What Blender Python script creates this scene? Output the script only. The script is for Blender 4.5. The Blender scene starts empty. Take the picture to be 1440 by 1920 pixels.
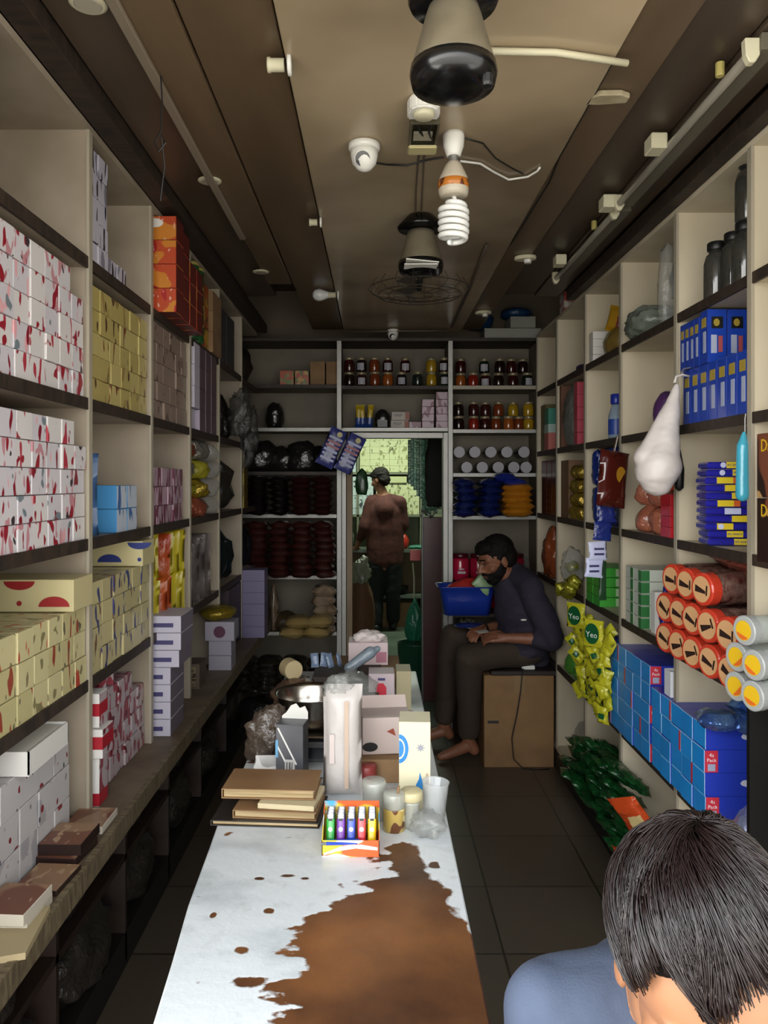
import bpy, bmesh, math, random
from mathutils import Vector, Matrix, Euler, noise
SACH = {}
R = random.Random(11)
SC = bpy.context.scene
COL = SC.collection
PI = math.pi
rad = math.radians
EYE = 1.55

# ------------------------------------------------------------------ camera, light, exposure
cd = bpy.data.cameras.new('camera'); cam = bpy.data.objects.new('camera', cd); COL.objects.link(cam)
cam.location = (0, 0, EYE); cam.rotation_euler = (PI/2, 0, 0)
cd.sensor_fit = 'AUTO'; cd.sensor_width = 36; cd.lens = 27.0
cd.shift_x = 15/1920; cd.shift_y = -57/1920; cd.clip_start = .02
SC.camera = cam
wd = bpy.data.worlds.new('daylight'); SC.world = wd; wd.use_nodes = True
wn = wd.node_tree.nodes; wl = wd.node_tree.links
bg = wn['Background']
tc = wn.new('ShaderNodeTexCoord'); sp = wn.new('ShaderNodeSeparateXYZ'); cr = wn.new('ShaderNodeValToRGB')
wl.new(tc.outputs['Generated'], sp.inputs[0]); wl.new(sp.outputs['Z'], cr.inputs[0]); mrx = wn.new('ShaderNodeMapRange'); mrx.inputs[1].default_value = -1; mrx.inputs[2].default_value = 1; mrx.inputs[3].default_value = 1.75; mrx.inputs[4].default_value = .55
wl.new(sp.outputs['X'], mrx.inputs[0]); vm = wn.new('ShaderNodeVectorMath'); vm.operation = 'SCALE'; wl.new(cr.outputs[0], vm.inputs[0]); wl.new(mrx.outputs[0], vm.inputs['Scale']); wl.new(vm.outputs[0], bg.inputs[0])
cr.color_ramp.elements[0].position = .0; cr.color_ramp.elements[0].color = (.80, .78, .74, 1)
cr.color_ramp.elements[1].position = .35; cr.color_ramp.elements[1].color = (.93, .97, 1.0, 1)
bg.inputs[1].default_value = 4.6
def area(name, loc, rot, sx, sy, power, color=(1, 1, 1), portal=False):
    l = bpy.data.lights.new(name, 'AREA'); l.shape = 'RECTANGLE'; l.size = sx; l.size_y = sy
    l.energy = power; l.color = color; l.cycles.is_portal = portal
    o = bpy.data.objects.new(name, l); COL.objects.link(o); o.location = loc; o.rotation_euler = rot
    return o
area('back_room_tube_light', (.15, 7.6, 2.36), (0, 0, 0), 1.1, .06, 26, (.86, 1.0, .80))
SC.view_settings.view_transform = 'Standard'; SC.view_settings.look = 'None'
SC.view_settings.exposure = 0.42; SC.view_settings.gamma = 1; SC.view_settings.use_curve_mapping = False

# ------------------------------------------------------------------ materials
def lin(h):
    if not isinstance(h, str): return (*h, 1) if len(h) == 3 else h
    v = [int(h[i:i+2], 16)/255 for i in (0, 2, 4)]
    return tuple((c/12.92 if c <= .04045 else ((c+.055)/1.055)**2.4) for c in v) + (1,)
_M = {}
def M(name, col='808080', rough=.6, metal=0, alpha=1, coat=0, emit=None, es=1, noisy=0, scale=8, col2=None, stretch=(1, 1, 1), bump=0, bscale=60, trans=0, spec=.5, thr=None):
    if name in _M: return _M[name]
    m = bpy.data.materials.new(name); m.use_nodes = True; _M[name] = m
    nt = m.node_tree; b = nt.nodes['Principled BSDF']
    b.inputs['Base Color'].default_value = lin(col); b.inputs['Roughness'].default_value = rough
    b.inputs['Metallic'].default_value = metal; b.inputs['Alpha'].default_value = alpha
    b.inputs['Coat Weight'].default_value = coat; b.inputs['Transmission Weight'].default_value = trans
    b.inputs['Specular IOR Level'].default_value = spec
    if emit: b.inputs['Emission Color'].default_value = lin(emit); b.inputs['Emission Strength'].default_value = es
    if col2 or noisy or bump:
        t = nt.nodes.new('ShaderNodeTexCoord'); oi = nt.nodes.new('ShaderNodeObjectInfo')
        mp = nt.nodes.new('ShaderNodeMapping'); mp.inputs['Scale'].default_value = stretch
        ad = nt.nodes.new('ShaderNodeVectorMath'); ad.operation = 'MULTIPLY_ADD'
        nt.links.new(oi.outputs['Random'], ad.inputs[0]); ad.inputs[1].default_value = (37, 91, 53)
        nt.links.new(t.outputs['Object'], mp.inputs[0]); nt.links.new(mp.outputs[0], ad.inputs[2])
        vec = ad.outputs[0]
    if col2:
        n = nt.nodes.new('ShaderNodeTexNoise'); n.inputs['Scale'].default_value = scale; n.inputs['Detail'].default_value = 3 if thr is None else 1
        nt.links.new(vec, n.inputs['Vector'])
        r = nt.nodes.new('ShaderNodeValToRGB'); e = r.color_ramp.elements
        lo, hi = (.35, .68) if thr is None else (thr, thr+.03)
        e[0].position = lo; e[0].color = lin(col); e[1].position = hi; e[1].color = lin(col2)
        nt.links.new(n.outputs['Fac'], r.inputs[0]); nt.links.new(r.outputs[0], b.inputs['Base Color'])
    if bump:
        n2 = nt.nodes.new('ShaderNodeTexNoise'); n2.inputs['Scale'].default_value = bscale; n2.inputs['Detail'].default_value = 4
        nt.links.new(vec, n2.inputs['Vector'])
        bp = nt.nodes.new('ShaderNodeBump'); bp.inputs['Strength'].default_value = bump; bp.inputs['Distance'].default_value = .01
        nt.links.new(n2.outputs['Fac'], bp.inputs['Height']); nt.links.new(bp.outputs[0], b.inputs['Normal'])
    return m
def printed(name, base, inks, rough=.35, border=None):
    """carton print: inks = [(colour, scale, stretch, threshold)], blobs of ink on a base colour"""
    if name in _M: return _M[name]
    m = bpy.data.materials.new(name); m.use_nodes = True; _M[name] = m
    nt = m.node_tree; b = nt.nodes['Principled BSDF']; b.inputs['Roughness'].default_value = rough
    t = nt.nodes.new('ShaderNodeTexCoord'); oi = nt.nodes.new('ShaderNodeObjectInfo')
    prev = None
    for i, (c, s, st, th) in enumerate(inks):
        mp = nt.nodes.new('ShaderNodeMapping'); mp.inputs['Scale'].default_value = st
        ad = nt.nodes.new('ShaderNodeVectorMath'); ad.operation = 'MULTIPLY_ADD'
        nt.links.new(oi.outputs['Random'], ad.inputs[0]); ad.inputs[1].default_value = (37+i*7, 91, 53-i*11)
        nt.links.new(t.outputs['Object'], mp.inputs[0]); nt.links.new(mp.outputs[0], ad.inputs[2])
        n = nt.nodes.new('ShaderNodeTexNoise'); n.inputs['Scale'].default_value = s; n.inputs['Detail'].default_value = .6
        nt.links.new(ad.outputs[0], n.inputs['Vector'])
        mr = nt.nodes.new('ShaderNodeMapRange'); mr.inputs[1].default_value = th; mr.inputs[2].default_value = th+.025
        nt.links.new(n.outputs['Fac'], mr.inputs[0])
        mx = nt.nodes.new('ShaderNodeMix'); mx.data_type = 'RGBA'
        nt.links.new(mr.outputs[0], mx.inputs[0]); mx.inputs[7].default_value = lin(c)
        if prev is None: mx.inputs[6].default_value = lin(base)
        else: nt.links.new(prev, mx.inputs[6])
        prev = mx.outputs[2]
    nt.links.new(prev, b.inputs['Base Color'])
    return m
beige = M('shelf_laminate_beige', '9a8d7c', .55, col2='857866', scale=5)
beige_r = M('shelf_laminate_cream', 'c8bda5', .5, col2='ab9f87', scale=3.5, stretch=(1, 1, .3))
beige_b = M('back_laminate_shaded', '6f6656', .6, col2='5d5548', scale=4)  # darker laminate copy: daylight falloff towards the back painted into the colour
edgedark = M('shelf_edge_dark', '211914', .6, col2='382b21', scale=14, stretch=(1, 3, 1))
edgelight = M('upright_edge_strip', '9a917f', .45)
alum = M('aluminium_trim', '8a8985', .45, .75, bump=.15, bscale=40)
black = M('black_plastic', '0e0e0e', .45)
blackgloss = M('black_gloss', '0a0a0b', .2)
white = M('white_plastic', 'd8d6cf', .35)
offwhite = M('aged_white_plastic', 'c2bca0', .45)
whitebox = M('white_carton', 'cfccc6', .55)
brownbox = M('brown_cardboard', '8a6c4b', .8, col2='7a5d3e', scale=10)
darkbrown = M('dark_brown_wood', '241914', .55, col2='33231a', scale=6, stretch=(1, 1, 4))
glass = M('clear_plastic_glossy', 'dfe6e6', .08, alpha=.28, spec=.8, bump=.6, bscale=25)
clearbag = M('crumpled_clear_plastic', '9a9c98', .09, alpha=.33, spec=1, bump=1, bscale=30)
greybag = M('dusty_grey_plastic', '55524c', .28, alpha=.85, spec=.8, bump=.8, bscale=30)
darkbag = M('dark_plastic_film', '1b1a1a', .22, spec=.9, bump=.8, bscale=35)
skin = M('skin', '8a5a42', .5, col2='7c4e38', scale=20)
hairm = M('dark_hair', '120d0b', .65, spec=.2, bump=.5, bscale=200)

# ------------------------------------------------------------------ mesh builder
class MB:
    def __init__(s): s.v = []; s.f = []; s.m = []
    def add(s, vs, fs, mi=0):
        o = len(s.v); s.v += [tuple(v) for v in vs]
        s.f += [tuple(i+o for i in f) for f in fs]
        s.m += (mi if isinstance(mi, list) else [mi]*len(fs)); return s
    def box(s, x0, x1, y0, y1, z0, z1, mi=0, M4=None):
        # face order: -x +x -y +y -z +z
        vs = [Vector((x, y, z)) for x in (x0, x1) for y in (y0, y1) for z in (z0, z1)]
        if M4: vs = [M4 @ v for v in vs]
        fs = [(0, 1, 3, 2), (4, 6, 7, 5), (0, 4, 5, 1), (2, 3, 7, 6), (0, 2, 6, 4), (1, 5, 7, 3)]
        return s.add(vs, fs, mi)
    def lathe(s, prof, seg=20, c=(0, 0, 0), mi=0, M4=None, cap=True):
        vs = []; fs = []; ms = []
        for r, z in prof:
            for k in range(seg):
                a = 2*PI*k/seg; v = Vector((r*math.cos(a), r*math.sin(a), z))
                v = (M4 @ v) if M4 else v+Vector(c); vs.append(v)
        for i in range(len(prof)-1):
            for k in range(seg):
                k2 = (k+1) % seg
                fs.append((i*seg+k, i*seg+k2, (i+1)*seg+k2, (i+1)*seg+k)); ms.append(mi[i] if isinstance(mi, list) else mi)
        if cap:
            fs.append(tuple(range(seg))[::-1]); ms.append(mi[0] if isinstance(mi, list) else mi)
            fs.append(tuple((len(prof)-1)*seg+k for k in range(seg))); ms.append(mi[-1] if isinstance(mi, list) else mi)
        return s.add(vs, fs, ms)
    def tube(s, pts, r, seg=8, mi=0, closed=False):
        pts = [Vector(p) for p in pts]; n = len(pts); vs = []; fs = []
        rr = r if isinstance(r, (list, tuple)) else [r]*n
        up = None
        for i, p in enumerate(pts):
            t = (pts[(i+1) % n] if (closed or i < n-1) else p) - (pts[i-1] if (closed or i > 0) else p)
            t.normalize()
            if up is None: up = t.orthogonal().normalized()
            up = (up - t*up.dot(t));
            if up.length < 1e-6: up = t.orthogonal()
            up.normalize(); b = t.cross(up)
            for k in range(seg):
                a = 2*PI*k/seg; vs.append(p+(up*math.cos(a)+b*math.sin(a))*rr[i])
        for i in range(n if closed else n-1):
            j = (i+1) % n
            for k in range(seg):
                k2 = (k+1) % seg; fs.append((i*seg+k, i*seg+k2, j*seg+k2, j*seg+k))
        if not closed: fs += [tuple(range(seg))[::-1], tuple((n-1)*seg+k for k in range(seg))]
        return s.add(vs, fs, mi)
    def prism(s, poly, z0, z1, mi=0, M4=None):
        n = len(poly); vs = [Vector((x, y, z)) for z in (z0, z1) for x, y in poly]
        if M4: vs = [M4 @ v for v in vs]
        fs = [tuple(range(n))[::-1], tuple(range(n, 2*n))] + [(i, (i+1) % n, n+(i+1) % n, n+i) for i in range(n)]
        return s.add(vs, fs, mi)
    def mesh(s, name, mats, smooth=False, bevel=0, seg=1):
        me = bpy.data.meshes.new(name); me.from_pydata(s.v, [], s.f)
        for m in (mats if isinstance(mats, (list, tuple)) else [mats]): me.materials.append(m)
        for p, mi in zip(me.polygons, s.m): p.material_index = mi; p.use_smooth = smooth
        if bevel:
            bm = bmesh.new(); bm.from_mesh(me)
            bmesh.ops.bevel(bm, geom=bm.edges[:], offset=bevel, segments=seg, affect='EDGES', clamp_overlap=True)
            bm.to_mesh(me); bm.free()
        me.validate(); return me
def put(name, me, loc=(0, 0, 0), rot=(0, 0, 0), parent=None, label=None, cat=None, group=None, kind=None, scale=None):
    o = bpy.data.objects.new(name, me); COL.objects.link(o); o.location = loc; o.rotation_euler = rot
    if parent: o.parent = parent
    if scale: o.scale = scale
    if label: o['label'] = label
    if cat: o['category'] = cat
    if group: o['group'] = group
    if kind: o['kind'] = kind
    return o
def thing(name, label, cat, loc=(0, 0, 0), rot=(0, 0, 0), group=None):
    return put(name, None, loc, rot, None, label, cat, group)
def clone(root, loc=None, rot=None, label=None, group=None):
    r = root.copy(); COL.objects.link(r)
    if loc is not None: r.location = loc
    if rot is not None: r.rotation_euler = rot
    if label: r['label'] = label
    if group: r['group'] = group
    for ch in list(root.children):
        c = ch.copy(); COL.objects.link(c); c.parent = r
        for g in list(ch.children):
            d = g.copy(); COL.objects.link(d); d.parent = c
    return r
def struct(name, mb, mats, **k): return put(name, mb.mesh(name, mats, **k), kind='structure')
def P(px, py, d): return Vector(((px-705)*d/1440, d, EYE-(py-903)*d/1440))
_BX = {}
def boxmesh(sx, sy, sz, mats, faces=None, bevel=.0012):
    """box centred in x,y with its base at z=0; faces = material index of (-x,+x,-y,+y,-z,+z)"""
    mats = mats if isinstance(mats, (list, tuple)) else [mats]
    key = (round(sx, 4), round(sy, 4), round(sz, 4), tuple(m.name for m in mats), tuple(faces or ()))
    if key not in _BX:
        _BX[key] = MB().box(-sx/2, sx/2, -sy/2, sy/2, 0, sz, list(faces) if faces else 0).mesh('carton', mats, bevel=bevel)
    return _BX[key]
def pouchmesh(w, h, t, mats, crimp=.012, seed=0, band=None, wr=.15, nx=9, nz=13):
    """filled packet standing in the xz plane, base at z=0; crimped flat ends"""
    rr = random.Random(seed); vs = []; fs = []; ms = []
    for side in (-1, 1):
        for j in range(nz+1):
            v = j/nz
            for i in range(nx+1):
                u = i/nx
                e = (1-abs(2*u-1)**3)**.6*max(0, 1-abs(2*v-1)**5)**.6
                if v*h < crimp or (1-v)*h < crimp: e *= .06
                k = noise.noise(Vector((u*5+seed*3.1, v*6, side*2+seed)))*wr + noise.noise(Vector((u*14, v*3+seed, 9)))*wr*.4
                y = side*t/2*e*(1+k*2)
                pinch = 1-.09*(1-abs(2*v-1)**2)*.6
                vs.append((((u-.5)*w)*pinch+k*.01*w, y, v*h+k*.02*h*(1 if 0 < j < nz else 0)))
    n1 = (nx+1)*(nz+1)
    for s_ in (0, 1):
        for j in range(nz):
            for i in range(nx):
                a = s_*n1+j*(nx+1)+i; q = (a, a+1, a+nx+2, a+nx+1)
                fs.append(q if s_ == 0 else q[::-1])
                mi = 0
                if band:
                    for (b0, b1, u0, u1, bm_) in band:
                        if b0 <= (j+.5)/nz <= b1 and u0 <= (i+.5)/nx <= u1: mi = bm_
                ms.append(mi)
    for j in range(nz):
        for i in (0, nx):
            a = j*(nx+1)+i; q = (a, a+nx+1, n1+a+nx+1, n1+a); fs.append(q if i == 0 else q[::-1]); ms.append(0)
    me = MB().add(vs, fs, ms).mesh('packet', mats, smooth=True)
    return me
def bagmesh(sx, sy, sz, mat, seed=0, amp=.22, sub=4, freq=3.0, tie=0, flat=.15):
    """crumpled plastic bag, base at z=0; tie>0 draws the top in to a neck"""
    bm = bmesh.new(); bmesh.ops.create_icosphere(bm, subdivisions=sub, radius=1)
    off = Vector((seed*3.7, seed*1.3, seed*7.1))
    for v in bm.verts:
        p = v.co.copy(); n = 0
        n += noise.noise(p*freq*.5+off)*amp*1.2
        n += abs(noise.noise(p*freq+off))*amp*1.3
        n += abs(noise.noise(p*freq*2.6+off*2))*amp*.6
        p *= (1+n-amp*.6)
        if tie and p.z > 0: f = 1-tie*min(1, p.z)**1.2; p.x *= f; p.y *= f
        if p.z < -.75: p.z = -.75-(p.z+.75)*flat
        v.co = p
    zs = [v.co.z for v in bm.verts]; xs = [abs(v.co.x) for v in bm.verts]; ys = [abs(v.co.y) for v in bm.verts]
    z0, z1 = min(zs), max(zs); mx, my = max(xs), max(ys)
    for v in bm.verts: v.co = Vector((v.co.x/mx*sx/2, v.co.y/my*sy/2, (v.co.z-z0)/(z1-z0)*sz))
    me = bpy.data.meshes.new('bag'); bm.to_mesh(me); bm.free()
    for m in (mat if isinstance(mat, (list, tuple)) else [mat]): me.materials.append(m)
    for p in me.polygons: p.use_smooth = True
    return me
_TX = {}
def textmesh(s, size, mat, ext=.0003, align='CENTER'):
    key = (s, size, mat.name)
    if key in _TX: return _TX[key]
    c = bpy.data.curves.new('lettering', 'FONT'); c.body = s; c.size = size; c.extrude = ext; c.align_x = align; c.align_y = 'CENTER'; c.resolution_u = 2
    o = bpy.data.objects.new('tmp', c); COL.objects.link(o)
    me = bpy.data.meshes.new_from_object(o.evaluated_get(bpy.context.evaluated_depsgraph_get()))
    bpy.data.objects.remove(o); me.materials.clear(); me.materials.append(mat); _TX[key] = me
    return me
def disc(rx, ry, mat, n=24, t=.0006, a0=0, a1=360):
    """flat oval decal facing +z"""
    pts = [(rx*math.cos(rad(a0+(a1-a0)*k/n)), ry*math.sin(rad(a0+(a1-a0)*k/n))) for k in range(n + (0 if a1-a0 >= 360 else 1))]
    return MB().prism(pts, 0, t).mesh('decal', mat)
FRONT = (PI/2, 0, 0)            # decal facing -y
AISLE_L = (PI/2, 0, PI/2)       # decal facing +x (left unit, towards the aisle)
AISLE_R = (PI/2, 0, -PI/2)      # decal facing -x (right unit)
def _ico():
    b = bmesh.new(); bmesh.ops.create_icosphere(b, subdivisions=3, radius=1); v = [x.co.copy() for x in b.verts]; b.free(); return v
ICO = _ico()
def hullpts(bm, a, ra, b, rb):
    vs = [bm.verts.new(Vector(c)+p*r) for c, r in ((a, ra), (b, rb)) for p in ICO]
    res = bmesh.ops.convex_hull(bm, input=vs)
    junk = {g for g in res['geom_interior']+res['geom_unused'] if isinstance(g, bmesh.types.BMVert) and g.is_valid}
    if junk: bmesh.ops.delete(bm, geom=list(junk), context='VERTS')
def organic(name, prims, mat, voxel=.006, smooth=4, parent=None, M4=None, fold=0, ffreq=14, **k):
    """one continuous surface grown from tapered limbs ('c') and ellipsoids ('e')"""
    me0 = bpy.data.meshes.new('tmp'); tot = bmesh.new()
    for p in prims:
        bm = bmesh.new()
        if p[0] == 'c': hullpts(bm, p[1], p[2], p[3], p[4])
        else:
            bmesh.ops.create_icosphere(bm, subdivisions=4, radius=1)
            rot = Euler(p[3]).to_matrix().to_4x4() if len(p) > 3 else Matrix()
            bmesh.ops.transform(bm, matrix=Matrix.Translation(Vector(p[1])) @ rot @ Matrix.Diagonal((*p[2], 1)), verts=bm.verts)
        t = bpy.data.meshes.new('t'); bm.to_mesh(t); bm.free(); tot.from_mesh(t); bpy.data.meshes.remove(t)
    if M4: bmesh.ops.transform(tot, matrix=M4, verts=tot.verts)
    tot.to_mesh(me0); tot.free()
    o = bpy.data.objects.new('tmp', me0); COL.objects.link(o)
    md = o.modifiers.new('r', 'REMESH'); md.mode = 'VOXEL'; md.voxel_size = voxel; md.use_smooth_shade = True
    if smooth: sm = o.modifiers.new('s', 'SMOOTH'); sm.factor = .5; sm.iterations = smooth
    me = bpy.data.meshes.new_from_object(o.evaluated_get(bpy.context.evaluated_depsgraph_get()))
    bpy.data.objects.remove(o)
    me.materials.clear()
    me.materials.append(mat)
    if fold:
        nn = [v.normal.copy() for v in me.vertices]
        for v, n in zip(me.vertices, nn):
            q = Vector((v.co.x*ffreq*.6, v.co.y*ffreq*.6, v.co.z*ffreq))
            v.co += n*fold*(noise.noise(q)+.5*abs(noise.noise(q*2.3)))
    for p in me.polygons: p.use_smooth = True
    return put(name, me, parent=parent, **k)

# ------------------------------------------------------------------ room shell
XL, XR, YB = .72, .975, 4.70        # front planes of the left, right and back shelving
floor_m = M('floor_tiles', '4a4238', .35, col2='5a5246', scale=2.2, bump=.05, bscale=12)
nt = floor_m.node_tree; b = nt.nodes['Principled BSDF']
br = nt.nodes.new('ShaderNodeTexBrick'); br.offset = 0; br.inputs['Scale'].default_value = 1; br.inputs['Brick Width'].default_value = .42; br.inputs['Row Height'].default_value = .42
br.inputs['Mortar Size'].default_value = .004; br.inputs['Color1'].default_value = lin('5b5145'); br.inputs['Color2'].default_value = lin('544a3e'); br.inputs['Mortar'].default_value = lin('2c261f')
tcn = nt.nodes.new('ShaderNodeTexCoord'); nt.links.new(tcn.outputs['Object'], br.inputs[0]); nt.links.new(br.outputs[0], b.inputs['Base Color'])
struct('floor', MB().box(-1.3, 1.5, -.45, 4.9, -.05, 0), floor_m)
bfloor = M('back_room_floor_paint', '5d685c', .4, col2='4a554a', scale=3)
struct('floor', MB().box(-1.3, 1.5, 4.9, 9.0, -.05, 0), bfloor)
street = M('street_ground', 'c2bbae', .9)
struct('floor', MB().box(-9, 9, -12, -.45, -.25, -.1), street)
wallp = M('wall_paint', '6e6253', .8)
struct('wall_left', MB().box(-1.14, -1.08, .95, 5.1, 0, 2.8), wallp)
struct('wall_right', MB().box(1.31, 1.37, .95, 5.1, 0, 2.8), wallp)
struct('wall_back', MB().box(-1.14, -.215, 5.04, 5.1, 0, 2.8).box(.455, 1.37, 5.04, 5.1, 0, 2.8).box(-.215, .455, 5.04, 5.1, 1.88, 2.8), wallp)
brw = M('back_room_wall', '8b907c', .8)
struct('wall_left', MB().box(-.95, -.9, 5.1, 9.0, 0, 2.5), brw)
struct('wall_right', MB().box(.95, 1.0, 5.1, 9.0, 0, 2.5), brw)
struct('wall_back', MB().box(-.95, 1.0, 8.95, 9.0, 0, 2.5), brw)
struct('ceiling', MB().box(-.95, 1.0, 5.1, 9.0, 2.5, 2.55), brw)
ceil_c = M('ceiling_panel_laminate', 'ac9a7e', .22, col2='7f6f58', scale=1.7, spec=.5)
ceil_b = M('ceiling_panel_brown', '66543f', .35, col2='554533', scale=3, stretch=(3, .5, 1))
ceil_d = M('ceiling_panel_dark', '40352a', .4, col2='4d4034', scale=3, stretch=(3, .5, 1))
struct('ceiling', MB().box(-1.14, 1.37, .95, 5.1, 2.8, 2.86), ceil_d)
struct('trim_sky_blocker', MB().box(-2.2, 2.4, -.3, .95, 2.72, 2.78), ceil_d)  # unseen slab added to keep overhead sky light off the near table
def ceilstrip(name, x0, x1, z, mat, y1=4.72, t=.03): return struct(name, MB().box(x0, x1, .95, y1, z, z+t), mat, bevel=.002)
ceilstrip('trim_ceiling_centre', -.197, .52, 2.47, ceil_c, 4.69)
ceilstrip('trim_ceiling_strip', -.392, -.203, 2.485, ceil_b)
ceilstrip('trim_ceiling_strip', -.505, -.396, 2.475, ceil_b, 3.6)
ceilstrip('trim_ceiling_strip', -.655, -.508, 2.49, ceil_d, 3.9)
ceilstrip('trim_ceiling_strip', -.72, -.66, 2.45, edgedark, 4.66, .05)
ceilstrip('trim_ceiling_strip', .526, .642, 2.485, ceil_b)
ceilstrip('trim_ceiling_strip', .648, .80, 2.50, ceil_d, 3.9)
ceilstrip('trim_ceiling_strip', .804, .925, 2.49, ceil_d, 3.9)
ceilstrip('trim_ceiling_strip', .93, .972, 2.435, edgedark, 3.75, .05)
# lintel and jambs of the shop front
struct('wall_front', MB().box(-2.6, -1.14, .95, 1.05, -.1, 2.86).box(1.37, 2.8, .95, 1.05, -.1, 2.86).box(-1.14, 1.37, .95, .99, 2.52, 2.86), wallp)

# ------------------------------------------------------------------ side shelving
def side_unit(side, XF, XB, ups, levels, ztop, mat, lab, y0, y1, zlow):
    s = side
    def bx(mb, xa, xb, *r, mi=0): x0, x1 = sorted((s*xa, s*xb)); return mb.box(x0, x1, *r, mi)
    root = thing('wall_shelving', lab, 'shelving', (0, 0, 0))
    mb = MB(); bx(mb, XB, XB+.02, y0, y1, .02, ztop); put('back_panel', mb.mesh('back_panel', mat), parent=root)
    for u in ups:
        mb = MB(); bx(mb, XF+.002, XB-.001, u, u+.018, zlow, ztop)
        f = put('upright', mb.mesh('upright', mat), parent=root)
        mb = MB(); bx(mb, XF-.004, XF+.004, u-.002, u+.020, zlow, ztop); put('edge_strip', mb.mesh('edge_strip', edgelight), parent=f)
    for z in levels:
        mb = MB(); bx(mb, XF+.003, XB-.001, y0, y1, z-.024, z); sh = put('shelf', mb.mesh('shelf', mat), parent=root)
        mb = MB(); bx(mb, XF-.002, XF+.006, y0, y1, z-.027, z+.002); put('edge_strip', mb.mesh('edge_strip', edgedark), parent=sh)
    mb = MB(); bx(mb, XF, XB, y0, y1, ztop, ztop+.018); put('top_panel', mb.mesh('top_panel', mat), parent=root)
    return root
UL = [1.0, 1.40, 1.92, 2.45, 2.96, 3.51, 4.10]
ZL = [2.11, 1.757, 1.405, 1.053]
lu = side_unit(-1, XL, 1.05, UL, ZL, 2.43, beige, 'tall beige shelving unit with dark shelf edges along the left wall', 1.0, 4.64, .70)
ledge = MB().box(-1.05, -.635, 1.0, 4.64, .69, .715)
put('ledge', ledge.mesh('ledge', M('dusty_ledge', '6d5f4e', .6, col2='58493a', scale=9)), parent=lu)
put('edge_strip', MB().box(-.64, -.625, 1.0, 4.64, .668, .717).mesh('e', M('worn_edge', '75684f', .6, col2='4a3d2e', scale=20, stretch=(1, 5, 1))), parent=lu)
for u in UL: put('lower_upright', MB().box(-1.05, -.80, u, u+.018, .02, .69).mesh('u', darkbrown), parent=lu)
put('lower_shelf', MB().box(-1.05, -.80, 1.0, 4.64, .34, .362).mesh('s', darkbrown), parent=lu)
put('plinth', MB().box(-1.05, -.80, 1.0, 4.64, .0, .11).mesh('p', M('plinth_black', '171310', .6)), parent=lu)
UR = [1.46, 1.99, 2.485, 3.05, 3.57, 4.13, 4.64]
ZR = [2.09, 1.728, 1.36, 1.005, .565]
ru = side_unit(1, XR, 1.28, UR, ZR, 2.42, beige_r, 'tall cream shelving unit with dark shelf edges along the right wall', 1.46, 4.66, .12)
put('bottom_shelf', MB().box(.975, 1.28, 1.46, 4.66, .10, .13).mesh('s', beige_r), parent=ru)
put('plinth', MB().box(.972, 1.28, 1.46, 4.66, .0, .10).mesh('p', M('plinth_black')), parent=ru)
put('bay_shade_sheet', MB().box(.958, 1.279, 1.970, 1.985, .57, .975).mesh('d', black), parent=ru)  # black sheet painting in the shade of the near bay, no real board
# near right pier with a patterned face that closes the shelving towards the street
put('end_panel', MB().box(.93, 1.28, 1.30, 1.455, 0, 2.42).mesh('p', M('end_panel_wood', '7c6f58', .6)), parent=ru)

# ------------------------------------------------------------------ back shelving with the doorway
def zb(py): return EYE-(py-903)*YB/1440
def xb(px): return (px-705)*YB/1440
bu = thing('back_shelving', 'beige shelving wall with aluminium trims around the back doorway', 'shelving')
YD = 4.98
def bpart(name, x0, x1, y0, y1, z0, z1, m): return put(name, MB().box(x0, x1, y0, y1, z0, z1).mesh(name, m, bevel=.001), parent=bu)
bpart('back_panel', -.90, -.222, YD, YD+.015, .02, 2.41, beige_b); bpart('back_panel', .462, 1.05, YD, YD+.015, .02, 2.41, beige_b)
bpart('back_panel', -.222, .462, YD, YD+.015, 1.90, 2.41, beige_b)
for x, zz in ((-.905, .02), (-.225, 0), (.455, 0), (1.0, .02)):
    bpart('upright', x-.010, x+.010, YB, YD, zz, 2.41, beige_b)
    bpart('upright_trim', x-.014, x+.014, YB-.012, YB, zz, 2.41, edgedark if x < -.5 or x > .9 else alum)
bpart('top_panel', -.90, 1.04, YB, YD, 2.41, 2.43, edgedark)
LV = [722, 803, 885, 965, 1080, 1185, 1290]
for i, y in enumerate(LV):
    z = zb(y); dk = i in (0, 2)
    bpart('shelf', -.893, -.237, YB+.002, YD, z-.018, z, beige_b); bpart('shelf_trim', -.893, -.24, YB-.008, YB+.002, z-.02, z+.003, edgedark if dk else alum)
LVR = [724, 806, 888, 968]
for i, y in enumerate(LVR):
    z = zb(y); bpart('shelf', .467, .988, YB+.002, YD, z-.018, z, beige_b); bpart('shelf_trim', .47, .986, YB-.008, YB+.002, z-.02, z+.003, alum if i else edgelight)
bpart('shelf', .467, .988, 4.56, YD, .745, .765, darkbrown)
for y, m in ((724, edgedark), (803, alum)):
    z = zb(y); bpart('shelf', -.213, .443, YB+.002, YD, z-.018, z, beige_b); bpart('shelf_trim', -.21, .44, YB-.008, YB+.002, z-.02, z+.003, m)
door = thing('door_frame', 'worn aluminium frame of the open doorway to the back room', 'door frame', (0, YB, 0)); door['kind'] = 'structure'
woodw = M('worn_door_post_wood', '8a7860', .7, col2='6d5a43', scale=9, stretch=(1, 1, .2))
put('jamb', MB().box(-.209, -.182, -.01, .06, 0, 1.85).mesh('j', alum, bevel=.002), parent=door)
put('jamb', MB().box(-.180, -.145, .0, .09, 0, 1.85).mesh('j', woodw, bevel=.002), parent=door)
put('jamb', MB().box(.410, .440, -.01, .08, 0, 1.85).mesh('j', alum, bevel=.002), parent=door)
put('head', MB().box(-.145, .410, -.008, .07, 1.815, 1.85).mesh('j', alum, bevel=.002), parent=door)

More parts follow.
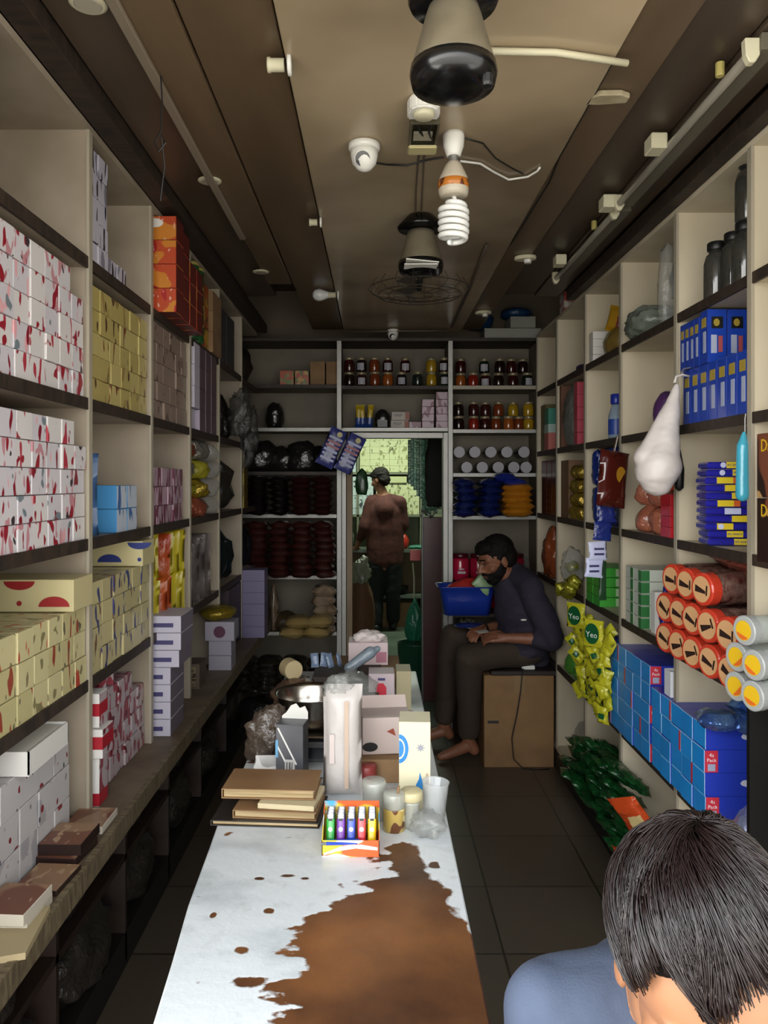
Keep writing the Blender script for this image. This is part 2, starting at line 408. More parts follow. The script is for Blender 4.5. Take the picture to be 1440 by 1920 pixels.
# ================================================================== CARTONS ON THE LEFT
def stack(side, d0, d1, z, cols, rows, h, dep, mats, name, label, cat, group, inset=.006, keep=None, faces=None, jit=.006, XFo=None, parts=None, gap=.0025, jz=0):
    XF = XFo if XFo is not None else (XL if side < 0 else XR)
    w = (d1-d0)/cols; out = []
    for r in range(rows):
        for c in range(cols):
            if keep and not keep(c, r): continue
            m = R.choice(mats) if isinstance(mats[0], (tuple, list)) or len(mats) > 1 and not faces else mats
            if not isinstance(m, (tuple, list)): m = [m]
            me = boxmesh(dep, w-gap, h-.0015, list(m), faces)
            ins = inset+R.random()*jit
            o = put(name, me, (side*(XF+ins+dep/2), d0+w*(c+.5), z+h*r+.0005), (0, 0, 0), None, label, cat, group)
            if parts: parts(o, c, r, dep, w, h)
            out.append(o)
    return out
RED = '8e1f2c'
pw = [printed('white_print_red_a', 'c9c4c6', [('b9838a', 34, (1, 1.6, .7), .60), (RED, 26, (1, 1.5, .75), .62), ('3a3036', 30, (1, 1.3, 1), .70)]),
      printed('white_print_red_b', 'c4bfc4', [('d8a0a4', 22, (1, 1.6, .6), .64), ('7d1a28', 30, (1, 1.7, .7), .63), ('6f7a80', 26, (1, 1, 1), .68)]),
      printed('white_print_red_c', 'cfcac8', [('a83442', 24, (1, 1.9, .6), .63), ('90222e', 38, (1, 1.2, .8), .66)])]
stack(-1, 1.40, 1.91, 1.7575, 7, 5, .061, .20, pw, 'medicine_carton', 'small white carton with red prints in the packed fourth shelf, nearest left bay', 'carton', 'white red-printed cartons on the fourth shelf',
      keep=lambda c, r: not (r == 4 and c >= 6))
stack(-1, .89, 1.395, 1.7575, 7, 5, .061, .20, pw, 'medicine_carton', 'white carton with red prints at the left edge of the picture, upper shelf', 'carton', 'white cartons at the upper left edge', keep=lambda c, r: c >= 5)
stack(-1, 1.40, 1.915, 1.4055, 7, 5, .058, .20, pw, 'medicine_carton', 'small white carton with red prints in the packed third shelf, nearest left bay', 'carton', 'white red-printed cartons on the third shelf', keep=lambda c, r: not (r == 4 and c > 5) , inset=.002)
stack(-1, .89, 1.395, 1.4055, 7, 5, .058, .20, pw, 'medicine_carton', 'white carton with red prints at the left edge of the picture, middle shelf', 'carton', 'white cartons at the middle left edge', keep=lambda c, r: c >= 5)
py_ = [printed('yellow_print_a', 'a8985c', [('8c7340', 30, (1, 1, .5), .64), ('4a3226', 34, (1, 1.5, .6), .67)]), printed('yellow_print_b', 'b3a468', [('6a3a24', 32, (1, 1.7, .55), .66)])]
stack(-1, 1.942, 2.445, 1.7575, 6, 5, .060, .20, py_, 'yellow_carton', 'yellow carton with brown prints in the full fourth shelf, second left bay', 'carton', 'yellow cartons on the fourth shelf')
pc = [printed('cream_print_red', 'b5ab7c', [('8c3e2c', 30, (1, 1.6, .5), .64), ('5a5646', 40, (1, 1.4, .8), .66)]), printed('cream_print_red_b', 'bfb588', [('a8402c', 26, (1, 1.8, .5), .66), ('7c7450', 36, (1, 1.2, .9), .64)])]
pc2 = [printed('cream_print_blue', 'b0a57a', [('353a66', 32, (1, 1.4, .6), .63), ('6a4a34', 40, (1, 1.4, .6), .65)]), printed('cream_print_blue_b', 'b9ae80', [('3b4270', 30, (1, 1.7, .5), .65)])]
stack(-1, 1.40, 1.915, 1.0535, 7, 3, .064, .17, pc, 'cream_carton', 'cream carton with small red prints in the front rows of the second shelf', 'carton', 'cream red-printed cartons on the second shelf', inset=.0)
stack(-1, .89, 1.395, 1.0535, 7, 3, .064, .17, pc, 'cream_carton', 'cream carton with red prints at the lower left edge of the picture', 'carton', 'cream cartons at the lower left edge', keep=lambda c, r: c >= 5, inset=0)
stack(-1, 1.942, 2.445, 1.0535, 6, 4, .060, .17, pc2, 'cream_carton', 'cream carton with blue prints in the second shelf of the second left bay', 'carton', 'cream blue-printed cartons on the second shelf', inset=0)
def big_cream(y, z, col, lab, a1, a2, w=.30, h=.075):
    t = thing('large_carton', lab, 'carton', (-.853, y, z))
    cm = M('cream_card', 'b9ae82', .5); ink = M('ink_'+col, col, .5)
    put('carton_body', boxmesh(w, .12, h, cm), parent=t)
    put('printed_arc', disc(.036, .024, ink, a0=0, a1=180), (a1, -.0605, .012), FRONT, t)
    put('printed_arc', disc(.036, .02, ink, a0=180, a1=360), (a2, -.0605, h-.004), FRONT, t)
    put('printed_mark', disc(.006, .006, ink), (a2, -.0605, .02), FRONT, t)
    return t
big_cream(1.845, 1.0535+.1935, '8e2222', 'wide cream carton with red arcs lying on the cream cartons', .105, .024)
big_cream(2.375, 1.0535+.2415, '23306e', 'wide cream carton with blue arcs lying on the blue-printed cartons', .05, .14)
pdk = [printed('white_print_dark', 'b5b1bc', [('241f2c', 24, (1, 1.8, .45), .62), ('7a7784', 20, (1, 1.2, .6), .62)])]
stack(-1, 1.942, 2.09, 2.1105, 2, 5, .060, .18, pdk, 'white_carton', 'white carton with black marks in the tall pile on the top left shelf', 'carton', 'black-marked cartons in the tall pile')
stack(-1, 2.09, 2.24, 2.1105, 2, 1, .052, .18, pdk, 'white_carton', 'white carton with black marks on the top left shelf beside the tall pile', 'carton', 'black-marked cartons beside the pile')
# blue goods, second bay third shelf
bl = [M('light_blue_card', '3f7fb0', .4), printed('white_blue_side', 'b4bcc8', [('3a5f96', 24, (1, 1.6, .5), .58)])]
for r in range(2):
    for c in range(2):
        put('blue_carton', boxmesh(.16, .088, .066, bl, (0, 1, 0, 0, 0, 0)), (-.806, 2.195+.092*c, 1.406+.067*r), label='light blue carton with a white printed side, '+('lower' if r == 0 else 'upper')+(' front' if c == 0 else ' rear')+' of four', cat='carton', group='light blue cartons on the third shelf')
for i, (y, c, n) in enumerate(((1.965, '1d2430', 'black'), (2.02, '2c3f66', 'dark blue'), (2.055, '3c5a82', 'steel blue'))):
    put('flat_packet', pouchmesh(.17, .26-.02*i, .025, M('packet_'+n.replace(' ', '_'), c, .25), seed=i), (-.83, y, 1.406), (0, 0, rad(6*i-5)), label=n+' upright packet beside the light blue cartons', cat='packet')
# ledge, near bay: pale printed cartons, white trays, chocolate packs
pg = [printed('grey_print', 'b5b1b0', [('9a9698', 18, (1, 1.3, .6), .60), ('7a2a30', 34, (1, 1, 1), .72), ('3c3a40', 30, (1, 1.4, .8), .72)])]
stack(-1, 1.42, 1.85, .7155, 5, 3, .078, .19, pg, 'pale_carton', 'pale grey-white carton with faint prints stacked on the left ledge', 'carton', 'pale cartons on the ledge', inset=.015)
stack(-1, .90, 1.40, .7155, 5, 3, .078, .19, pg, 'pale_carton', 'pale carton at the lower left picture edge on the ledge', 'carton', 'pale cartons at the ledge edge', keep=lambda c, r: c >= 3, inset=.015)
def tray(name, x, y, z, sx, sy, sz, lab):
    t = thing(name, lab, 'tray', (x, y, z)); tk = .003
    mb = MB().box(-sx/2, sx/2, -sy/2, sy/2, 0, tk).box(-sx/2, sx/2, -sy/2, -sy/2+tk, tk, sz).box(-sx/2, sx/2, sy/2-tk, sy/2, tk, sz).box(-sx/2, -sx/2+tk, -sy/2, sy/2, tk, sz).box(sx/2-tk, sx/2, -sy/2, sy/2, tk, sz)
    put('tray_shell', mb.mesh('tray', whitebox), parent=t); put('sheet', MB().box(-sx/2+.01, sx/2-.01, -sy/2+.01, sy/2-.01, sz-.006, sz-.003).mesh('s', M('paper', 'c9c5b8', .7)), parent=t)
tray('open_carton', -.80, 1.66, .9505, .19, .20, .05, 'long white open carton lying across the pale cartons')
tray('open_carton', -.83, 1.72, 1.0015, .12, .12, .034, 'small white open carton lying on the long white one')
choc = [M('choc_white', 'b8b0a0', .4), printed('choc_top', '8a6a50', [('6a4030', 8, (1, 1, 1), .5), ('a08468', 30, (2, 1, 1), .64)]), M('choc_dark', '241512', .4)]
cards = [(1.47, -.69, .0, .020, 0, 'lowest white-edged flat pack at the near ledge end'), (1.46, -.688, .0205, .022, 0, 'second white-edged flat pack with a brown top, near ledge end'),
         (1.72, -.693, .0, .018, 2, 'dark flat pack under the black-edged pack on the ledge'), (1.73, -.69, .0185, .024, 2, 'black-edged flat pack with a light brown top on the ledge'),
         (1.87, -.695, .0, .018, 0, 'pale flat pack on the ledge beyond the black-edged one'), (1.60, -.685, .0, .012, 2, 'thin dark flat pack between the stacks on the ledge')]
for y, x, dz, h, s, lab in cards:
    put('flat_pack', boxmesh(.095, .11, h, [choc[s], choc[1]], (0, 0, 0, 0, 0, 1)), (x, y, .7155+dz), (0, 0, R.uniform(-.08, .08)), label=lab, cat='box', group='flat packs on the left ledge')
# red and white cigarette cartons on the ledge
rw = printed('red_white_print', 'a89a9c', [('8a3c46', 30, (1, 1.3, .8), .54), ('5a1820', 34, (1, 1, 1), .64)])
rband = M('red_band', '9c1c2a', .4)
for i, (z, h) in enumerate(((.7155, .125), (.842, .075), (.918, .088))):
    t = thing('cigarette_carton', ['white carton with a red foot band, bottom of the red-white tower', 'white carton with a red band, middle of the red-white tower', 'white carton with a red band, top of the red-white tower'][i], 'carton', (-.785 + (.012 if i == 1 else 0), 2.0, z), group='red-banded cartons in the tower')
    put('carton_body', boxmesh(.15, .06 + (.02 if i == 1 else 0), h-.001, [whitebox, rw], (0, 1, 0, 0, 0, 0)), parent=t)
    zz = .012 if i == 0 else h*.45
    put('red_band', MB().box(-.0756, .0756, -.0306-(.01 if i == 1 else 0), .0306+(.01 if i == 1 else 0), zz-.010, zz+.022).mesh('b', rband), parent=t)
stack(-1, 2.07, 2.44, .7155, 6, 4, .066, .16, [rw], 'cigarette_carton', 'red and white speckled carton piled on the ledge behind the banded tower', 'carton', 'red and white cartons on the ledge', inset=.015, keep=lambda c, r: not (r == 3 and c > 3))
for i in range(2):
    put('card_sheet', MB().box(-.08, .08, -.002, .002, 0, .07).mesh('l', rw), (-.815, 2.09+.06*i, .981), (0, 0, 0), label='raised open flap of a red carton, '+['front', 'rear'][i]+' one', cat='card')
# third bay
orr = printed('orange_red_print', 'b04526', [('c0782a', 10, (1, 1, 1.5), .50), ('a02424', 16, (1, 1, .8), .56), ('d0a090', 60, (2, 2, 1), .70)])
drk = M('deep_red_side', '5a1c18', .5)
for r in range(4):
    t = thing('tea_carton', ['orange-red carton, bottom of the front pile on the top left shelf', 'orange-red carton, second from the bottom of the front pile', 'orange-red carton, third from the bottom of the front pile', 'orange-red carton with a white oval, top of the front pile'][r], 'carton', (-.76, 2.585, 2.1105+.0795*r), group='orange-red cartons of the front pile')
    put('carton_body', boxmesh(.20, .10, .078, [orr, drk], (1, 1, 0, 1, 1, 0)), parent=t)
    if r == 3: put('white_oval', disc(.028, .015, M('label_white', 'd5d0c8', .5)), (.03, -.0508, .055), FRONT, t)
for c in range(3):
    for r in range(4 if c == 0 else 3):
        put('tea_carton', boxmesh(.20, .10, .075, [orr, drk], (1, 1, 0, 1, 1, 0)), (-.765, 2.69+.105*c, 2.1105+.0765*r), label='dark red carton in the piles behind the orange front pile', cat='carton', group='dark red cartons behind the front pile')
ptan = [printed('tan_dots', '877468', [('4a3830', 36, (1, 1, .8), .67)])]
stack(-1, 2.475, 2.955, 1.7575, 6, 5, .064, .2, ptan, 'tan_carton', 'tan carton with dark dots in the full fourth shelf, third left bay', 'carton', 'tan dotted cartons on the fourth shelf')
ppk = [printed('pink_purple_print', 'a68a98', [('64243e', 30, (1, 1.6, .45), .53)])]
stack(-1, 2.475, 2.90, 1.4055, 6, 3, .064, .18, ppk, 'pink_carton', 'pink carton with purple prints on the third shelf of the third left bay', 'carton', 'pink and purple cartons')
poy = [M('orange_foil', 'a4511a', .3, col2='8a2f14', scale=14, bump=.4), M('yellow_foil', 'a39420', .3), M('red_orange_foil', '9c3a1c', .3)]
for r in range(2):
    for c in range(7):
        a, bb = R.choice([(0, 1), (2, 1), (1, 0)])
        put('snack_packet', pouchmesh(.10, .165, .055, [poy[a], poy[bb]], seed=r*9+c, band=[(0, 1, .55, 1, 1)]), (-.785+R.uniform(-.01, .01)+.015*(1-r), 2.51+.067*c, 1.0545+.15*r), (R.uniform(-.04, .04), R.uniform(-.05, .05), R.uniform(-.15, .15)),
            label='orange and yellow snack packet, '+['lower', 'upper'][r]+' row of the third left bay', cat='packet', group='orange snack packets '+['lower', 'upper'][r]+' row')
wl_ = M('white_lilac_card', 'b2adba', .5); pb = M('purple_ink', '3a3560', .5); grs = M('grey_lilac_side', '6d6470', .4)
zz = .7155
for i in range(7):
    dx = [.0, .0, .0, .0, .028, .034, .034][i]
    t = thing('white_slab_carton', 'white carton with a purple lettered edge, '+['bottom', 'second', 'third', 'fourth', 'fifth', 'sixth', 'top'][i]+' of the ledge stack', 'carton', (-.748+dx, 2.60, zz), group='white purple-lettered cartons')
    put('carton_body', boxmesh(.15, .17, .055, [wl_, grs], (0, 1, 0, 0, 0, 0)), parent=t)
    put('printed_bar', MB().box(-.045, .05, -.0862, -.085, .018, .032).box(-.06, -.05, -.0862, -.085, .02, .03).mesh('b', pb), parent=t); zz += .0565
for r in range(4): put('grey_pack', boxmesh(.13, .12, .062, grs), (-.77, 2.76, .7155+.063*r), label='greyish lilac pack piled behind the purple-lettered cartons', cat='carton', group='grey lilac packs on the ledge')
# fourth bay
gy = M('green_can', '1d4a24', .3); yl = M('yellow_lid', '9a8c4a', .4)
for c in range(2):
    for r in range(4):
        t = thing('green_can', 'green and yellow can piled on the top shelf between red and orange goods', 'can', (-.735+.0*c, 3.03+.085*c, 2.1105+.076*r), group='green cans on the top shelf')
        put('can_body', MB().lathe([(.034, 0), (.036, .004), (.036, .058), (.034, .062)], 16).mesh('c', gy, smooth=True), parent=t)
        put('lid', MB().lathe([(.036, .062), (.037, .064), (.037, .073), (.034, .075)], 16).mesh('l', yl, smooth=True), parent=t)
for r in range(3): put('orange_carton', boxmesh(.16, .12, .09, printed('orange_print', '9a4420', [('b08a30', 14, (1, 1, 1), .52), ('3c2a10', 24, (1, 1, 1), .62)])), (-.80, 3.24, 2.1105+.0905*r), label='orange and green carton behind the green cans', cat='carton', group='orange cartons behind the cans')
for r in range(3): put('brown_box', boxmesh(.19, .18, .088, brownbox), (-.80, 3.41, 2.1105+.089*r), label='plain brown cardboard box in the pile on the top left shelf', cat='box', group='brown boxes on the top left shelf')
for c in range(2):
  for r in range(3): put('grey_box', boxmesh(.19, .2, .085, M('grey_card', '3c3a3c', .6)), (-.82, 3.62+.21*c, 2.1105+.086*r), label='dark grey box on the top shelf beyond the brown pile', cat='box', group='dark grey boxes on the top left shelf')
for r in range(4):
    h = .085
    put('white_carton', boxmesh(.17, .09, h, [wl_, M('tan_band', '8a7266', .5)], (0, 0, 0, 0, 0, 1)), (-.80-(.02 if r == 0 else 0), 3.07, 1.7575+.086*r), label='lilac white carton, '+['bottom', 'second', 'third', 'top'][r]+' of the pile in the fourth left bay', cat='carton', group='lilac white cartons')
    for c in range(3): put('slim_carton', boxmesh(.17, .10, h, [M('plum_card', '5a4650', .4), M('lilac_edge', '9a90a0', .3)], (0, 0, 1, 0, 0, 0)), (-.80, 3.17+.11*c, 1.7575+.086*r), label='plum coloured slim carton behind the lilac white pile', cat='carton', group='plum slim cartons')
foils = [M('gold_foil', '8f7a28', .18, .6, bump=.7), M('copper_foil', '8a4a36', .2, .5, bump=.7), M('silver_foil', '8c8880', .15, .7, bump=.9), M('olive_foil', '7a7420', .3, bump=.5)]
for r in range(4):
    for c in range(4):
        put('sweet_bag', bagmesh(.16, .11, .085, [foils[(r*3+c) % 4] if c < 2 else clearbag][0], seed=r*5+c, amp=.2, sub=3), (-.79+.03*(c % 2), 3.04+.115*c, 1.406+.078*r), (0, 0, R.random()),
            label=('shiny foil sweet bag' if c < 2 else 'clear crinkled sweet bag')+' heaped on the third shelf, fourth left bay', cat='bag', group='foil bags' if c < 2 else 'clear bags fourth bay')
for c in range(4):
    put('clear_pack', pouchmesh(.15, .27, .09, M('smoky_clear_pack', '5f5654', .12, alpha=.6, spec=1, bump=.7), seed=40+c, wr=.3), (-.80, 3.04+.11*c, 1.0545), (0, 0, R.uniform(-.15, .15)), label='smoky clear pack standing on the second shelf, fourth left bay', cat='packet', group='smoky clear packs')
# ledge further back
t = thing('brown_carton', 'small brown carton with a printed panel on the left ledge', 'carton', (-.79, 3.15, .7155))
put('carton_body', boxmesh(.16, .12, .10, M('dull_brown_card', '54463a', .6)), parent=t)
put('printed_panel', MB().box(-.05, .065, -.0612, -.06, .012, .088).mesh('p', printed('panel_print', '776a52', [('30261e', 40, (1, 1, 3), .55)])), parent=t)
for i, (y, z, sx, sz, lab) in enumerate(((3.45, .7155, .10, .065, 'lower small white carton on the far ledge'), (3.45, .781, .10, .065, 'middle small white carton on the far ledge'), (3.44, .847, .13, .085, 'white carton with a round maroon print on the far ledge'))):
    t = thing('white_carton', lab, 'carton', (-.69, y, z)); put('carton_body', boxmesh(sx, .11, sz-.001, M('dull_white_card', '8d8792', .5)), parent=t)
    if i == 2: put('round_print', disc(.026, .026, M('maroon_ink', '4a1c36', .5)), (0, -.0558, .04), FRONT, t)
put('foil_tray', bagmesh(.17, .2, .06, foils[0], seed=77, amp=.1, sub=3), (-.715, 3.47, .934), label='shiny yellowish wrapped pack on the white cartons', cat='packet')
for r in range(6): put('lilac_carton', boxmesh(.12, .12, .06, [M('lilac_card', '6f6684', .5)]), (-.655, 4.16, .7155+.0605*r), label='lilac carton in the far stack at the ledge end', cat='carton', group='lilac cartons')
for c in range(2):
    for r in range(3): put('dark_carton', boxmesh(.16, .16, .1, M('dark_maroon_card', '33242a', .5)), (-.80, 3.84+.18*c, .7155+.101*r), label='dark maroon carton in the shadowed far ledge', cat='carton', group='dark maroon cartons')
# far bays: hanging clear bags, yellow packs, dark sacks
for i, (px, py, d) in enumerate(((478, 800, 4.0), (470, 770, 3.9), (492, 835, 4.2))):
    p = P(px, py, d); o = put('clear_bag', bagmesh(.13, .13, .26, M('dark_crinkled_clear', '3e3e3c', .1, alpha=.5, spec=1, bump=1), seed=60+i, amp=.3), (-.66-.03*i, d, p.z-.13), label=['clear crinkled bag hanging from the far left shelf, middle one', 'clear crinkled bag hanging nearest in the far left corner', 'clear crinkled bag hanging furthest in the far left corner'][i], cat='bag')
for r in range(5):
    put('yellow_pack', boxmesh(.15, .12, .062, [M('yellow_card', '8f7c30', .5), M('dark_yellow', '5c4a18', .5)], (1, 1, r % 2, 1, 1, 1)), (-.79, 4.22, 1.406+.063*r), label='yellow pack in the banded pile in the last left bay', cat='pack', group='yellow banded packs')
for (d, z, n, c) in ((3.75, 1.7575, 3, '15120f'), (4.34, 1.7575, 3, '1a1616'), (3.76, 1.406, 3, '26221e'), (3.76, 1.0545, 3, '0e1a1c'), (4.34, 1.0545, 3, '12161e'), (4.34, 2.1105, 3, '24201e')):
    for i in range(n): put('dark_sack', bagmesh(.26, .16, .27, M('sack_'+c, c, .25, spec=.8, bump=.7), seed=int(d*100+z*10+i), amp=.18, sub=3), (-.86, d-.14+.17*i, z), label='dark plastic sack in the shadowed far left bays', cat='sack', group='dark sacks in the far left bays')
# sacks under the ledge
for i, (y, z, sx, sy, sz) in enumerate(((1.67, .112, .3, .46, .22), (2.19, .112, .3, .46, .22), (2.715, .112, .28, .44, .2), (3.24, .112, .28, .46, .22), (3.81, .112, .28, .5, .22), (2.19, .363, .26, .46, .2), (2.715, .363, .26, .44, .24), (3.24, .363, .26, .46, .2), (1.67, .363, .26, .46, .14))):
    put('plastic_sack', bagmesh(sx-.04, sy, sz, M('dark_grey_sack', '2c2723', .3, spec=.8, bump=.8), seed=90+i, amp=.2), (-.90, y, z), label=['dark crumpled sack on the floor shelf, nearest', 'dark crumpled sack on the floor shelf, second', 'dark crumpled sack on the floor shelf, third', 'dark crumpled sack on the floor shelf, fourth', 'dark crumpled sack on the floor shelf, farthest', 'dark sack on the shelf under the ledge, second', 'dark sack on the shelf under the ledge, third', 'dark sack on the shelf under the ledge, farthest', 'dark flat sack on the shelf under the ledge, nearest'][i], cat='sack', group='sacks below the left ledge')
put('paper_sheet', MB().prism([(-.05, -.08), (.05, -.07), (.06, .08), (-.05, .07)], 0, .012).mesh('p', M('old_paper', '9a8a68', .8)), (-.675, 1.40, .7155), (0, 0, .2), label='old papers lying at the near end of the left ledge', cat='paper')

# ================================================================== GOODS ON THE BACK SHELVES
lidg = M('jar_lid_gold', '8f8468', .35, .3); lidw = M('jar_lid_white', 'a09c90', .4)
labm = M('jar_label_white', '9a98a2', .5)
cont = {'a': M('jar_amber', '6a2e12', .1, coat=.5), 'd': M('jar_dark', '1c0d0b', .1, coat=.5), 'r': M('jar_red', '7c1e12', .1, coat=.5), 'y': M('jar_yellow', '9a7a18', .1, coat=.5), 'm': M('jar_maroon', '34100e', .1, coat=.5), 'g': M('jar_green_dark', '15201c', .1, coat=.5), 'o': M('jar_orange', '8c4818', .1, coat=.5)}
NM = {'a': 'amber', 'd': 'dark brown', 'r': 'red', 'y': 'yellow', 'm': 'maroon', 'g': 'dark green', 'o': 'orange'}
_J = {}
def jar(x, y, z, k, where, group, lab=False, r=.033, h=.088):
    """pickle jar: glass body with contents, lid, paper label"""
    key = (k, lab, r, h)
    label = NM[k]+' pickle jar'+(' with a white label' if lab else '')+' '+where
    if key in _J: return clone(_J[key], (x, y, z), (0, 0, R.uniform(-.3, .3)), label, group)
    t = thing('pickle_jar', label, 'jar', (x, y, z), group=group)
    put('glass_body', MB().lathe([(r*.9, 0), (r, .006), (r, h*.66), (r*.8, h*.78), (r*.78, h*.82)], 18).mesh('b', cont[k], smooth=True), parent=t)
    put('lid', MB().lathe([(r*.84, h*.82), (r*.88, h*.83), (r*.88, h*.97), (r*.82, h)], 18).mesh('l', lidg, smooth=True), parent=t)
    if lab:
        vs = []; n = 8
        for i in range(n+1):
            a = -PI/2-.7+1.4*i/n
            for q in (.12, .6): vs.append((r*1.015*math.cos(a), r*1.015*math.sin(a), h*q))
        put('paper_label', MB().add(vs, [(2*i, 2*i+2, 2*i+3, 2*i+1) for i in range(n)]).mesh('p', labm, smooth=True), parent=t)
    _J[key] = t; return t
def row(pxs, py, where, group, dy=.06):
    for px, k in pxs: jar((px-705)*(YB+dy)/1440, YB+dy+R.uniform(-.01, .02), zb(py)+.0005+(0 if py in (722, 724, 803, 806) else 0), k[0], where, group, 'l' in k)
zt1 = zb(722); zt2 = zb(806)
def jrow(pxs, z, where, group):
    for px, k in pxs: jar((px-705)*(YB+.07)/1440, YB+.07+R.uniform(-.01, .02), z, k[0], where, group, 'l' in k)
jrow([(655, 'd'), (678, 'ml'), (703, 'a'), (727, 'o'), (753, 'dl'), (783, 'g'), (809, 'y'), (833, 'gl')], zt1+.001, 'bottom row, centre top shelf', 'centre top jars, bottom row')
jrow([(655, 'm'), (678, 'dl'), (702, 'a'), (727, 'ml'), (760, 'ml'), (809, 'y'), (833, 'dl')], zt1+.0895, 'upper row, centre top shelf', 'centre top jars, upper row')
jrow([(864, 'o'), (887, 'r'), (911, 'ml'), (935, 'd'), (962, 'm'), (988, 'gl')], zb(724)+.001, 'bottom row, right top shelf', 'right top jars, bottom row')
jrow([(864, 'm'), (908, 'gl'), (937, 'd'), (959, 'm'), (981, 'd')], zb(724)+.0895, 'upper row, right top shelf', 'right top jars, upper row')
jrow([(860, 'd'), (888, 'r'), (910, 'm'), (931, 'a'), (953, 'o'), (973, 'a'), (992, 'y')], zt2+.001, 'bottom row, right second back shelf', 'right second shelf jars, bottom row')
jrow([(860, 'd'), (888, 'm'), (911, 'm'), (935, 'a'), (963, 'y'), (990, 'y')], zt2+.0895, 'upper row, right second back shelf', 'right second shelf jars, upper row')
yb = YB+.07
for x, m, lab in ((539, printed('tin_print_a', '8a7040', [('a0482c', 30, (1, 1, 1), .5), ('5c7038', 40, (1, 1, 1), .62)]), 'small square yellow and red tea tin, left of the brown boxes'), (567, printed('tin_print_b', '9c4a30', [('b08a48', 30, (1, 1, 1), .52), ('4a6a38', 40, (1, 1, 1), .6)]), 'small square red tea tin, directly left of the brown boxes')):
    put('tea_tin', boxmesh(.085, .07, .092, m), (xb(x)*1.015, yb, zb(722)+.001), label=lab, cat='tin')
for x, w, lab in ((596, .09, 'brown cardboard box on the left top shelf of the back wall'), (623, .072, 'brown cardboard box touching the doorway-side upright, left top shelf')):
    put('cardboard_box', boxmesh(w, .12, .15, brownbox), (xb(x)*1.015, yb+.03, zb(722)+.001), label=lab, cat='box')
for i, (a, b_) in enumerate(((672, .02), (682, -.1), (692, .08))):
    put('squeeze_packet', pouchmesh(.04, .15, .03, [M('blue_film', '1d3a7c', .3), M('yellow_film', 'a89020', .3)], seed=i, band=[(.45, 1, 0, 1, 1)]), (xb(a)*1.015, yb, zb(803)+.001), (0, b_, 0), label='blue and yellow slim packet, '+['left', 'middle', 'right'][i]+' of three above the doorway', cat='packet', group='blue and yellow slim packets')
t = thing('black_pack', 'black wrapped pack with a grey label above the doorway', 'pack', (xb(717)*1.015, yb+.02, zb(803)+.001)); put('pack_body', bagmesh(.10, .08, .125, darkbag, seed=4, amp=.06, sub=3), parent=t); put('grey_label', MB().box(-.03, .03, -.042, -.040, .01, .055).mesh('l', M('grey_label', '707070', .5)), parent=t)
for i, z in enumerate((0, .052)):
    t = thing('soap_carton', 'white and red flat carton beside the black pack, '+['lower', 'upper'][i], 'carton', (xb(749)*1.015+i*.005, yb, zb(803)+.001+z)); put('carton_body', boxmesh(.11, .07, .05, M('dim_white_card', 'a59c94', .5)), parent=t)
    put('lettering', textmesh('MAP', .026, black), (-.015, -.0358, .028), FRONT, t); put('red_end', MB().box(.030, .0555, -.0355, .0355, .004, .046).mesh('r', M('dim_red', '8a4a34', .5)), parent=t)
for c, n in enumerate((1, 4, 5)):
    for r in range(n):
        if c == 2 and r == 4: pass
        put('pink_carton', boxmesh(.074, .06, .042 if c == 0 else .044, ppk), (xb(778+ (0, 24, 50)[c])*1.015, yb, zb(803)+.001+.0455*r), label='small pink printed carton piled above the doorway', cat='carton', group='pink cartons above the doorway')
put('dark_pack', bagmesh(.12, .15, .17, darkbag, seed=9, amp=.1, sub=3), (xb(512), yb+.03, zb(803)), label='dark wrapped pack alone on the left second shelf', cat='pack')
for i in range(4): put('dark_sack', bagmesh(.24, .16, .2-.03*(i % 2), darkbag, seed=20+i, amp=.2, sub=3), (-.72+.13*i, yb+.04+.03*(i % 2), zb(885)), label='dark glossy sack on the third shelf left of the doorway', cat='sack', group='dark glossy sacks on the third shelf')
pdm = [M('black_pouch', '140c0c', .18, spec=.8, bump=.3, bscale=15), M('dark_maroon_pouch', '2c1210', .25, bump=.3, bscale=15), M('maroon_pouch', '3a1c18', .2, spec=.8, bump=.5, bscale=25)]
def flatpouch(w, dep, h, mats, seed): return pouchmesh(w, dep, h, mats, seed=seed, nx=8, nz=8, wr=.2)
fp = [flatpouch(.125, .16, .045, pdm[0], 1), flatpouch(.125, .16, .045, pdm[1], 2), flatpouch(.135, .16, .048, pdm[2], 3), flatpouch(.135, .16, .048, pdm[2], 7)]
for c in range(5):
    for r in range(6): put('dark_pouch', fp[0 if c < 3 else 1], (-.84+.130*c, yb-.06, zb(965)+.024+.0375*r), (-PI/2+PI, 0, R.uniform(-.06, .06)), label=('black' if c < 3 else 'maroon-brown')+' flat pouch stacked on the fourth shelf left of the doorway', cat='pouch', group=('black' if c < 3 else 'maroon-brown')+' pouches on the fourth shelf')
for c in range(5):
    for r in range(8): put('maroon_pouch', fp[2+(c+r) % 2], (-.84+.132*c, yb-.07, zb(1080)+.026+.0415*r), (PI/2, 0, R.uniform(-.1, .1)), label='maroon crinkled pouch stacked on the fifth shelf left of the doorway', cat='pouch', group='maroon pouches on the fifth shelf')
brs = M('brown_snack_clear', '6a5440', .15, spec=1, bump=.9, bscale=40, col2='94826c', scale=18)
fs_ = [flatpouch(.15, .17, .07, brs, 11), flatpouch(.15, .17, .07, brs, 12)]
for r in range(5): put('snack_pouch', fs_[r % 2], (-.315, yb-.06, zb(1185)+.036+.057*r), (PI/2, 0, .05*(r % 3)), label='clear pouch of brown snacks piled against the door post', cat='pouch', group='brown snack pouches')
put('snack_column', bagmesh(.06, .12, .30, brs, seed=5, amp=.15, sub=3), (-.63, yb-.02, zb(1185)), label='upright clear bag of brown snacks at the left end of the sixth shelf', cat='bag')
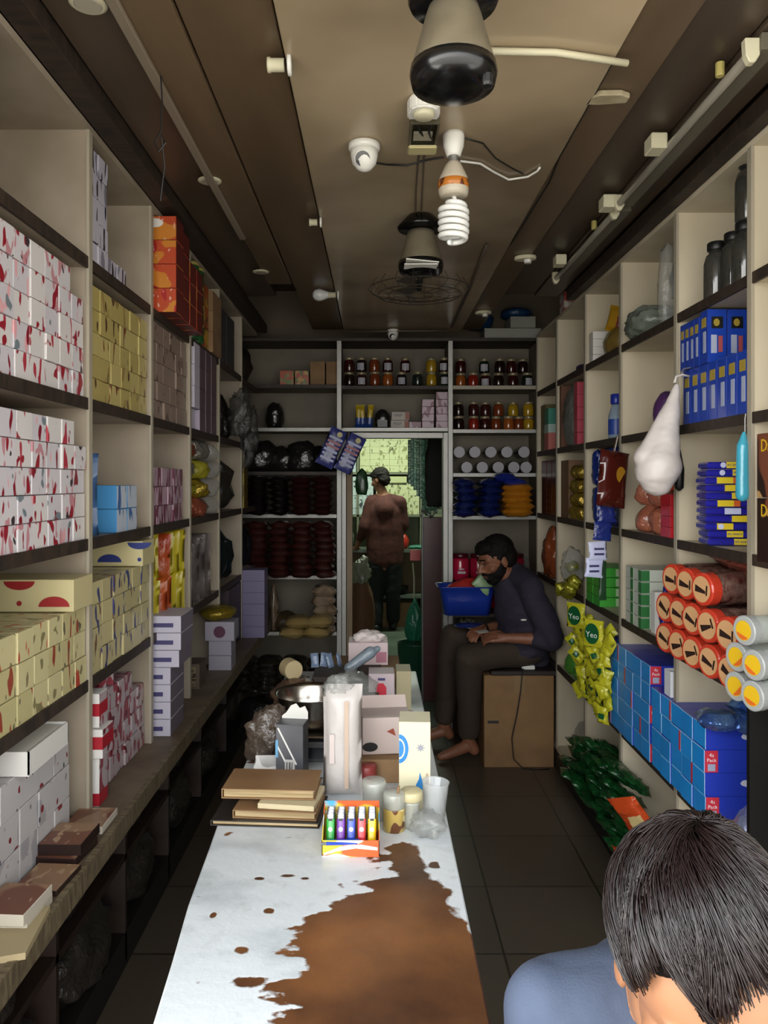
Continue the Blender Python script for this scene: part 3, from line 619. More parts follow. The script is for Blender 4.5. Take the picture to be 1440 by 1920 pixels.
tan = M('tan_powder_bag', 'a08a58', .3, bump=.4, col2='8c7545', scale=8)
for i, (x, z, r) in enumerate(((-.50, 0, .1), (-.335, .0, -.1), (-.46, .06, .05), (-.32, .065, -.1))):
    put('tan_bag', flatpouch(.165, .20, .065, tan, 30+i), (x, yb-.14, zb(1185)+.036+z), (PI/2, 0, r), label=['tan flour bag, lower left of four on the sixth shelf', 'tan flour bag, lower right of four on the sixth shelf', 'tan flour bag, upper left of four on the sixth shelf', 'tan flour bag, upper right of four on the sixth shelf'][i], cat='bag', group='tan flour bags')
put('brown_bag', bagmesh(.2, .14, .12, M('dull_brown_bag', '3c2f1c', .4, bump=.6), seed=33, amp=.12, sub=3), (-.56, yb-.0, zb(1185)), label='dull brown bag behind the tan flour bags', cat='bag')
fd = [flatpouch(.16, .17, .06, M('dark_olive_pack', '241f18', .15, spec=1, bump=.8, bscale=30), 41)]
for c in range(4):
    for r in range(4): put('dark_pack', fd[0], (-.80+.155*c, yb-.06, zb(1290)+.032+.05*r), (PI/2, 0, R.uniform(-.1, .1)), label='dark crinkled pack stacked on the lowest visible shelf left of the doorway', cat='pack', group='dark crinkled packs')
for i in range(2): put('dark_sack', bagmesh(.3, .25, .22, darkbag, seed=50+i, amp=.15, sub=3), (-.72+.33*i, yb+.0, 0), label='dark sack on the floor left of the doorway', cat='sack', group='dark sacks on the floor')
# right column
cyl = thing('grey_lid_jar', 'dark jar lying with its round grey lid outward', 'jar', (0, 0, -5))
put('jar_body', MB().lathe([(.036, .0), (.038, .01), (.038, .14), (.036, .15)], 24).mesh('b', M('dark_amber_glass', '150c0a', .1)), (0, 0, 0), (-PI/2, 0, 0), cyl)
put('lid', MB().lathe([(.033, -.012), (.035, -.010), (.035, .0), (.033, .002)], 24).mesh('l', M('grey_lid', '97959b', .45)), (0, 0, 0), (-PI/2, 0, 0), cyl)
k = 0
for r, (y, xs) in enumerate(((845, [861, 890, 920, 950, 982]), (874, [875, 904, 934, 963, 986]))):
    for i, px in enumerate(xs):
        z = zb(888)+.0385+(0 if r else .094)
        o = cyl if k == 0 else clone(cyl); k += 1
        o.location = ((px-705)*(YB+.03)/1440, YB+.03, z); o['label'] = ['leftmost', 'second', 'middle', 'fourth', 'rightmost'][i]+' of five grey-lidded jars lying in the '+['upper', 'lower'][r]+' row'; o['group'] = 'jars lying with grey lids outward'
blp = M('navy_pack', '101c50', .25, spec=.8, bump=.5); blp2 = M('royal_blue_pack', '1a2a80', .25, spec=.8, bump=.4); orp = M('orange_yellow_pack', 'a86c18', .3, bump=.4)
fb = [flatpouch(.14, .17, .05, blp, 60), flatpouch(.14, .17, .05, blp2, 61), flatpouch(.19, .18, .055, orp, 62)]
for c in range(2):
    for r in range(5): put('blue_pack', fb[0], (.535+.135*c, yb-.07, zb(968)+.027+.044*r), (PI/2, 0, R.uniform(-.15, .15)), label='navy blue flat pack piled on the right fourth shelf', cat='pack', group='navy packs on the fourth shelf')
for r in range(5): put('orange_pack', fb[2], (.84, yb-.07, zb(968)+.03+.036*r), (PI/2, 0, R.uniform(-.1, .1)), label='orange-yellow flat pack piled on the right fourth shelf', cat='pack', group='orange-yellow packs')
for r in range(2): put('royal_pack', fb[1], (.80-.02*r, yb-.08, zb(968)+.214+.028*r), (PI/2+.05, 0, .2-.3*r), label='royal blue flat pack, '+['lower', 'upper'][r]+' of two on the orange pile', cat='pack', group='royal blue packs')
rj = thing('red_jar', 'red plastic jar', 'jar', (0, 0, -5)); redp = M('crimson_jar', 'a31a36', .2, coat=.4)
put('jar_body', MB().lathe([(.050, 0), (.056, .008), (.056, .125), (.048, .140)], 22).mesh('b', redp, smooth=True), parent=rj)
put('lid', MB().lathe([(.050, .140), (.052, .142), (.052, .163), (.048, .166)], 22).mesh('l', M('dark_red_lid', '4a0c18', .3), smooth=True), parent=rj)
put('silver_print', MB().box(-.022, .026, -.0575, -.055, .045, .06).box(-.016, .018, -.0572, -.055, .07, .076).mesh('p', M('silver_ink', 'a59aa0', .3)), parent=rj)
k = 0
for r in range(2):
    for c in range(4):
        o = rj if k == 0 else clone(rj); k += 1
        o.location = (.525+.114*c, YB+.08, .768+.172*r if r == 0 else .768+.170); o['label'] = ['leftmost', 'second', 'third', 'rightmost'][c]+' red jar in the '+['lower', 'upper'][r]+' row behind the seated man'; o['group'] = 'red jars behind the seated man'
for i, (x, z, sx, sz) in enumerate(((.915, .768, .15, .17), (.92, .93, .14, .17))): put('clear_bag', bagmesh(sx-.01, .16, sz, clearbag, seed=70+i, amp=.2), (x-.015, YB+.12, z), label='clear crinkled bag right of the red jars, '+['lower', 'upper'][i], cat='bag')
put('red_cloth', bagmesh(.16, .12, .07, M('red_cloth', '8e1c20', .8), seed=74, amp=.12, sub=3), (.86, 4.56, .7665), label='folded red cloth behind the seated man', cat='cloth')
bgp = printed('dark_leaf_print', '3c3a30', [('8c8870', 40, (1, 1, 1), .52)])
t = thing('printed_sack', 'dark sack with white scribble print under the blue bin', 'sack', (.57, YB+.12, .34)); put('sack_body', bagmesh(.2, .18, .36, bgp, seed=80, amp=.06), parent=t)
put('carton', boxmesh(.45, .2, .32, M('dull_brown_carton', '3a2a1c', .8)), (.70, YB+.13, .0), label='dull brown carton on the floor under the printed sack', cat='carton')
# goods on top of the right back column
wb = M('dim_white_board', '8c8a82', .5); bls = M('blue_sack', '14385c', .35, bump=.4)
for nm, x0, x1, z, h, m, lab, cat in (('white_carton', .67, 1.02, 2.432, .065, wb, 'long white carton lying on top of the back shelving', 'carton'), ('white_carton', .83, .985, 2.50, .07, wb, 'short white carton lying on the long one', 'carton'),
                                      ('blue_sack', .56, .74, 2.505, .12, bls, 'blue sack on the left end of the long white carton', 'sack'), ('blue_sack', .78, .98, 2.572, .07, bls, 'folded blue sack on the short white carton', 'sack')):
    me = boxmesh(x1-x0, .2, h, m) if cat == 'carton' else bagmesh(x1-x0, .2, h, m, seed=85, amp=.1, sub=3)
    put(nm, me, ((x0+x1)/2, YB+.14, z), label=lab, cat=cat)
put('red_carton', boxmesh(.14, .10, .10, printed('red_white_box', '9a3a34', [('b8b0a8', 10, (1, 1, 3), .5)])), (1.05, 4.05, 2.439), label='small red and white carton on top of the right shelving', cat='carton')
# ================================================================== RIGHT SHELVING GOODS
# top shelf: dark bottles
bt = thing('dark_bottle', 'dark clear bottle', 'bottle', (0, 0, -5)); bgl = M('smoked_clear_bottle', '33332f', .1, alpha=.8, spec=1)
put('bottle_body', MB().lathe([(.034, 0), (.037, .006), (.037, .11), (.030, .135), (.022, .142), (.022, .15)], 20).mesh('b', bgl, smooth=True), parent=bt)
put('cap', MB().lathe([(.026, .150), (.027, .152), (.027, .172), (.024, .175)], 20).mesh('c', black, smooth=True), parent=bt)
k = 0
for i, (d, x) in enumerate(((2.30, 1.02), (2.21, 1.03), (2.12, 1.02), (2.25, 1.11), (2.15, 1.12), (2.05, 1.04), (2.33, 1.12), (2.06, 1.14))):
    o = bt if k == 0 else clone(bt); k += 1; o.location = (x, d, 2.0905)
    o['label'] = 'dark clear bottle with a black cap on the top right shelf'; o['group'] = 'dark bottles on the top right shelf'
for i, (d, x) in enumerate(((2.12, 1.03), (2.06, 1.09))):
    o = clone(bt, (x, d, 2.0905+.176)); o['label'] = 'dark clear bottle standing on the others, '+['farther', 'nearer'][i]+' one'; o['group'] = 'dark bottles of the second layer'
gb = M('greenish_plastic_bag', '6a7268', .25, alpha=.85, spec=.8, bump=.6)
put('plastic_bag', bagmesh(.24, .30, .12, gb, seed=101, amp=.2), (1.06, 2.88, 2.091), label='greenish grey plastic bag slumped on the top right shelf', cat='bag')
put('clear_roll', bagmesh(.07, .06, .29, clearbag, seed=102, amp=.12), (1.01, 2.66, 2.091), label='upright roll of shiny clear bags against the post, top right shelf', cat='bag')
put('dark_leafy_bag', bagmesh(.12, .12, .16, M('dark_green_bag', '1c2418', .3, bump=.8), seed=103, amp=.3, sub=3), (1.10, 2.74, 2.20), label='dark green bag behind the clear roll', cat='bag')
put('noodle_packet', pouchmesh(.10, .11, .05, [M('amber_film', 'a07818', .25), M('dark_red_film', '6a2020', .3)], seed=104, band=[(0, .6, .6, 1, 1)]), (1.04, 3.34, 2.20), (.1, .3, -PI/2+.9), label='yellow and red packet resting on the clear tub', cat='packet')
put('clear_tub', bagmesh(.15, .22, .13, M('amber_clear', '7a6430', .15, alpha=.9, spec=1, bump=.5), seed=105, amp=.08), (1.06, 3.32, 2.091), label='clear tub with amber goods on the top right shelf', cat='tub')
for r in range(4): put('white_box', boxmesh(.08, .06, .034, whitebox), (1.02, 3.50, 2.0905+.035*r), label='small white box, '+['bottom', 'second', 'third', 'top'][r]+' of four on the top right shelf', cat='box', group='small white boxes')
put('purple_pouch', bagmesh(.12, .14, .05, M('purple_film', '2c2444', .3, bump=.4), seed=106, amp=.1, sub=3), (1.05, 3.82, 2.091), label='purple pouch lying on the top shelf near the corner', cat='pouch')
t = thing('small_bottle', 'small clear bottle at the corner end of the top shelf', 'bottle', (1.02, 4.22, 2.091)); put('bottle_body', MB().lathe([(.02, 0), (.022, .005), (.022, .05), (.009, .07), (.009, .085)], 16).mesh('b', M('pale_blue_clear', '8fa2ae', .1), smooth=True), parent=t); put('cap', MB().lathe([(.012, .085), (.012, .10)], 12).mesh('c', white), parent=t)
# second shelf: tall blue cartons
bcb = M('cobalt_card', '1b3c9c', .3, coat=.3); bside = M('cobalt_side', '15297c', .3, coat=.3); gold = M('gold_spot', '9a8636', .35); silv = M('silver_grey_ink', '9aa2b8', .4); redi = M('brick_ink', '9c4a4a', .4)
def bluecarton(x, y, z, w, dep, h, label, group, det):
    key = ('bc', w, dep, h, det)
    if key in _J: return clone(_J[key], (x, y, z), None, label, group)
    t = thing('blue_carton', label, 'carton', (x, y, z), group=group)
    put('carton_body', boxmesh(w, dep, h, [bside, bcb], (1, 1, 1, 0, 0, 0)), parent=t)
    yf = -dep/2
    put('gold_spot', disc(.009, .011, gold), (-.002, yf-.0006-.0002, h*.75), FRONT, t)
    put('black_panel', MB().box(-w*.3, w*.3, yf-.0008, yf+.0002, h*.64, h*.86).mesh('p', black), parent=t)
    put('silver_lettering', MB().box(-w*.32, -w*.02, yf-.001, yf+.0002, h*.18, h*.52).mesh('p', silv), parent=t)
    put('red_lettering', MB().box(w*.06, w*.28, yf-.001, yf+.0002, h*.2, h*.5).mesh('p', redi), parent=t)
    xf = -w/2
    put('side_lettering', MB().box(xf-.0008, xf+.0002, -dep*.28, dep*.1, h*.2, h*.6).mesh('p', silv), parent=t)
    put('side_panel', MB().box(xf-.0008, xf+.0002, -dep*.3, dep*.3, h*.68, h*.86).mesh('p', gold), parent=t)
    _J[key] = t; return t
for c in range(3): bluecarton(1.004+.059*c, 2.285, 1.7285+.1715, .057, .05, .158, 'tall blue carton with a gold spot, '+['left', 'middle', 'right'][c]+' of the front trio', 'front trio of tall blue cartons', 1)
for c in range(4): bluecarton(1.004, 2.337+.036*c, 1.7285+.1715, .057, .034, .148, 'tall blue carton in the upper row behind the front trio', 'upper row of tall blue cartons', 1)
for c in range(7): bluecarton(1.015, 2.045+.061*c, 1.7285, .078, .056, .170, 'tall blue carton in the lower row on the second right shelf', 'lower row of tall blue cartons', 2)
for c in range(3): bluecarton(1.10+.082*c-.0, 2.07, 1.7285, .078, .056, .170, 'tall blue carton behind the lower row', 'inner lower blue cartons', 2)
put('purple_bag', bagmesh(.10, .10, .15, M('purple_bag', '4a2a58', .35, bump=.4), seed=110, amp=.1, sub=3), (1.06, 2.80, 1.7285), label='purple bag behind the hanging white bag', cat='bag')
# hanging white carrier bag
wbm = M('white_carrier_film', 'c4bcb8', .45, bump=.25, bscale=18)
hb = thing('carrier_bag', 'full white carrier bag hanging from the right shelving', 'bag', (.875, 2.36, 1.50))
prims = [('c', (-.012, 0, .085), .066, (.052, .01, .345), .009), ('c', (-.012, 0, .055), .050, (-.004, 0, .10), .066), ('c', (-.045, 0, .12), .036, (.050, .01, .33), .009)]
organic('bag_body', prims, wbm, .005, 3, hb, fold=.0045, ffreq=18)
put('handle_loop', MB().tube([(.048, .015, .355), (.055, .02, .375), (.075, .025, .382), (.10, .03, .378)], .004).mesh('h', wbm, smooth=True), parent=hb)
put('bag_hook', MB().tube([(.98, 2.385, 1.905), (.955, 2.385, 1.90), (.945, 2.385, 1.885), (.955, 2.385, 1.87)], .0025).mesh('h', alum), label='metal hook on the post carrying the white carrier bag', cat='hook')
t = thing('hanging_brush', 'small black brush with a metal ring hanging beside the white bag', 'brush', (.968, 2.452, 1.52)); put('bristle_head', MB().lathe([(.004, 0), (.014, .01), (.016, .07), (.010, .10), (.005, .13)], 12).mesh('b', black, smooth=True), parent=t); put('ring', MB().tube([(0, 0, .13), (0, 0, .18)], .003).mesh('r', alum), parent=t)
t = thing('blue_bottle', 'clear bottle with a blue cap and blue label on the second right shelf', 'bottle', (1.02, 3.26, 1.7285)); put('bottle_body', MB().lathe([(.03, 0), (.033, .006), (.033, .10), (.02, .14), (.014, .15)], 18).mesh('b', M('pale_clear_bottle', '8090a0', .1), smooth=True), parent=t); put('cap', MB().lathe([(.022, .15), (.024, .153), (.024, .19), (.02, .193)], 16).mesh('c', M('blue_cap', '1d2f90', .3), smooth=True), parent=t); put('label_band', MB().lathe([(.0335, .02), (.0337, .021), (.0337, .085), (.0335, .086)], 18, cap=False).mesh('l', M('blue_band', '24408c', .4), smooth=True), parent=t)
for r in range(5): put('pink_box', boxmesh(.1, .06, .061, M('pink_card', 'a83c4c', .5)), (1.03, 3.77, 1.7285+.062*r), label='pink box, '+['bottom', 'second', 'third', 'fourth', 'top'][r]+' of the pink column', cat='box', group='pink boxes in a column')
put('clear_bag', bagmesh(.12, .20, .32, M('dark_clear_bag', '5a5c58', .15, alpha=.85, spec=1, bump=.8), seed=112, amp=.12), (1.02, 3.93, 1.7285), label='dark clear bag with cards standing beside the pink column', cat='bag')
put('brown_board', boxmesh(.12, .03, .33, M('brown_board', '5c3822', .5)), (1.04, 4.085, 1.7285), label='narrow brown carton standing beside the dark clear bag', cat='carton')
for i, (d, z, h, c, n) in enumerate(((4.42, 1.7285, .10, 'a85c54', 'salmon pink'), (4.42, 1.829, .05, '9ab0a8', 'pale green'), (4.42, 1.880, .09, '2f7a68', 'teal'))): put('small_carton', boxmesh(.1, .1, h, M('card_'+n.replace(' ', '_'), c, .5)), (1.03, d, z), label=n+' carton in the corner pile on the second right shelf', cat='carton')
for r in range(3): put('olive_box', boxmesh(.1, .12, .09, M('olive_card', '5c5024', .5)), (1.04, 4.55, 1.7285+.092*r), label='olive yellow carton at the corner end of the second right shelf', cat='carton', group='olive cartons')
# third shelf: bubblegum tower, cyan pack
gbl = M('gum_blue', '20208c', .2, coat=.4, bump=.2); gyl = M('gum_yellow', 'd0b828', .35); gor = M('gum_orange', 'c05a24', .35); gwh = M('gum_white', 'b8bcd8', .4)
fstrip = pouchmesh(.13, .10, .024, gbl, seed=120, nx=8, nz=7, crimp=.001, wr=.12)
zz = 1.3605
for i in range(11):
    t = thing('gum_strip', 'blue chewing gum strip in the tower, number %s from the bottom' % ['one', 'two', 'three', 'four', 'five', 'six', 'seven', 'eight', 'nine', 'ten', 'eleven'][i], 'packet', (1.045+R.uniform(-.006, .006), 2.30, zz+.012), (0, 0, -.12), group='blue gum strips in the tower')
    put('wrapper', boxmesh(.135, .10, .0205, gbl, bevel=.005), (0, 0, -.0102), parent=t)
    a = gyl if i not in (4,) else gwh
    put('yellow_label', MB().box(.005-.02*(i % 3), .05-.02*(i % 3), -.0525, -.04, -.008, .010).mesh('l', a), parent=t)
    if i in (0, 1, 9, 10): put('lettering', textmesh('BIG BABOL', .0085, bside), (.0275-.02*(i % 3), -.0530, .001), FRONT, t)
    if i in (5, 6, 7, 8): put('orange_label', MB().box(.05-.02*(i % 3), .068-.02*(i % 3), -.0525, -.04, -.008, .010).mesh('l', gor), parent=t)
    if i in (2, 9, 10): put('round_logo', disc(.008, .008, gwh), (-.025, -.0535, .001), FRONT, t)
    zz += .0225
for i in range(3): put('gum_heap', bagmesh(.11, .10, .10, gbl, seed=122+i, amp=.3), (1.15, 2.24+.02*i, 1.3605+.097*i), label='heap of blue gum strips right of the tower, '+['bottom', 'middle', 'top'][i], cat='packets')
put('cyan_pack', organic('cyan', [('c', (0, 0, 0), .018, (0, 0, .13), .015), ('c', (0, 0, .13), .014, (.004, 0, .165), .005)], M('cyan_film', '3f9cb4', .25, coat=.4, bump=.2), .005, 2).data, (.962, 2.015, 1.515), label='cyan tube-shaped pack hanging from the right shelf edge', cat='pack')
for o in [o for o in bpy.data.objects if o.name.startswith('cyan') and o.name != 'cyan_pack']: bpy.data.objects.remove(o)
put('hang_loop', MB().tube([(.968, 2.015, 1.68), (.968, 2.015, 1.715), (.97, 2.015, 1.728)], .002).mesh('l', alum), label='wire loop holding the cyan pack', cat='wire')
ogb = M('orange_red_pack', 'b04830', .25, bump=.3); rdb = M('bright_red_card', 'b4222c', .3, coat=.3)
for r in range(4): put('red_carton', boxmesh(.16, .09, .036, rdb), (1.06, 2.60, 1.361+.037*r), label='red flat carton, '+['bottom', 'second', 'third', 'top'][r]+' of four under the white bag', cat='carton', group='red flat cartons')
for r in range(2):
    for c in range(2): put('copper_bag', bagmesh(.16, .13, .11, M('copper_clear', '9a5a44', .15, spec=1, bump=.7), seed=130+r*2+c, amp=.15, sub=3), (1.05, 2.74+.14*c, 1.361+.10*r), label='coppery clear bag beside the red cartons', cat='bag', group='coppery clear bags')
put('orange_bag', bagmesh(.16, .26, .04, ogb, seed=134, amp=.1, sub=3), (1.06, 2.66, 1.515), label='orange film bag lying on the red flat cartons', cat='bag')
for r in range(2): put('cream_box', boxmesh(.12, .08, .07, M('cream_small_card', 'a89c84', .6)), (1.04, 2.97, 1.58+.072*r) if False else (1.19, 2.60, 1.361+.072*r), label='cream box in the recess behind the white bag', cat='box', group='cream boxes')
nb = M('navy_film', '17286e', .25, spec=.8, bump=.5)
for r in range(2):
    for c in range(4): put('navy_packet', pouchmesh(.12, .17, .05, nb, seed=140+r*4+c, wr=.25), (1.01, 3.13+.12*c, 1.361+.165*r), (0, 0, -PI/2+R.uniform(-.3, .3)), label='navy packet with white marks on the third right shelf', cat='packet', group='navy packets on the third right shelf')
hm = thing('hanging_pack', 'glossy brown refill pack with a yellow mark hanging before the navy packets', 'pack', (.875, 2.87, 1.455), (0, 0, rad(25)))
put('pack_body', pouchmesh(.14, .21, .05, M('glossy_brown_film', '4a1812', .15, coat=.6), seed=150, wr=.08), (0, 0, 0), (0, .12, 0), hm)
put('yellow_mark', disc(.022, .03, M('amber_mark', 'a87a20', .4), a0=20, a1=250), (.025, -.030, .12), FRONT, hm)
put('hang_cord', MB().tube([(.015, 0, .205), (.06, .03, .265), (.09, .05, .275)], .0015).mesh('c', brownbox), parent=hm)
ss = thing('sachet_strip', 'hanging strip of blue and white sachets below the brown pack', 'sachets', (.86, 2.92, 1.195), (0, 0, rad(10)))
for i, (z, m, x) in enumerate(((.20, nb, .02), (.13, nb, .0), (.055, gwh, -.012), (-.01, gwh, -.03))):
    put('sachet', pouchmesh(.075, .072, .012, m, seed=160+i, crimp=.005), (x, .004*i, z), (0, .15*(i % 2)-.05, 0), ss)
    if m is gwh: put('dark_lettering', MB().box(-.02, .02, -.008, -.0075, .02, .028).box(-.02, .02, -.008, -.0075, .04, .048).mesh('p', pb), (x, .004*i, z), (0, 0, 0), ss)
put('cord', MB().tube([(.02, .01, .27), (.05, .03, .40), (.09, .05, .53)], .0015).mesh('c', white), parent=ss)
put('green_sachet', pouchmesh(.03, .15, .012, M('dark_green_film', '1c3a20', .3), seed=166), (.012, .02, -.10), (0, 0, 0), ss)
put('brown_carton', boxmesh(.14, .16, .30, M('plain_brown_card', '6c4e34', .6)), (1.06, 4.03, 1.361), label='plain brown carton behind the gold foil packs', cat='carton')
gf = M('bright_gold_foil', '9c8434', .12, .7, bump=.6)
for r in range(4):
    for c in range(2): put('gold_packet', bagmesh(.09, .09, .07, gf, seed=170+r*2+c, amp=.2, sub=3), (1.02, 3.78+.1*c, 1.361+.068*r), (0, 0, r), label='gold foil packet heaped on the third right shelf', cat='packet', group='gold foil packets')
for c in range(3): put('maroon_box', boxmesh(.12, .12, .31, M('maroon_glossy_card', '4c2018', .25)), (1.04, 4.22+.13*c, 1.361), label='tall maroon glossy carton at the corner of the third right shelf', cat='carton', group='tall maroon cartons')
# fourth shelf: sweet jars with red lids, lying
jl = M('orange_red_lid', 'c03a26', .3, coat=.3); jst = M('lid_sticker_peach', 'c89a6c', .5); jdk = M('lid_print_dark', '2a1712', .5)
sj = M('wrapped_sweets_seen_through', '94766a', .12, .45, col2='5a2a24', scale=26, bump=.9, bscale=50)
LJ = thing('sweet_jar', 'lying sweet jar', 'jar', (0, 0, -5))
put('jar_body', MB().lathe([(.040, .012), (.045, .03), (.047, .05), (.047, .17), (.043, .18)], 24).mesh('b', sj, smooth=True), (0, 0, 0), (0, PI/2, 0), LJ)
lid = put('lid', MB().lathe([(.044, -.014), (.047, -.010), (.047, .018), (.044, .020)], 28).mesh('l', jl, smooth=False), (0, 0, 0), (0, PI/2, 0), LJ)
st = put('sticker', disc(.037, .037, jst, 28, .0008), (0, 0, -.0145), (PI, 0, 0), lid)
def decal_l(polys, m, parent): 
    mb = MB()
    for p in polys: mb.prism(p, 0, .0004)
    return put('sticker_print', mb.mesh('print', m), (0, 0, -.0156), (PI, 0, 0), parent)
decal_l([[(-.010, -.026), (.010, -.026), (.010, .018), (.002, .018)], [(-.014, .020), (.014, .020), (.014, .026), (-.014, .026)]], jdk, lid)
k = 0
LJP = [(0, 2.39), (0, 2.28), (0, 2.165), (1, 2.445), (1, 2.335), (1, 2.235), (1, 2.13), (1, 2.01), (2, 2.445), (2, 2.34), (2, 2.235), (2, 2.12), (2, 2.0)]
W5 = ['farthest', 'second', 'middle', 'fourth', 'nearest']; cc = {}
def clone3(t): return clone(t)
for r, d in LJP:
    o = LJ if k == 0 else clone3(LJ); k += 1; i = cc.get(r, 0); cc[r] = i+1
    o.location = (.93, d, 1.054+(2-r)*.0965); o.rotation_euler = (R.uniform(-.5, .5), 0, rad(14))
    o['label'] = 'sweet jar lying with its red lid outward, '+(W5[i] if r else ['farthest', 'middle', 'nearest'][i])+' of the '+['top', 'middle', 'bottom'][r]+' row'; o['group'] = 'red-lidded sweet jars lying'
put('sweet_jar_wrap', bagmesh(.24, .48, .07, M('copper_wrap_foil', '8c4a3c', .15, .5, bump=.9), seed=181, amp=.1), (1.13, 2.23, 1.285), label='copper foil sweets wrap lying over the jars', cat='bag')
yj = thing('yellow_sticker_jar', 'clear jar', 'jar', (0, 0, -5)); glid = M('grey_clear_lid', '9a9c9a', .3)
put('jar_body', MB().lathe([(.030, .01), (.034, .02), (.034, .13), (.03, .14)], 20).mesh('b', M('clear_jar_wall', 'b8beb8', .08, alpha=.6, spec=1, bump=.2), smooth=True), (0, 0, 0), (0, PI/2, 0), yj)
l2 = put('lid', MB().lathe([(.033, -.012), (.036, -.010), (.036, .010), (.033, .012)], 24).mesh('l', glid), (0, 0, 0), (0, PI/2, 0), yj)
put('yellow_sticker', disc(.024, .024, M('yellow_sticker', 'd0a81c', .4), 24, .0008), (0, 0, -.0125), (PI, 0, 0), l2)
put('orange_segment', disc(.022, .022, M('orange_segment', 'c86020', .4), 16, .0012, -60, 60), (0, 0, -.0125), (PI, 0, 0), l2)
for i, (d, z, lab) in enumerate(((1.905, 1.043, 'farther jar of the bottom row with a yellow sticker lid'), (1.82, 1.043, 'nearer jar of the bottom row with a yellow sticker lid'), (1.90, 1.117, 'farther jar of the second row with a yellow sticker lid'), (1.815, 1.117, 'nearer jar of the second row with a yellow sticker lid'), (1.86, 1.190, 'jar with a yellow sticker lid at the top of the small pile'))):
    o = yj if i == 0 else clone(yj); o.location = (.90, d, z); o.rotation_euler = (R.uniform(-1, 1), 0, rad(18)); o['label'] = lab; o['group'] = 'jars with yellow sticker lids'
# green and white cartons, dark blue strip
wg = M('white_green_card', 'bcc0b4', .4); gn = M('bright_green_card', '3c9c34', .4); gn2 = M('leaf_green', '2c6c38', .4)
for c in range(2):
    for r in range(5):
        t = thing('white_green_carton', 'white carton with a green stripe piled on the fourth right shelf', 'carton', (1.062, 2.87+.09*c, 1.0055+.044*r), group='white and green cartons'); put('carton_body', boxmesh(.17, .086, .042, wg), parent=t)
        put('green_stripe', MB().box(-.086, -.0852, -.043, -.012, .002, .040).mesh('g', gn2), parent=t)
        if c == 0: put('green_end', MB().box(-.085, -.055, -.0437, -.043, .002, .040).mesh('g', gn2), parent=t)
t = thing('white_carton', 'white upright carton in front of the white and green pile', 'carton', (1.04, 2.76, 1.0055)); put('carton_body', boxmesh(.09, .04, .15, whitebox), parent=t); put('grey_print', MB().box(-.03, .03, -.0212, -.02, .1, .13).mesh('p', M('grey_ink', '8c8c88', .5)), parent=t)
put('gum_chain', bagmesh(.05, .06, .19, M('indigo_film', '181878', .2, spec=.8, bump=.6), seed=190, amp=.35), (.995, 2.64, 1.0055), label='indigo strip of sweets standing beside the red-lidded jars', cat='packets')
for c in range(2):
    for r in range(4):
        t = thing('green_carton', 'bright green carton, '+['farther', 'nearer'][1-c]+' column, '+['bottom', 'second', 'third', 'top'][r], 'carton', (1.04, 3.38+.11*c, 1.0055+.043*r), group='bright green cartons'); put('carton_body', boxmesh(.14, .10, .041, gn), parent=t)
        put('white_label', MB().box(.0, .05, -.0508, -.05, .004, .036).mesh('w', M('pale_green_label', 'a8c09a', .5)), parent=t)
put('orange_bag', bagmesh(.12, .30, .3, M('orange_brown_film', '8a4424', .2, alpha=.92, spec=.9, bump=.6), seed=192, amp=.2), (1.01, 4.38, 1.0055), label='orange-brown clear bag in the corner behind the seated man', cat='bag')
yf = M('yellow_green_foil', '98942c', .15, .5, bump=.6)
put('clear_sweet_bag', bagmesh(.13, .16, .18, clearbag, seed=194, amp=.25), (.95, 3.72, 1.06), label='clear shiny bag hanging at the right shelving beside the seated man', cat='bag')
for i in range(6): put('yellow_foil_packet', bagmesh(.07, .07, .07, yf, seed=195+i, amp=.35, sub=3), (.915, 3.62+.06*(i % 4), 1.02+.03*(i % 2)-.0 + (.0 if i < 4 else .08)), (i, 0, i), label='yellow-green foil packet below the clear hanging bag', cat='packet', group='yellow-green foil packets')
# lollipop packets
yfilm = M('lolly_yellow_film', 'b8b428', .25, coat=.3, bump=.4); ygr = M('lolly_green', '14502c', .3)
lp = [pouchmesh(.055, .075, .025, [yfilm, ygr], seed=200+i, crimp=.008, wr=.5, nx=7, nz=9, band=[(.35, .65, .35, .65, 1)] if i == 0 else None) for i in range(4)]
for r in range(8):
    for c in range(6):
        put('lolly_packet', lp[(r*5+c*3) % 4], (.925+R.uniform(-.015, .015), 3.10+.075*c, .568+.045*r+R.uniform(0, .02)), (R.uniform(-.4, .4), R.uniform(-.9, .9), -PI/2+.45+R.uniform(-.5, .5)), label='yellow wrapped lolly packet in the bristling heap on the fifth right shelf', cat='packet', group='yellow lolly packets')
for i, (d, z) in enumerate(((3.42, .955), (3.14, .93))):
    t = thing('lolly_badge', 'green oval badge with white letters on the yellow lollies, '+['farther', 'nearer'][i], 'packet', (.89, d, z), (0, 0, -.9)); put('badge_wrapper', pouchmesh(.10, .11, .02, yfilm, seed=210+i), (0, 0, -.055), parent=t)
    put('green_oval', disc(.034, .042, ygr, 24, .001), (0, -.0130, 0), FRONT, t); put('lettering', textmesh('Yeo', .034, M('lolly_white', 'd8dcd0', .4)), (0, -.0150, -.005), FRONT, t)
for i in range(2): put('green_pack', bagmesh(.13, .16, .11, M('lime_film', '4c8c34', .3, bump=.4), seed=214+i, amp=.15, sub=3), (1.03, 3.76+.18*i, .566), label='lime green pack behind the seated man, '+['nearer', 'farther'][i], cat='pack')
put('navy_carton', boxmesh(.16, .12, .2, M('dark_navy_card', '1c2444', .4)), (1.07, 3.60, .566), label='dark navy carton behind the yellow lollies', cat='carton')
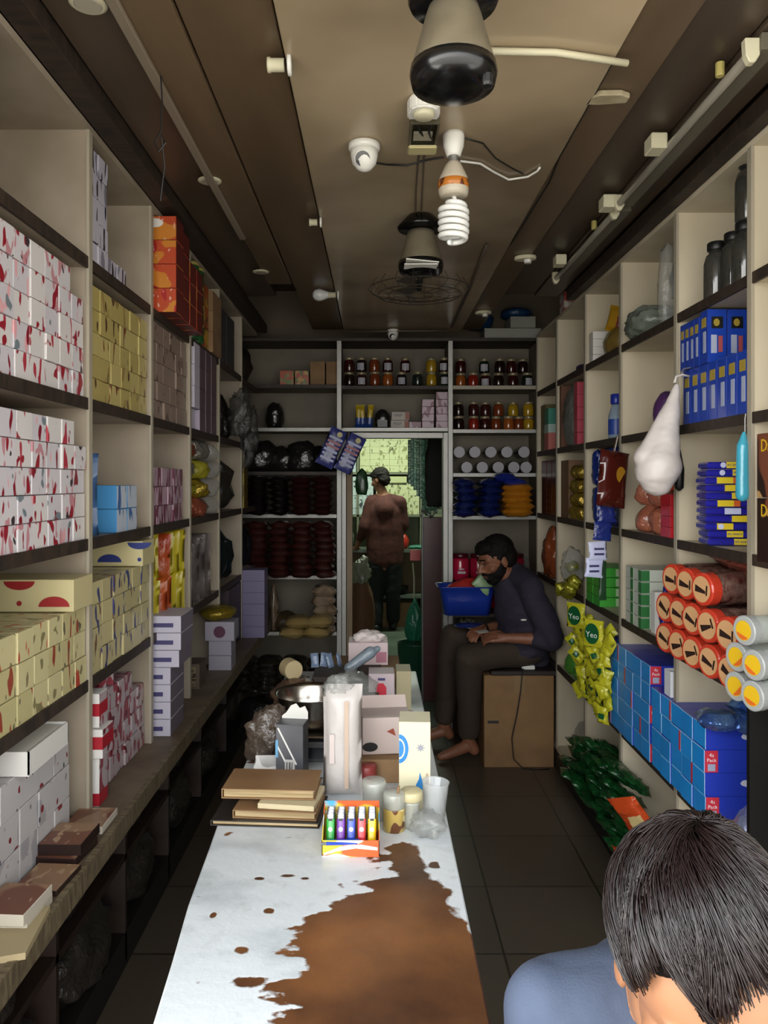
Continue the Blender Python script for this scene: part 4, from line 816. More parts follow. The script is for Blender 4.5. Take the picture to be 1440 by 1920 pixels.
# blue biscuit cartons
ba = M('biscuit_sky_blue', '1e90de', .35, col2='187fcc', scale=4); bd = M('biscuit_deep_blue', '2438a8', .35); bedge = M('carton_edge_pale', '9cc0dc', .5)
def bis(w, dep, h):
    key = ('bis', w, dep, h)
    if key in _J: return _J[key]
    me = bpy.data.meshes.new('carton'); bm = bmesh.new()
    mb = MB().box(-w/2, w/2, -dep/2, dep/2, 0, h, [0, 1, 1, 1, 1, 1]); tmp = mb.mesh('t', [ba, bd, bedge]); bm.from_mesh(tmp)
    es = [e for e in bm.edges if all(abs(v.co.x+w/2) < 1e-5 for v in e.verts)]
    bmesh.ops.bevel(bm, geom=es, offset=.0014, segments=1, affect='EDGES', material=2)
    bm.to_mesh(me); bm.free()
    for m in (ba, bd, bedge): me.materials.append(m)
    _J[key] = me; return me
cloud = MB().prism([(-.030, .0), (-.034, .006), (-.028, .014), (-.012, .016), (-.004, .022), (.010, .021), (.016, .015), (.030, .013), (.034, .005), (.026, -.002), (.014, -.006), (.012, -.014), (-.012, -.014), (-.014, -.005)], 0, .0006).mesh('cloud', M('biscuit_white_logo', 'c4c8d4', .4))
rlab = M('pack_red_label', 'c03040', .4); lw = M('pack_white', 'e0d8d8', .5)
tmes = textmesh('4s', .016, lw); tmes2 = textmesh('Pack', .015, lw)
def biscuits(d0, cols, dz0, rows, w, pos, grp, lead):
    cw = .0875; h = .068
    for r in range(rows):
        for c in range(cols):
            lab = 'blue biscuit carton in the '+pos
            first = c == 0
            if first and lead: lab = 'end carton of the '+pos+', '+['bottom', 'second', 'third', 'fourth', 'fifth'][r]+' row'
            x = .955+w/2 + (.012 if r in (1, 3) else 0)*0
            t = thing('biscuit_carton', lab, 'carton', (x+R.uniform(0, .006), d0+cw*(c+.5), dz0+h*r), group=grp)
            put('carton_body', bis(w, cw-.002, h-.001), parent=t)
            if first and lead:
                yf = -(cw-.002)/2
                if r % 2 == 0:
                    lb = put('red_label', MB().box(-w/2+.002, -w/2+.040, yf-.001, yf+.0002, .002, h-.003).mesh('l', rlab), parent=t)
                    put('lettering', tmes, (-w/2+.021, yf-.0015, .052), FRONT, lb); put('lettering', tmes2, (-w/2+.021, yf-.0015, .037), FRONT, lb)
                    put('grey_square', MB().box(-w/2+.010, -w/2+.032, yf-.0014, yf-.001, .006, .026).mesh('q', silv), parent=lb)
                else: put('cloud_logo', cloud, (.048, yf-.0002, .032), FRONT, t)
            elif (r*3+c*2) % 5 == 0:
                put('pink_edge', MB().box(-w/2-.0008, -w/2+.0002, -cw/2+.002, -cw/2+.014, .003, h-.004).mesh('l', rlab), parent=t)
biscuits(2.235, 5, .5655, 4, .18, 'near block of the fifth right shelf', 'biscuit cartons of the near block', True)
biscuits(2.69, 6, .5655, 5, .16, 'far block of the fifth right shelf', 'biscuit cartons of the far block', True)
t = thing('open_white_carton', 'white open carton standing on the blue biscuit cartons', 'carton', (1.045, 2.58, .838)); put('carton_body', MB().box(-.075, .075, -.05, -.047, 0, .085).box(-.075, .075, .0, .003, 0, .085).box(-.075, -.072, -.047, .0, 0, .085).box(.072, .075, -.047, .0, 0, .085).box(-.072, .072, -.047, .0, 0, .003).mesh('c', M('bright_white_card', 'd4d6da', .5)), parent=t)
bfm = M('blue_silver_foil', '6a8cb8', .15, .6, bump=.7, col2='2a4c98', scale=16)
for i, (x, d, z) in enumerate(((1.0, 2.30, .839), (1.06, 2.27, .839), (1.115, 2.25, .839), (1.05, 2.28, .884))):
    put('blue_foil_packet', flatpouch(.12, .10, .05, bfm, 230+i), (x, d-.04, z+.026), (PI/2, 0, .3*i-.3), label=['left blue foil packet on the near biscuit block', 'middle blue foil packet on the near biscuit block', 'right blue foil packet on the near biscuit block', 'upper blue foil packet on the near biscuit block'][i], cat='packet', group='blue foil packets on the biscuits')
# bottom shelf
gp = M('green_pouch_film', '1f5a2c', .2, coat=.4, bump=.5, col2='123c1c', scale=20)
gpm = [pouchmesh(.11, .15, .035, gp, seed=240+i, wr=.4, nx=8, nz=9) for i in range(4)]
for i in range(66):
    lay = i//18; c = i % 18
    d = 2.86+.036*c*1.25+R.uniform(-.01, .01)
    if lay > 1 and d < 3.0: d += .1
    x = .99+R.uniform(.0, .05)+.012*lay
    put('green_pouch', gpm[i % 4], (x, d, .132+.072*lay+R.uniform(0, .012)), (rad(R.uniform(50, 75)), R.uniform(-.2, .2), -PI/2+R.uniform(-.35, .35)), label='glossy green pouch heaped on the bottom right shelf', cat='pouch', group='green pouches on the bottom shelf')
for i in range(3): put('clear_pack', bagmesh(.14, .22, .16, clearbag, seed=250+i, amp=.2, sub=3), (1.10, 3.75+.26*i, .131), label='clear pack on the bottom shelf beyond the green pouches', cat='pack', group='clear packs on the bottom shelf')
om = M('orange_snack_film', 'c44a20', .25, coat=.3, bump=.4); oy = M('pale_yellow_film', 'c8b47c', .3)
for i, (x, d, z, rx, ry, rz) in enumerate(((.93, 2.62, .20, .9, .3, -1.2), (.96, 2.70, .30, .5, -.4, -1.0), (1.0, 2.60, .16, 1.2, .1, -.7), (.95, 2.52, .135, 1.1, .5, -1.6))):
    t = put('orange_packet', pouchmesh(.13, .17, .045, [om, oy], seed=260+i, wr=.3, band=[(.2, .6, .5, .9, 1)] if i in (1, 2) else None), (x, d, z), (rx, ry, rz), label=['orange snack packet, front left of the four', 'orange snack packet, top one of the four', 'orange snack packet with a cream patch, right of the four', 'orange snack packet, lowest of the four'][i], cat='packet', group='orange snack packets at the bottom shelf')
pu = M('purple_silver_film', '8a5a80', .18, .4, bump=.7, col2='a89a50', scale=12)
for i in range(4): put('purple_packet', pouchmesh(.17, .14, .05, pu, seed=270+i, wr=.4), (1.02+.02*i, 2.28+.10*i, .15+.05*(i % 2)), (.9, .2, -1.1+.25*i), label=['purple and silver packet, nearest of four', 'purple and silver packet, second of four', 'purple and silver packet, third of four', 'purple and silver packet, farthest of four'][i], cat='packet', group='purple and silver packets')
put('yellow_twist', bagmesh(.07, .08, .04, yfilm, seed=280, amp=.3, sub=3), (.99, 2.24, .28), label='small yellow twist on the purple packets', cat='packet')
put('clear_bag', bagmesh(.16, .26, .16, M('dark_speckled_clear', '3c3c44', .1, alpha=.8, spec=1, bump=1), seed=281, amp=.3), (.87, 2.38, .0), label='dark clear crumpled bag on the floor by the bottom shelf', cat='bag')
put('silver_pack', bagmesh(.12, .14, .12, M('lilac_silver_film', '8a90b0', .2, .3, bump=.7), seed=282, amp=.3, sub=3), (1.03, 2.08, .566), label='lilac silver pack at the near end of the fifth right shelf', cat='pack')
# picture packs at the very right edge
for i in range(2):
    t = thing('biscuit_pack', 'dark brown picture pack at the right edge, '+['lower', 'upper'][i], 'pack', (.955, 1.725, 1.361+.152*i)); 
    put('pack_body', boxmesh(.10, .20, .150, printed('brown_picture_print', '24120e', [('6a3a26', 9, (1, 1, 1), .54), ('a88454', 18, (1, 1, 1), .66)])), parent=t)
    put('lettering', textmesh('Dark', .042, M('pack_yellow', 'c8a01c', .4)), (-.0508, .038, .120), AISLE_R, t)

# ================================================================== CEILING FIXTURES
def fan_hub(name, lab, x, y, ztop, blades):
    t = thing(name, lab, 'fan', (x, y, ztop))
    g = M('fan_housing_grey', '6a6250', .5, col2='544d3e', scale=9)
    put('ceiling_cap', MB().lathe([(.02, -.012), (.078, -.008), (.082, 0), (.03, .055)], 32).mesh('c', blackgloss, smooth=True), (0, 0, 0), parent=t)
    put('housing', MB().lathe([(.045, -.015), (.05, -.03), (.074, -.115), (.076, -.125)], 32).mesh('h', g, smooth=True), parent=t)
    put('motor_base', MB().lathe([(.077, -.120), (.079, -.135), (.074, -.155), (.045, -.165), (.01, -.168)], 32).mesh('m', blackgloss, smooth=True), parent=t)
    put('knob', MB().lathe([(.008, -.020), (.010, -.015), (.010, .0)], 10).mesh('k', black), (.055, -.04, -.155), parent=t)
    return t
fh = fan_hub('orbit_fan', 'grey cone-shaped fan base with a black foot hanging nearest from the ceiling', .139, 1.38, 2.415, False)
fh2 = fan_hub('orbit_fan', 'far ceiling fan with a grey cone base above a round wire cage', .155, 2.66, 2.43, True)
cg = MB()
for rr_ in (.05, .11, .15, .18): cg.tube([(rr_*math.cos(2*PI*k/32), rr_*math.sin(2*PI*k/32), -.02 if rr_ < .17 else 0) for k in range(32)], .0018, 5, closed=True)
for k in range(18): a = 2*PI*k/18; cg.tube([(.03*math.cos(a), .03*math.sin(a), -.02), (.15*math.cos(a), .15*math.sin(a), -.02), (.182*math.cos(a), .182*math.sin(a), 0), (.16*math.cos(a), .16*math.sin(a), .03)], .0012, 4)
put('wire_cage', cg.mesh('cage', M('cage_wire', '3a342c', .4, .5)), (0, .10, -.19), parent=fh2)
put('cage_stem', MB().tube([(0, 0, -.16), (0, .06, -.18), (0, .10, -.19)], .010).mesh('s', black, smooth=True), parent=fh2)
for a in (0, 2.1, 4.2): put('blade', MB().prism([(.02, -.012), (.12, -.035), (.13, .02), (.02, .014)], 0, .002, M4=Matrix.Rotation(a, 4, 'Z') @ Matrix.Rotation(.3, 4, 'X')).mesh('b', M('fan_blade_dark', '3a342c', .4)), (0, .10, -.175), parent=fh2)
t = thing('papers_tucked', 'white papers tucked under the far fan base', 'paper', (.155, 2.585, 2.285)); put('sheet', MB().box(-.055, .055, -.03, .03, 0, .003, M4=Matrix.Rotation(.1, 4, 'Y')).mesh('s', white), parent=t); put('sheet', MB().box(-.06, .05, -.03, .03, -.012, -.009).mesh('s', white), parent=t)
put('conduit', MB().tube([(.24, 1.62, 2.458), (.38, 1.625, 2.458), (.545, 1.665, 2.457)], .0075, 10).mesh('c', offwhite, smooth=True), label='short white pipe fixed to the centre ceiling panel', cat='pipe')
# alarm and broken switch box
zc = 2.47
t = thing('ceiling_buzzer', 'white rounded buzzer on the ceiling above the broken switch box', 'buzzer', (.115, 1.85, zc))
put('housing', MB().prism([(-.038, -.03), (.038, -.03), (.040, .0), (.033, .026), (.018, .038), (0, .042), (-.018, .038), (-.033, .026), (-.040, .0)], -.035, 0, M4=Matrix.Rotation(PI, 4, 'Z')).mesh('h', white, bevel=.004, seg=2), (0, 0, 0), parent=t)
put('round_grille', MB().lathe([(.022, -.046), (.025, -.043), (.027, -.034)], 24).mesh('g', offwhite, smooth=True), (0, -.004, 0), parent=t)
t = thing('switch_box', 'aged cream switch box with its front broken open on the ceiling', 'switch box', (.122, 1.975, zc))
put('back_box', MB().box(-.036, .036, -.085, .075, -.006, 0).box(-.036, -.031, -.085, .075, -.04, -.006).box(.031, .036, -.085, .075, -.04, -.006).box(-.031, .031, .07, .075, -.04, -.006).box(-.031, .031, -.085, -.08, -.04, -.006).mesh('b', M('aged_clear_grey', '4c4636', .4)), parent=t)
put('cover', MB().box(-.038, .038, .03, .078, -.048, -.040).mesh('c', M('cream_cover', 'b0a67c', .4), bevel=.003, seg=2), parent=t)
put('inner_plate', MB().box(-.026, .022, -.02, .022, -.034, -.028).mesh('i', M('grey_plate', '8a8474', .5)), parent=t)
put('wire_bundle', MB().tube([(-.02, -.07, -.03), (-.01, -.03, -.034), (.0, .0, -.03)], .004).tube([(.015, -.075, -.03), (.012, -.03, -.036), (.02, .01, -.032)], .003).mesh('w', black), parent=t)
# spiral lamp
t = thing('spiral_lamp', 'large unlit spiral energy-saving lamp hanging in a white ceiling holder', 'lamp', (.205, 2.03, zc))
put('holder', MB().lathe([(.028, 0), (.029, -.01), (.027, -.035), (.020, -.055), (.019, -.06)], 24).mesh('h', white, smooth=True), parent=t)
put('screw_cap', MB().lathe([(.0135, -.05), (.0135, -.078)], 16).mesh('s', alum), parent=t)
bs = put('ballast', MB().lathe([(.015, -.075), (.022, -.085), (.036, -.115), (.039, -.125), (.040, -.155), (.037, -.165), (.030, -.168)], 28).mesh('b', M('ballast_grey_white', 'b4aa98', .4), smooth=True), parent=t)
put('orange_band', MB().lathe([(.0395, -.126), (.0410, -.127), (.0410, -.146), (.0398, -.147)], 28, cap=False).mesh('o', printed('orange_band_print', 'b06a24', [('5a2c10', 70, (1, 1, .5), .58)]), smooth=True), parent=bs)
hel = [(0, 0, -.165), (.004, 0, -.178)]
for i in range(0, 6*20+1):
    a = 2*PI*i/20+PI; zz_ = -.182-.0172*i/20-.002; rr_ = .032*min(1, .45+i/24)
    if i > 108: rr_ = .032*max(.25, 1-(i-108)/16)
    hel.append((rr_*1.08*math.cos(a), rr_*1.08*math.sin(a), zz_))
put('spiral_tube', MB().tube(hel, .0075, 10).mesh('t', M('lamp_tube_white', 'dcdcd8', .3, coat=.4), smooth=True), parent=t)
# dome cameras
def dome(x, y, z, s, lab, parent_z=0):
    t = thing('security_camera', lab, 'camera', (x, y, z)); 
    put('mount_ring', MB().lathe([(.036*s, 0), (.043*s, -.003), (.043*s, -.015*s), (.038*s, -.020*s)], 28).mesh('r', white, smooth=True), parent=t)
    q = put('camera_ball', MB().lathe([(.038*s, -.018*s), (.037*s, -.035*s), (.032*s, -.055*s), (.020*s, -.070*s), (.006*s, -.076*s)], 28).mesh('b', white, smooth=True), parent=t)
    M4 = Matrix.Translation((-.004*s, -.014*s, -.044*s)) @ Matrix.Rotation(rad(122), 4, 'X')
    put('lens_shroud', MB().lathe([(.024*s, .0), (.024*s, .012*s), (.021*s, .016*s)], 24, M4=M4).mesh('s', white, smooth=True), parent=q)
    put('lens', MB().lathe([(.020*s, .010*s), (.020*s, .017*s), (.006*s, .018*s)], 24, M4=M4).mesh('l', M('lens_black', '0c0c10', .12, coat=.5, col2='30303a', scale=90), smooth=False), parent=q)
    return t
dome(-.032, 2.09, zc, 1, 'white dome camera with a black lens on the centre ceiling panel')
dome(xb(737)*.98, YB-.08, 2.465, .85, 'small white dome camera over the doorway at the back')
put('camera_cable', MB().tube([(-.01, 2.14, zc-.03), (.03, 2.20, zc-.012), (.09, 2.22, zc-.006), (.15, 2.18, zc-.006), (.19, 2.16, zc-.008)], .0028).mesh('c', black, smooth=True), label='black cable running from the near dome camera to the spiral lamp', cat='cable')
put('white_cable', MB().tube([(.24, 2.19, zc-.006), (.30, 2.21, zc-.005), (.35, 2.27, zc-.006), (.40, 2.32, zc-.008), (.455, 2.30, zc-.007), (.475, 2.26, zc-.006), (.478, 2.24, zc-.004)], .0035).mesh('c', white, smooth=True), label='white cable curving across the ceiling right of the lamp', cat='cable')
put('dark_wire', MB().tube([(.225, 2.03, zc-.01), (.29, 2.08, zc-.004), (.34, 2.18, zc-.003), (.40, 2.25, zc-.003), (.44, 2.29, zc-.003)], .002).mesh('c', black, smooth=True), label='thin dark wire slanting from the lamp holder to the white cable', cat='cable')
put('ceiling_wire', MB().tube([(.118, 2.09, zc-.004), (.125, 2.4, zc-.004), (.135, 2.62, zc-.004)], .0025).tube([(.132, 2.09, zc-.004), (.145, 2.4, zc-.004), (.155, 2.62, zc-.004)], .0025).mesh('c', M('wire_grey_brown', '5a4e40', .6)), label='pair of thin wires along the ceiling between switch box and far fan', cat='cable')
put('back_cable', MB().tube([(-.19, 4.64, 2.455), (.1, 4.60, 2.452), (.33, 4.60, 2.452), (.43, 4.62, 2.458)], .006).tube([(.425, 2.95, zc-.012), (.44, 3.6, zc-.012), (.445, 4.55, zc-.012)], .006).mesh('c', M('conduit_dull', '4a4238', .5), smooth=True), label='dull conduit along the far end of the centre panel', cat='cable')
put('seam_wire', MB().tube([(.523, 1.7, 2.478), (.524, 2.2, 2.477), (.53, 2.35, 2.465), (.527, 3.0, 2.476)], .003).mesh('c', black), label='dark wire lying in the right ceiling seam', cat='cable')
def lampholder(px, py, z, lab, ax=-1, s=1, bulb=False):
    d = 1440*(z-EYE)/(903-py); p = P(px, py, d); t = thing('bulb_holder', lab, 'lamp holder', (p.x, p.y, z))
    M4 = Matrix.Rotation(-ax*PI/2, 4, 'Y').to_4x4() if False else Matrix.Rotation(ax*PI/2, 4, 'Y')
    put('base', MB().lathe([(.022*s, 0), (.022*s, .008*s)], 18, M4=M4 @ Matrix.Translation((0, 0, -.01))).mesh('b', white, smooth=True), parent=t)
    put('socket', MB().lathe([(.014*s, .006), (.014*s, .034*s), (.016*s, .036*s), (.016*s, .042*s)], 18, M4=M4).mesh('s', offwhite, smooth=True), parent=t)
    if bulb: put('bulb', MB().lathe([(.012, .03), (.016, .045), (.028, .075), (.030, .09), (.024, .108), (.010, .118)], 20, M4=M4).mesh('g', M('bulb_white', 'd2d2d0', .3), smooth=True), parent=t)
    return t
lampholder(538, 122, 2.455, 'aged white bulb holder on the left seam, nearest')
lampholder(598, 417, 2.455, 'small white bulb holder on the left seam, middle', s=.8)
lampholder(632, 553, 2.455, 'bulb holder with a white bulb pointing left, far end of the left seam', bulb=True)
def puck(px, py, lab, s=1):
    d = 1440*(2.47-EYE)/(903-py); p = P(px, py, d)
    t = thing('recessed_light', lab, 'light', (p.x, p.y, 2.474)); put('bezel', MB().lathe([(.030*s, -.004), (.036*s, -.002), (.036*s, 0)], 28).mesh('b', offwhite, smooth=True), parent=t); put('glass', MB().lathe([(.024*s, -.0062), (.027*s, -.004)], 24).mesh('g', M('frosted_glass', '9c9484', .3)), parent=t)
puck(165, 10, 'round recessed light nearest on the left ceiling edge'); puck(393, 341, 'round recessed light in the middle of the left ceiling edge'); puck(489, 511, 'round recessed light farthest on the left ceiling edge')
def rose(px, py, lab):
    d = 1440*(2.48-EYE)/(903-py); p = P(px, py, d)
    t = thing('ceiling_rose', lab, 'light fitting', (p.x, p.y, 2.484), (0, 0, -.2))
    put('base_plate', MB().prism([(.045*math.cos(2*PI*k/20)*1.0, .030*math.sin(2*PI*k/20)) for k in range(20)], -.016, 0).mesh('p', offwhite, bevel=.003), parent=t); put('socket', MB().lathe([(.014, -.03), (.016, -.016)], 16).mesh('s', white), (.01, 0, 0), parent=t)
rose(985, 482, 'white oval lamp fitting on the right ceiling strip, middle one'); rose(906, 585, 'white oval lamp fitting on the right ceiling strip, far one')
t = thing('ceiling_patch', 'dusty white broken lamp base on the right ceiling strip, nearest', 'light fitting', tuple(P(1143, 180, 1440*(2.482-EYE)/(903-180))[:2])+(2.484,)); put('base_plate', MB().prism([(-.05, -.015), (-.03, -.028), (.02, -.03), (.045, -.015), (.045, .012), (-.02, .022), (-.055, .02)], -.014, 0).mesh('p', M('dusty_cream', 'a89c80', .6, col2='8f8468', scale=20), bevel=.003), parent=t)
# tube-light battens on the right
def batten(y0, y1, lab, x=.79, z=2.452):
    t = thing('tube_light', lab, 'lamp', (x, (y0+y1)/2, z)); L = y1-y0
    put('batten', MB().box(.014, .052, -L/2-.02, L/2+.02, .0, .036).mesh('b', M('batten_grey', '5a5548', .5), bevel=.002), parent=t)
    put('tube', MB().lathe([(.009, -L/2+.012), (.011, -L/2+.016), (.011, L/2-.016), (.009, L/2-.012)], 14, M4=Matrix.Rotation(-PI/2, 4, 'X')).mesh('t', M('unlit_tube', '8a8478', .3, coat=.3), smooth=True), parent=t)
    for s in (-1, 1): put('end_holder', MB().prism([(-.016, .03), (.018, .03), (.016, -.006), (.006, -.022), (-.006, -.022), (-.014, -.006)], -.010, .010, M4=Matrix.Translation((0, s*L/2, 0)) @ Matrix.Rotation(PI/2, 4, 'X')).mesh('h', offwhite, bevel=.002), parent=t)
    return t
batten(1.62, 2.50, 'grey unlit tube light on the right ceiling edge, nearer one'); batten(2.58, 3.42, 'grey unlit tube light on the right ceiling edge, farther one', .80)
for i, (px, py) in enumerate(((1238, 275), (1155, 385), (1064, 492))):
    d = 1440*(2.46-EYE)/(903-py); p = P(px, py, d); put('junction_box', MB().box(-.022, .022, -.03, .03, -.03, .012).mesh('j', offwhite, bevel=.003), (min(p.x, .775)-.012, p.y, 2.475), label=['small white junction box beside the tube light, nearest', 'small white junction box beside the tube light, middle', 'small white junction box beside the tube light, farthest'][i], cat='junction box')
for i, (px, py) in enumerate(((1350, 135), (1114, 425))):
    d = 1440*(2.47-EYE)/(903-py); p = P(px, py, d); put('lamp_starter', MB().lathe([(.009, -.03), (.010, -.028), (.010, 0)], 12).mesh('s', M('starter_cream', 'a89c5c', .4)), (p.x, p.y, 2.49), label=['small cream starter on the right ceiling edge, nearer', 'small cream starter on the right ceiling edge, farther'][i], cat='lamp starter')
put('hanging_wire', MB().tube([(-.49, 1.75, 2.474), (-.49, 1.76, 2.42), (-.495, 1.77, 2.36), (-.51, 1.77, 2.33), (-.50, 1.77, 2.31), (-.485, 1.77, 2.33), (-.495, 1.77, 2.35), (-.49, 1.78, 2.28), (-.50, 1.78, 2.20)], .002, 6).mesh('w', black), label='looped dark wire dangling from the left ceiling strip', cat='wire')
put('wiring_rail', MB().box(-.515, -.492, .98, 2.9, 2.462, 2.4745).mesh('r', M('rail_grey_brown', '7c7060', .5), bevel=.002), label='long grey wiring rail on the left ceiling seam', cat='rail')

# ================================================================== COUNTER TABLE
ZT = .78
tm = bpy.data.materials.new('worn_table_top'); tm.use_nodes = True; nt = tm.node_tree; N = nt.nodes; L = nt.links; bs_ = N['Principled BSDF']
tcn = N.new('ShaderNodeTexCoord'); sx_ = N.new('ShaderNodeSeparateXYZ'); L.new(tcn.outputs['Object'], sx_.inputs[0])
def curve(pts, inp):
    c = N.new('ShaderNodeFloatCurve'); mr = N.new('ShaderNodeMapRange'); mr.inputs[1].default_value = .5; mr.inputs[2].default_value = 3.2; L.new(inp, mr.inputs[0])
    cv = c.mapping.curves[0]
    pts = [((y-.5)/2.7, (x+.5)) for y, x in pts]
    cv.points[0].location = pts[0]; cv.points[1].location = pts[-1]
    for p in pts[1:-1]: cv.points.new(*p)
    for p in cv.points: p.handle_type = 'VECTOR'
    c.mapping.update(); L.new(mr.outputs[0], c.inputs['Value']); return c.outputs[0]
def math_(op, a, b=None):
    m = N.new('ShaderNodeMath'); m.operation = op
    for i, q in enumerate((a, b)):
        if q is None: continue
        if isinstance(q, (int, float)): m.inputs[i].default_value = q
        else: L.new(q, m.inputs[i])
    return m.outputs[0]
xl_ = curve([(.5, -.16), (1.09, -.14), (1.26, -.137), (1.355, -.135), (1.405, -.10), (1.45, -.03), (1.50, .0), (1.62, .04), (1.66, .12), (1.70, .5), (3.2, .5)], sx_.outputs['Y'])
xr_ = curve([(.5, .3), (1.26, .24), (1.31, .165), (1.39, .138), (1.48, .128), (1.55, .105), (1.62, .085), (1.70, .0), (3.2, -.3)], sx_.outputs['Y'])
def tnoise(s, det, st=(1, 1, 1)):
    mp = N.new('ShaderNodeMapping'); mp.inputs['Scale'].default_value = st; n = N.new('ShaderNodeTexNoise'); n.inputs['Scale'].default_value = s; n.inputs['Detail'].default_value = det
    L.new(tcn.outputs['Object'], mp.inputs[0]); L.new(mp.outputs[0], n.inputs['Vector']); return n.outputs['Fac']
n1 = tnoise(11, 5, (1, 1.5, 1)); n2 = tnoise(24, 3); n3 = tnoise(7, 4, (.8, 1.3, 1)); n4 = tnoise(5, 5); n5 = tnoise(40, 4)
xs1 = math_('ADD', sx_.outputs['X'], .5)
l_ = math_('ADD', math_('SUBTRACT', xs1, xl_), math_('MULTIPLY', math_('SUBTRACT', n1, .5), .30))
r_ = math_('ADD', math_('SUBTRACT', xr_, xs1), math_('MULTIPLY', math_('SUBTRACT', n2, .5), .07))
both = math_('MINIMUM', l_, r_)
edge = N.new('ShaderNodeMapRange'); edge.inputs[1].default_value = -.004; edge.inputs[2].default_value = .006; L.new(both, edge.inputs[0])
spot = N.new('ShaderNodeMapRange'); spot.inputs[1].default_value = .69; spot.inputs[2].default_value = .72; L.new(tnoise(13, 2, (1, 1.4, 1)), spot.inputs[0])
mask = math_('MAXIMUM', edge.outputs[0], spot.outputs[0])
for sx0, sy0, ra, rb in ((-.289, 1.365, .006, .009), (-.219, 1.262, .014, .011), (-.193, 1.183, .030, .013), (-.1915, 1.379, .010, .010), (-.172, 1.50, .016, .006), (-.225, 1.49, .010, .006), (-.14, 1.49, .010, .005)):
    dx = math_('DIVIDE', math_('SUBTRACT', sx_.outputs['X'], sx0), ra); dy = math_('DIVIDE', math_('SUBTRACT', sx_.outputs['Y'], sy0), rb)
    q_ = math_('ADD', math_('ADD', math_('MULTIPLY', dx, dx), math_('MULTIPLY', dy, dy)), math_('MULTIPLY', math_('SUBTRACT', n5, .5), 3.0))
    mq = N.new('ShaderNodeMapRange'); mq.inputs[1].default_value = 1.2; mq.inputs[2].default_value = .7; L.new(q_, mq.inputs[0]); mask = math_('MAXIMUM', mask, mq.outputs[0])
wr_ = N.new('ShaderNodeValToRGB'); e = wr_.color_ramp.elements; e[0].position = .3; e[0].color = lin('3a2216'); e[1].position = .72; e[1].color = lin('80532f'); L.new(n4, wr_.inputs[0])
wh_ = N.new('ShaderNodeValToRGB'); e = wh_.color_ramp.elements; e[0].position = .25; e[0].color = lin('a9b0b4'); e[1].position = .5; e[1].color = lin('d0d5d8'); L.new(n3, wh_.inputs[0])
sm_ = N.new('ShaderNodeMapRange'); sm_.inputs[1].default_value = .60; sm_.inputs[2].default_value = .85; sm_.inputs[4].default_value = .35; L.new(n2, sm_.inputs[0])
mx1 = N.new('ShaderNodeMix'); mx1.data_type = 'RGBA'; L.new(sm_.outputs[0], mx1.inputs[0]); L.new(wh_.outputs[0], mx1.inputs[6]); mx1.inputs[7].default_value = lin('6f6a64')
mx2 = N.new('ShaderNodeMix'); mx2.data_type = 'RGBA'; L.new(mask, mx2.inputs[0]); L.new(mx1.outputs[2], mx2.inputs[6]); L.new(wr_.outputs[0], mx2.inputs[7])
L.new(mx2.outputs[2], bs_.inputs['Base Color'])
rg = N.new('ShaderNodeMapRange'); rg.inputs[3].default_value = .28; rg.inputs[4].default_value = .42; L.new(mask, rg.inputs[0]); L.new(rg.outputs[0], bs_.inputs['Roughness'])
bp = N.new('ShaderNodeBump'); bp.inputs['Strength'].default_value = .25; bp.inputs['Distance'].default_value = .004; L.new(math_('ADD', math_('MULTIPLY', mask, -1.0), n5), bp.inputs['Height']); L.new(bp.outputs[0], bs_.inputs['Normal'])
tb = thing('counter_table', 'long worn counter table with peeled white laminate over brown wood', 'table')
top = [(-.30, .55), (.165, .55), (.163, 1.09), (.163, 3.12), (-.36, 3.12), (-.357, 1.74), (-.351, 1.62), (-.342, 1.40), (-.336, 1.33), (-.328, 1.24), (-.317, 1.09)]
put('tabletop', MB().prism(top, ZT-.03, ZT).mesh('top', tm, bevel=.003), parent=tb)
put('apron', MB().box(-.30, .14, .62, .64, .60, ZT-.031).box(-.30, .14, 3.06, 3.08, .60, ZT-.031).box(-.305, -.285, .64, 3.06, .60, ZT-.031).box(.125, .145, .64, 3.06, .60, ZT-.031).mesh('a', darkbrown), parent=tb)
for x in (-.28, .12):
    for y in (.65, 1.85, 3.04): put('leg', MB().box(x-.02, x+.02, y-.02, y+.02, 0, ZT-.031).mesh('leg', darkbrown), parent=tb)
put('lower_board', MB().box(-.30, .14, .64, 3.06, .20, .22).mesh('l', darkbrown), parent=tb)

# lighter display
LX, LY = -.052, 1.615
lcol = ['28963a', '6a2a94', '1a3fa8', 'c02a34', 'd8b814']
t = thing('display_carton', 'small colourful display carton holding lighters on the counter', 'carton', (LX, LY, ZT+.0005))
cyel = printed('display_print', 'd8bc3a', [('c85a2c', 9, (1, 1, 2), .52), ('4a9cc8', 9, (1, 1, 1), .60), ('d8d4cc', 12, (1, 1, 3), .60)]); cin = M('display_inner', '5c3c78', .5)
w, dp = .118, .082; tk = .0015
put('carton_body', MB().box(-w/2, w/2, -dp/2, dp/2, 0, tk).box(-w/2, w/2, -dp/2, -dp/2+tk, tk, .034).box(-w/2, w/2, dp/2-tk, dp/2, tk, .082)
    .prism([(-dp/2, tk), (dp/2, tk), (dp/2, .082), (-dp/2, .036)], -w/2, -w/2+tk, M4=Matrix(((0, 0, 1, 0), (1, 0, 0, 0), (0, 1, 0, 0), (0, 0, 0, 1)))).prism([(-dp/2, tk), (dp/2, tk), (dp/2, .082), (-dp/2, .036)], w/2-tk, w/2, M4=Matrix(((0, 0, 1, 0), (1, 0, 0, 0), (0, 1, 0, 0), (0, 0, 0, 1)))).mesh('c', cyel), parent=t)
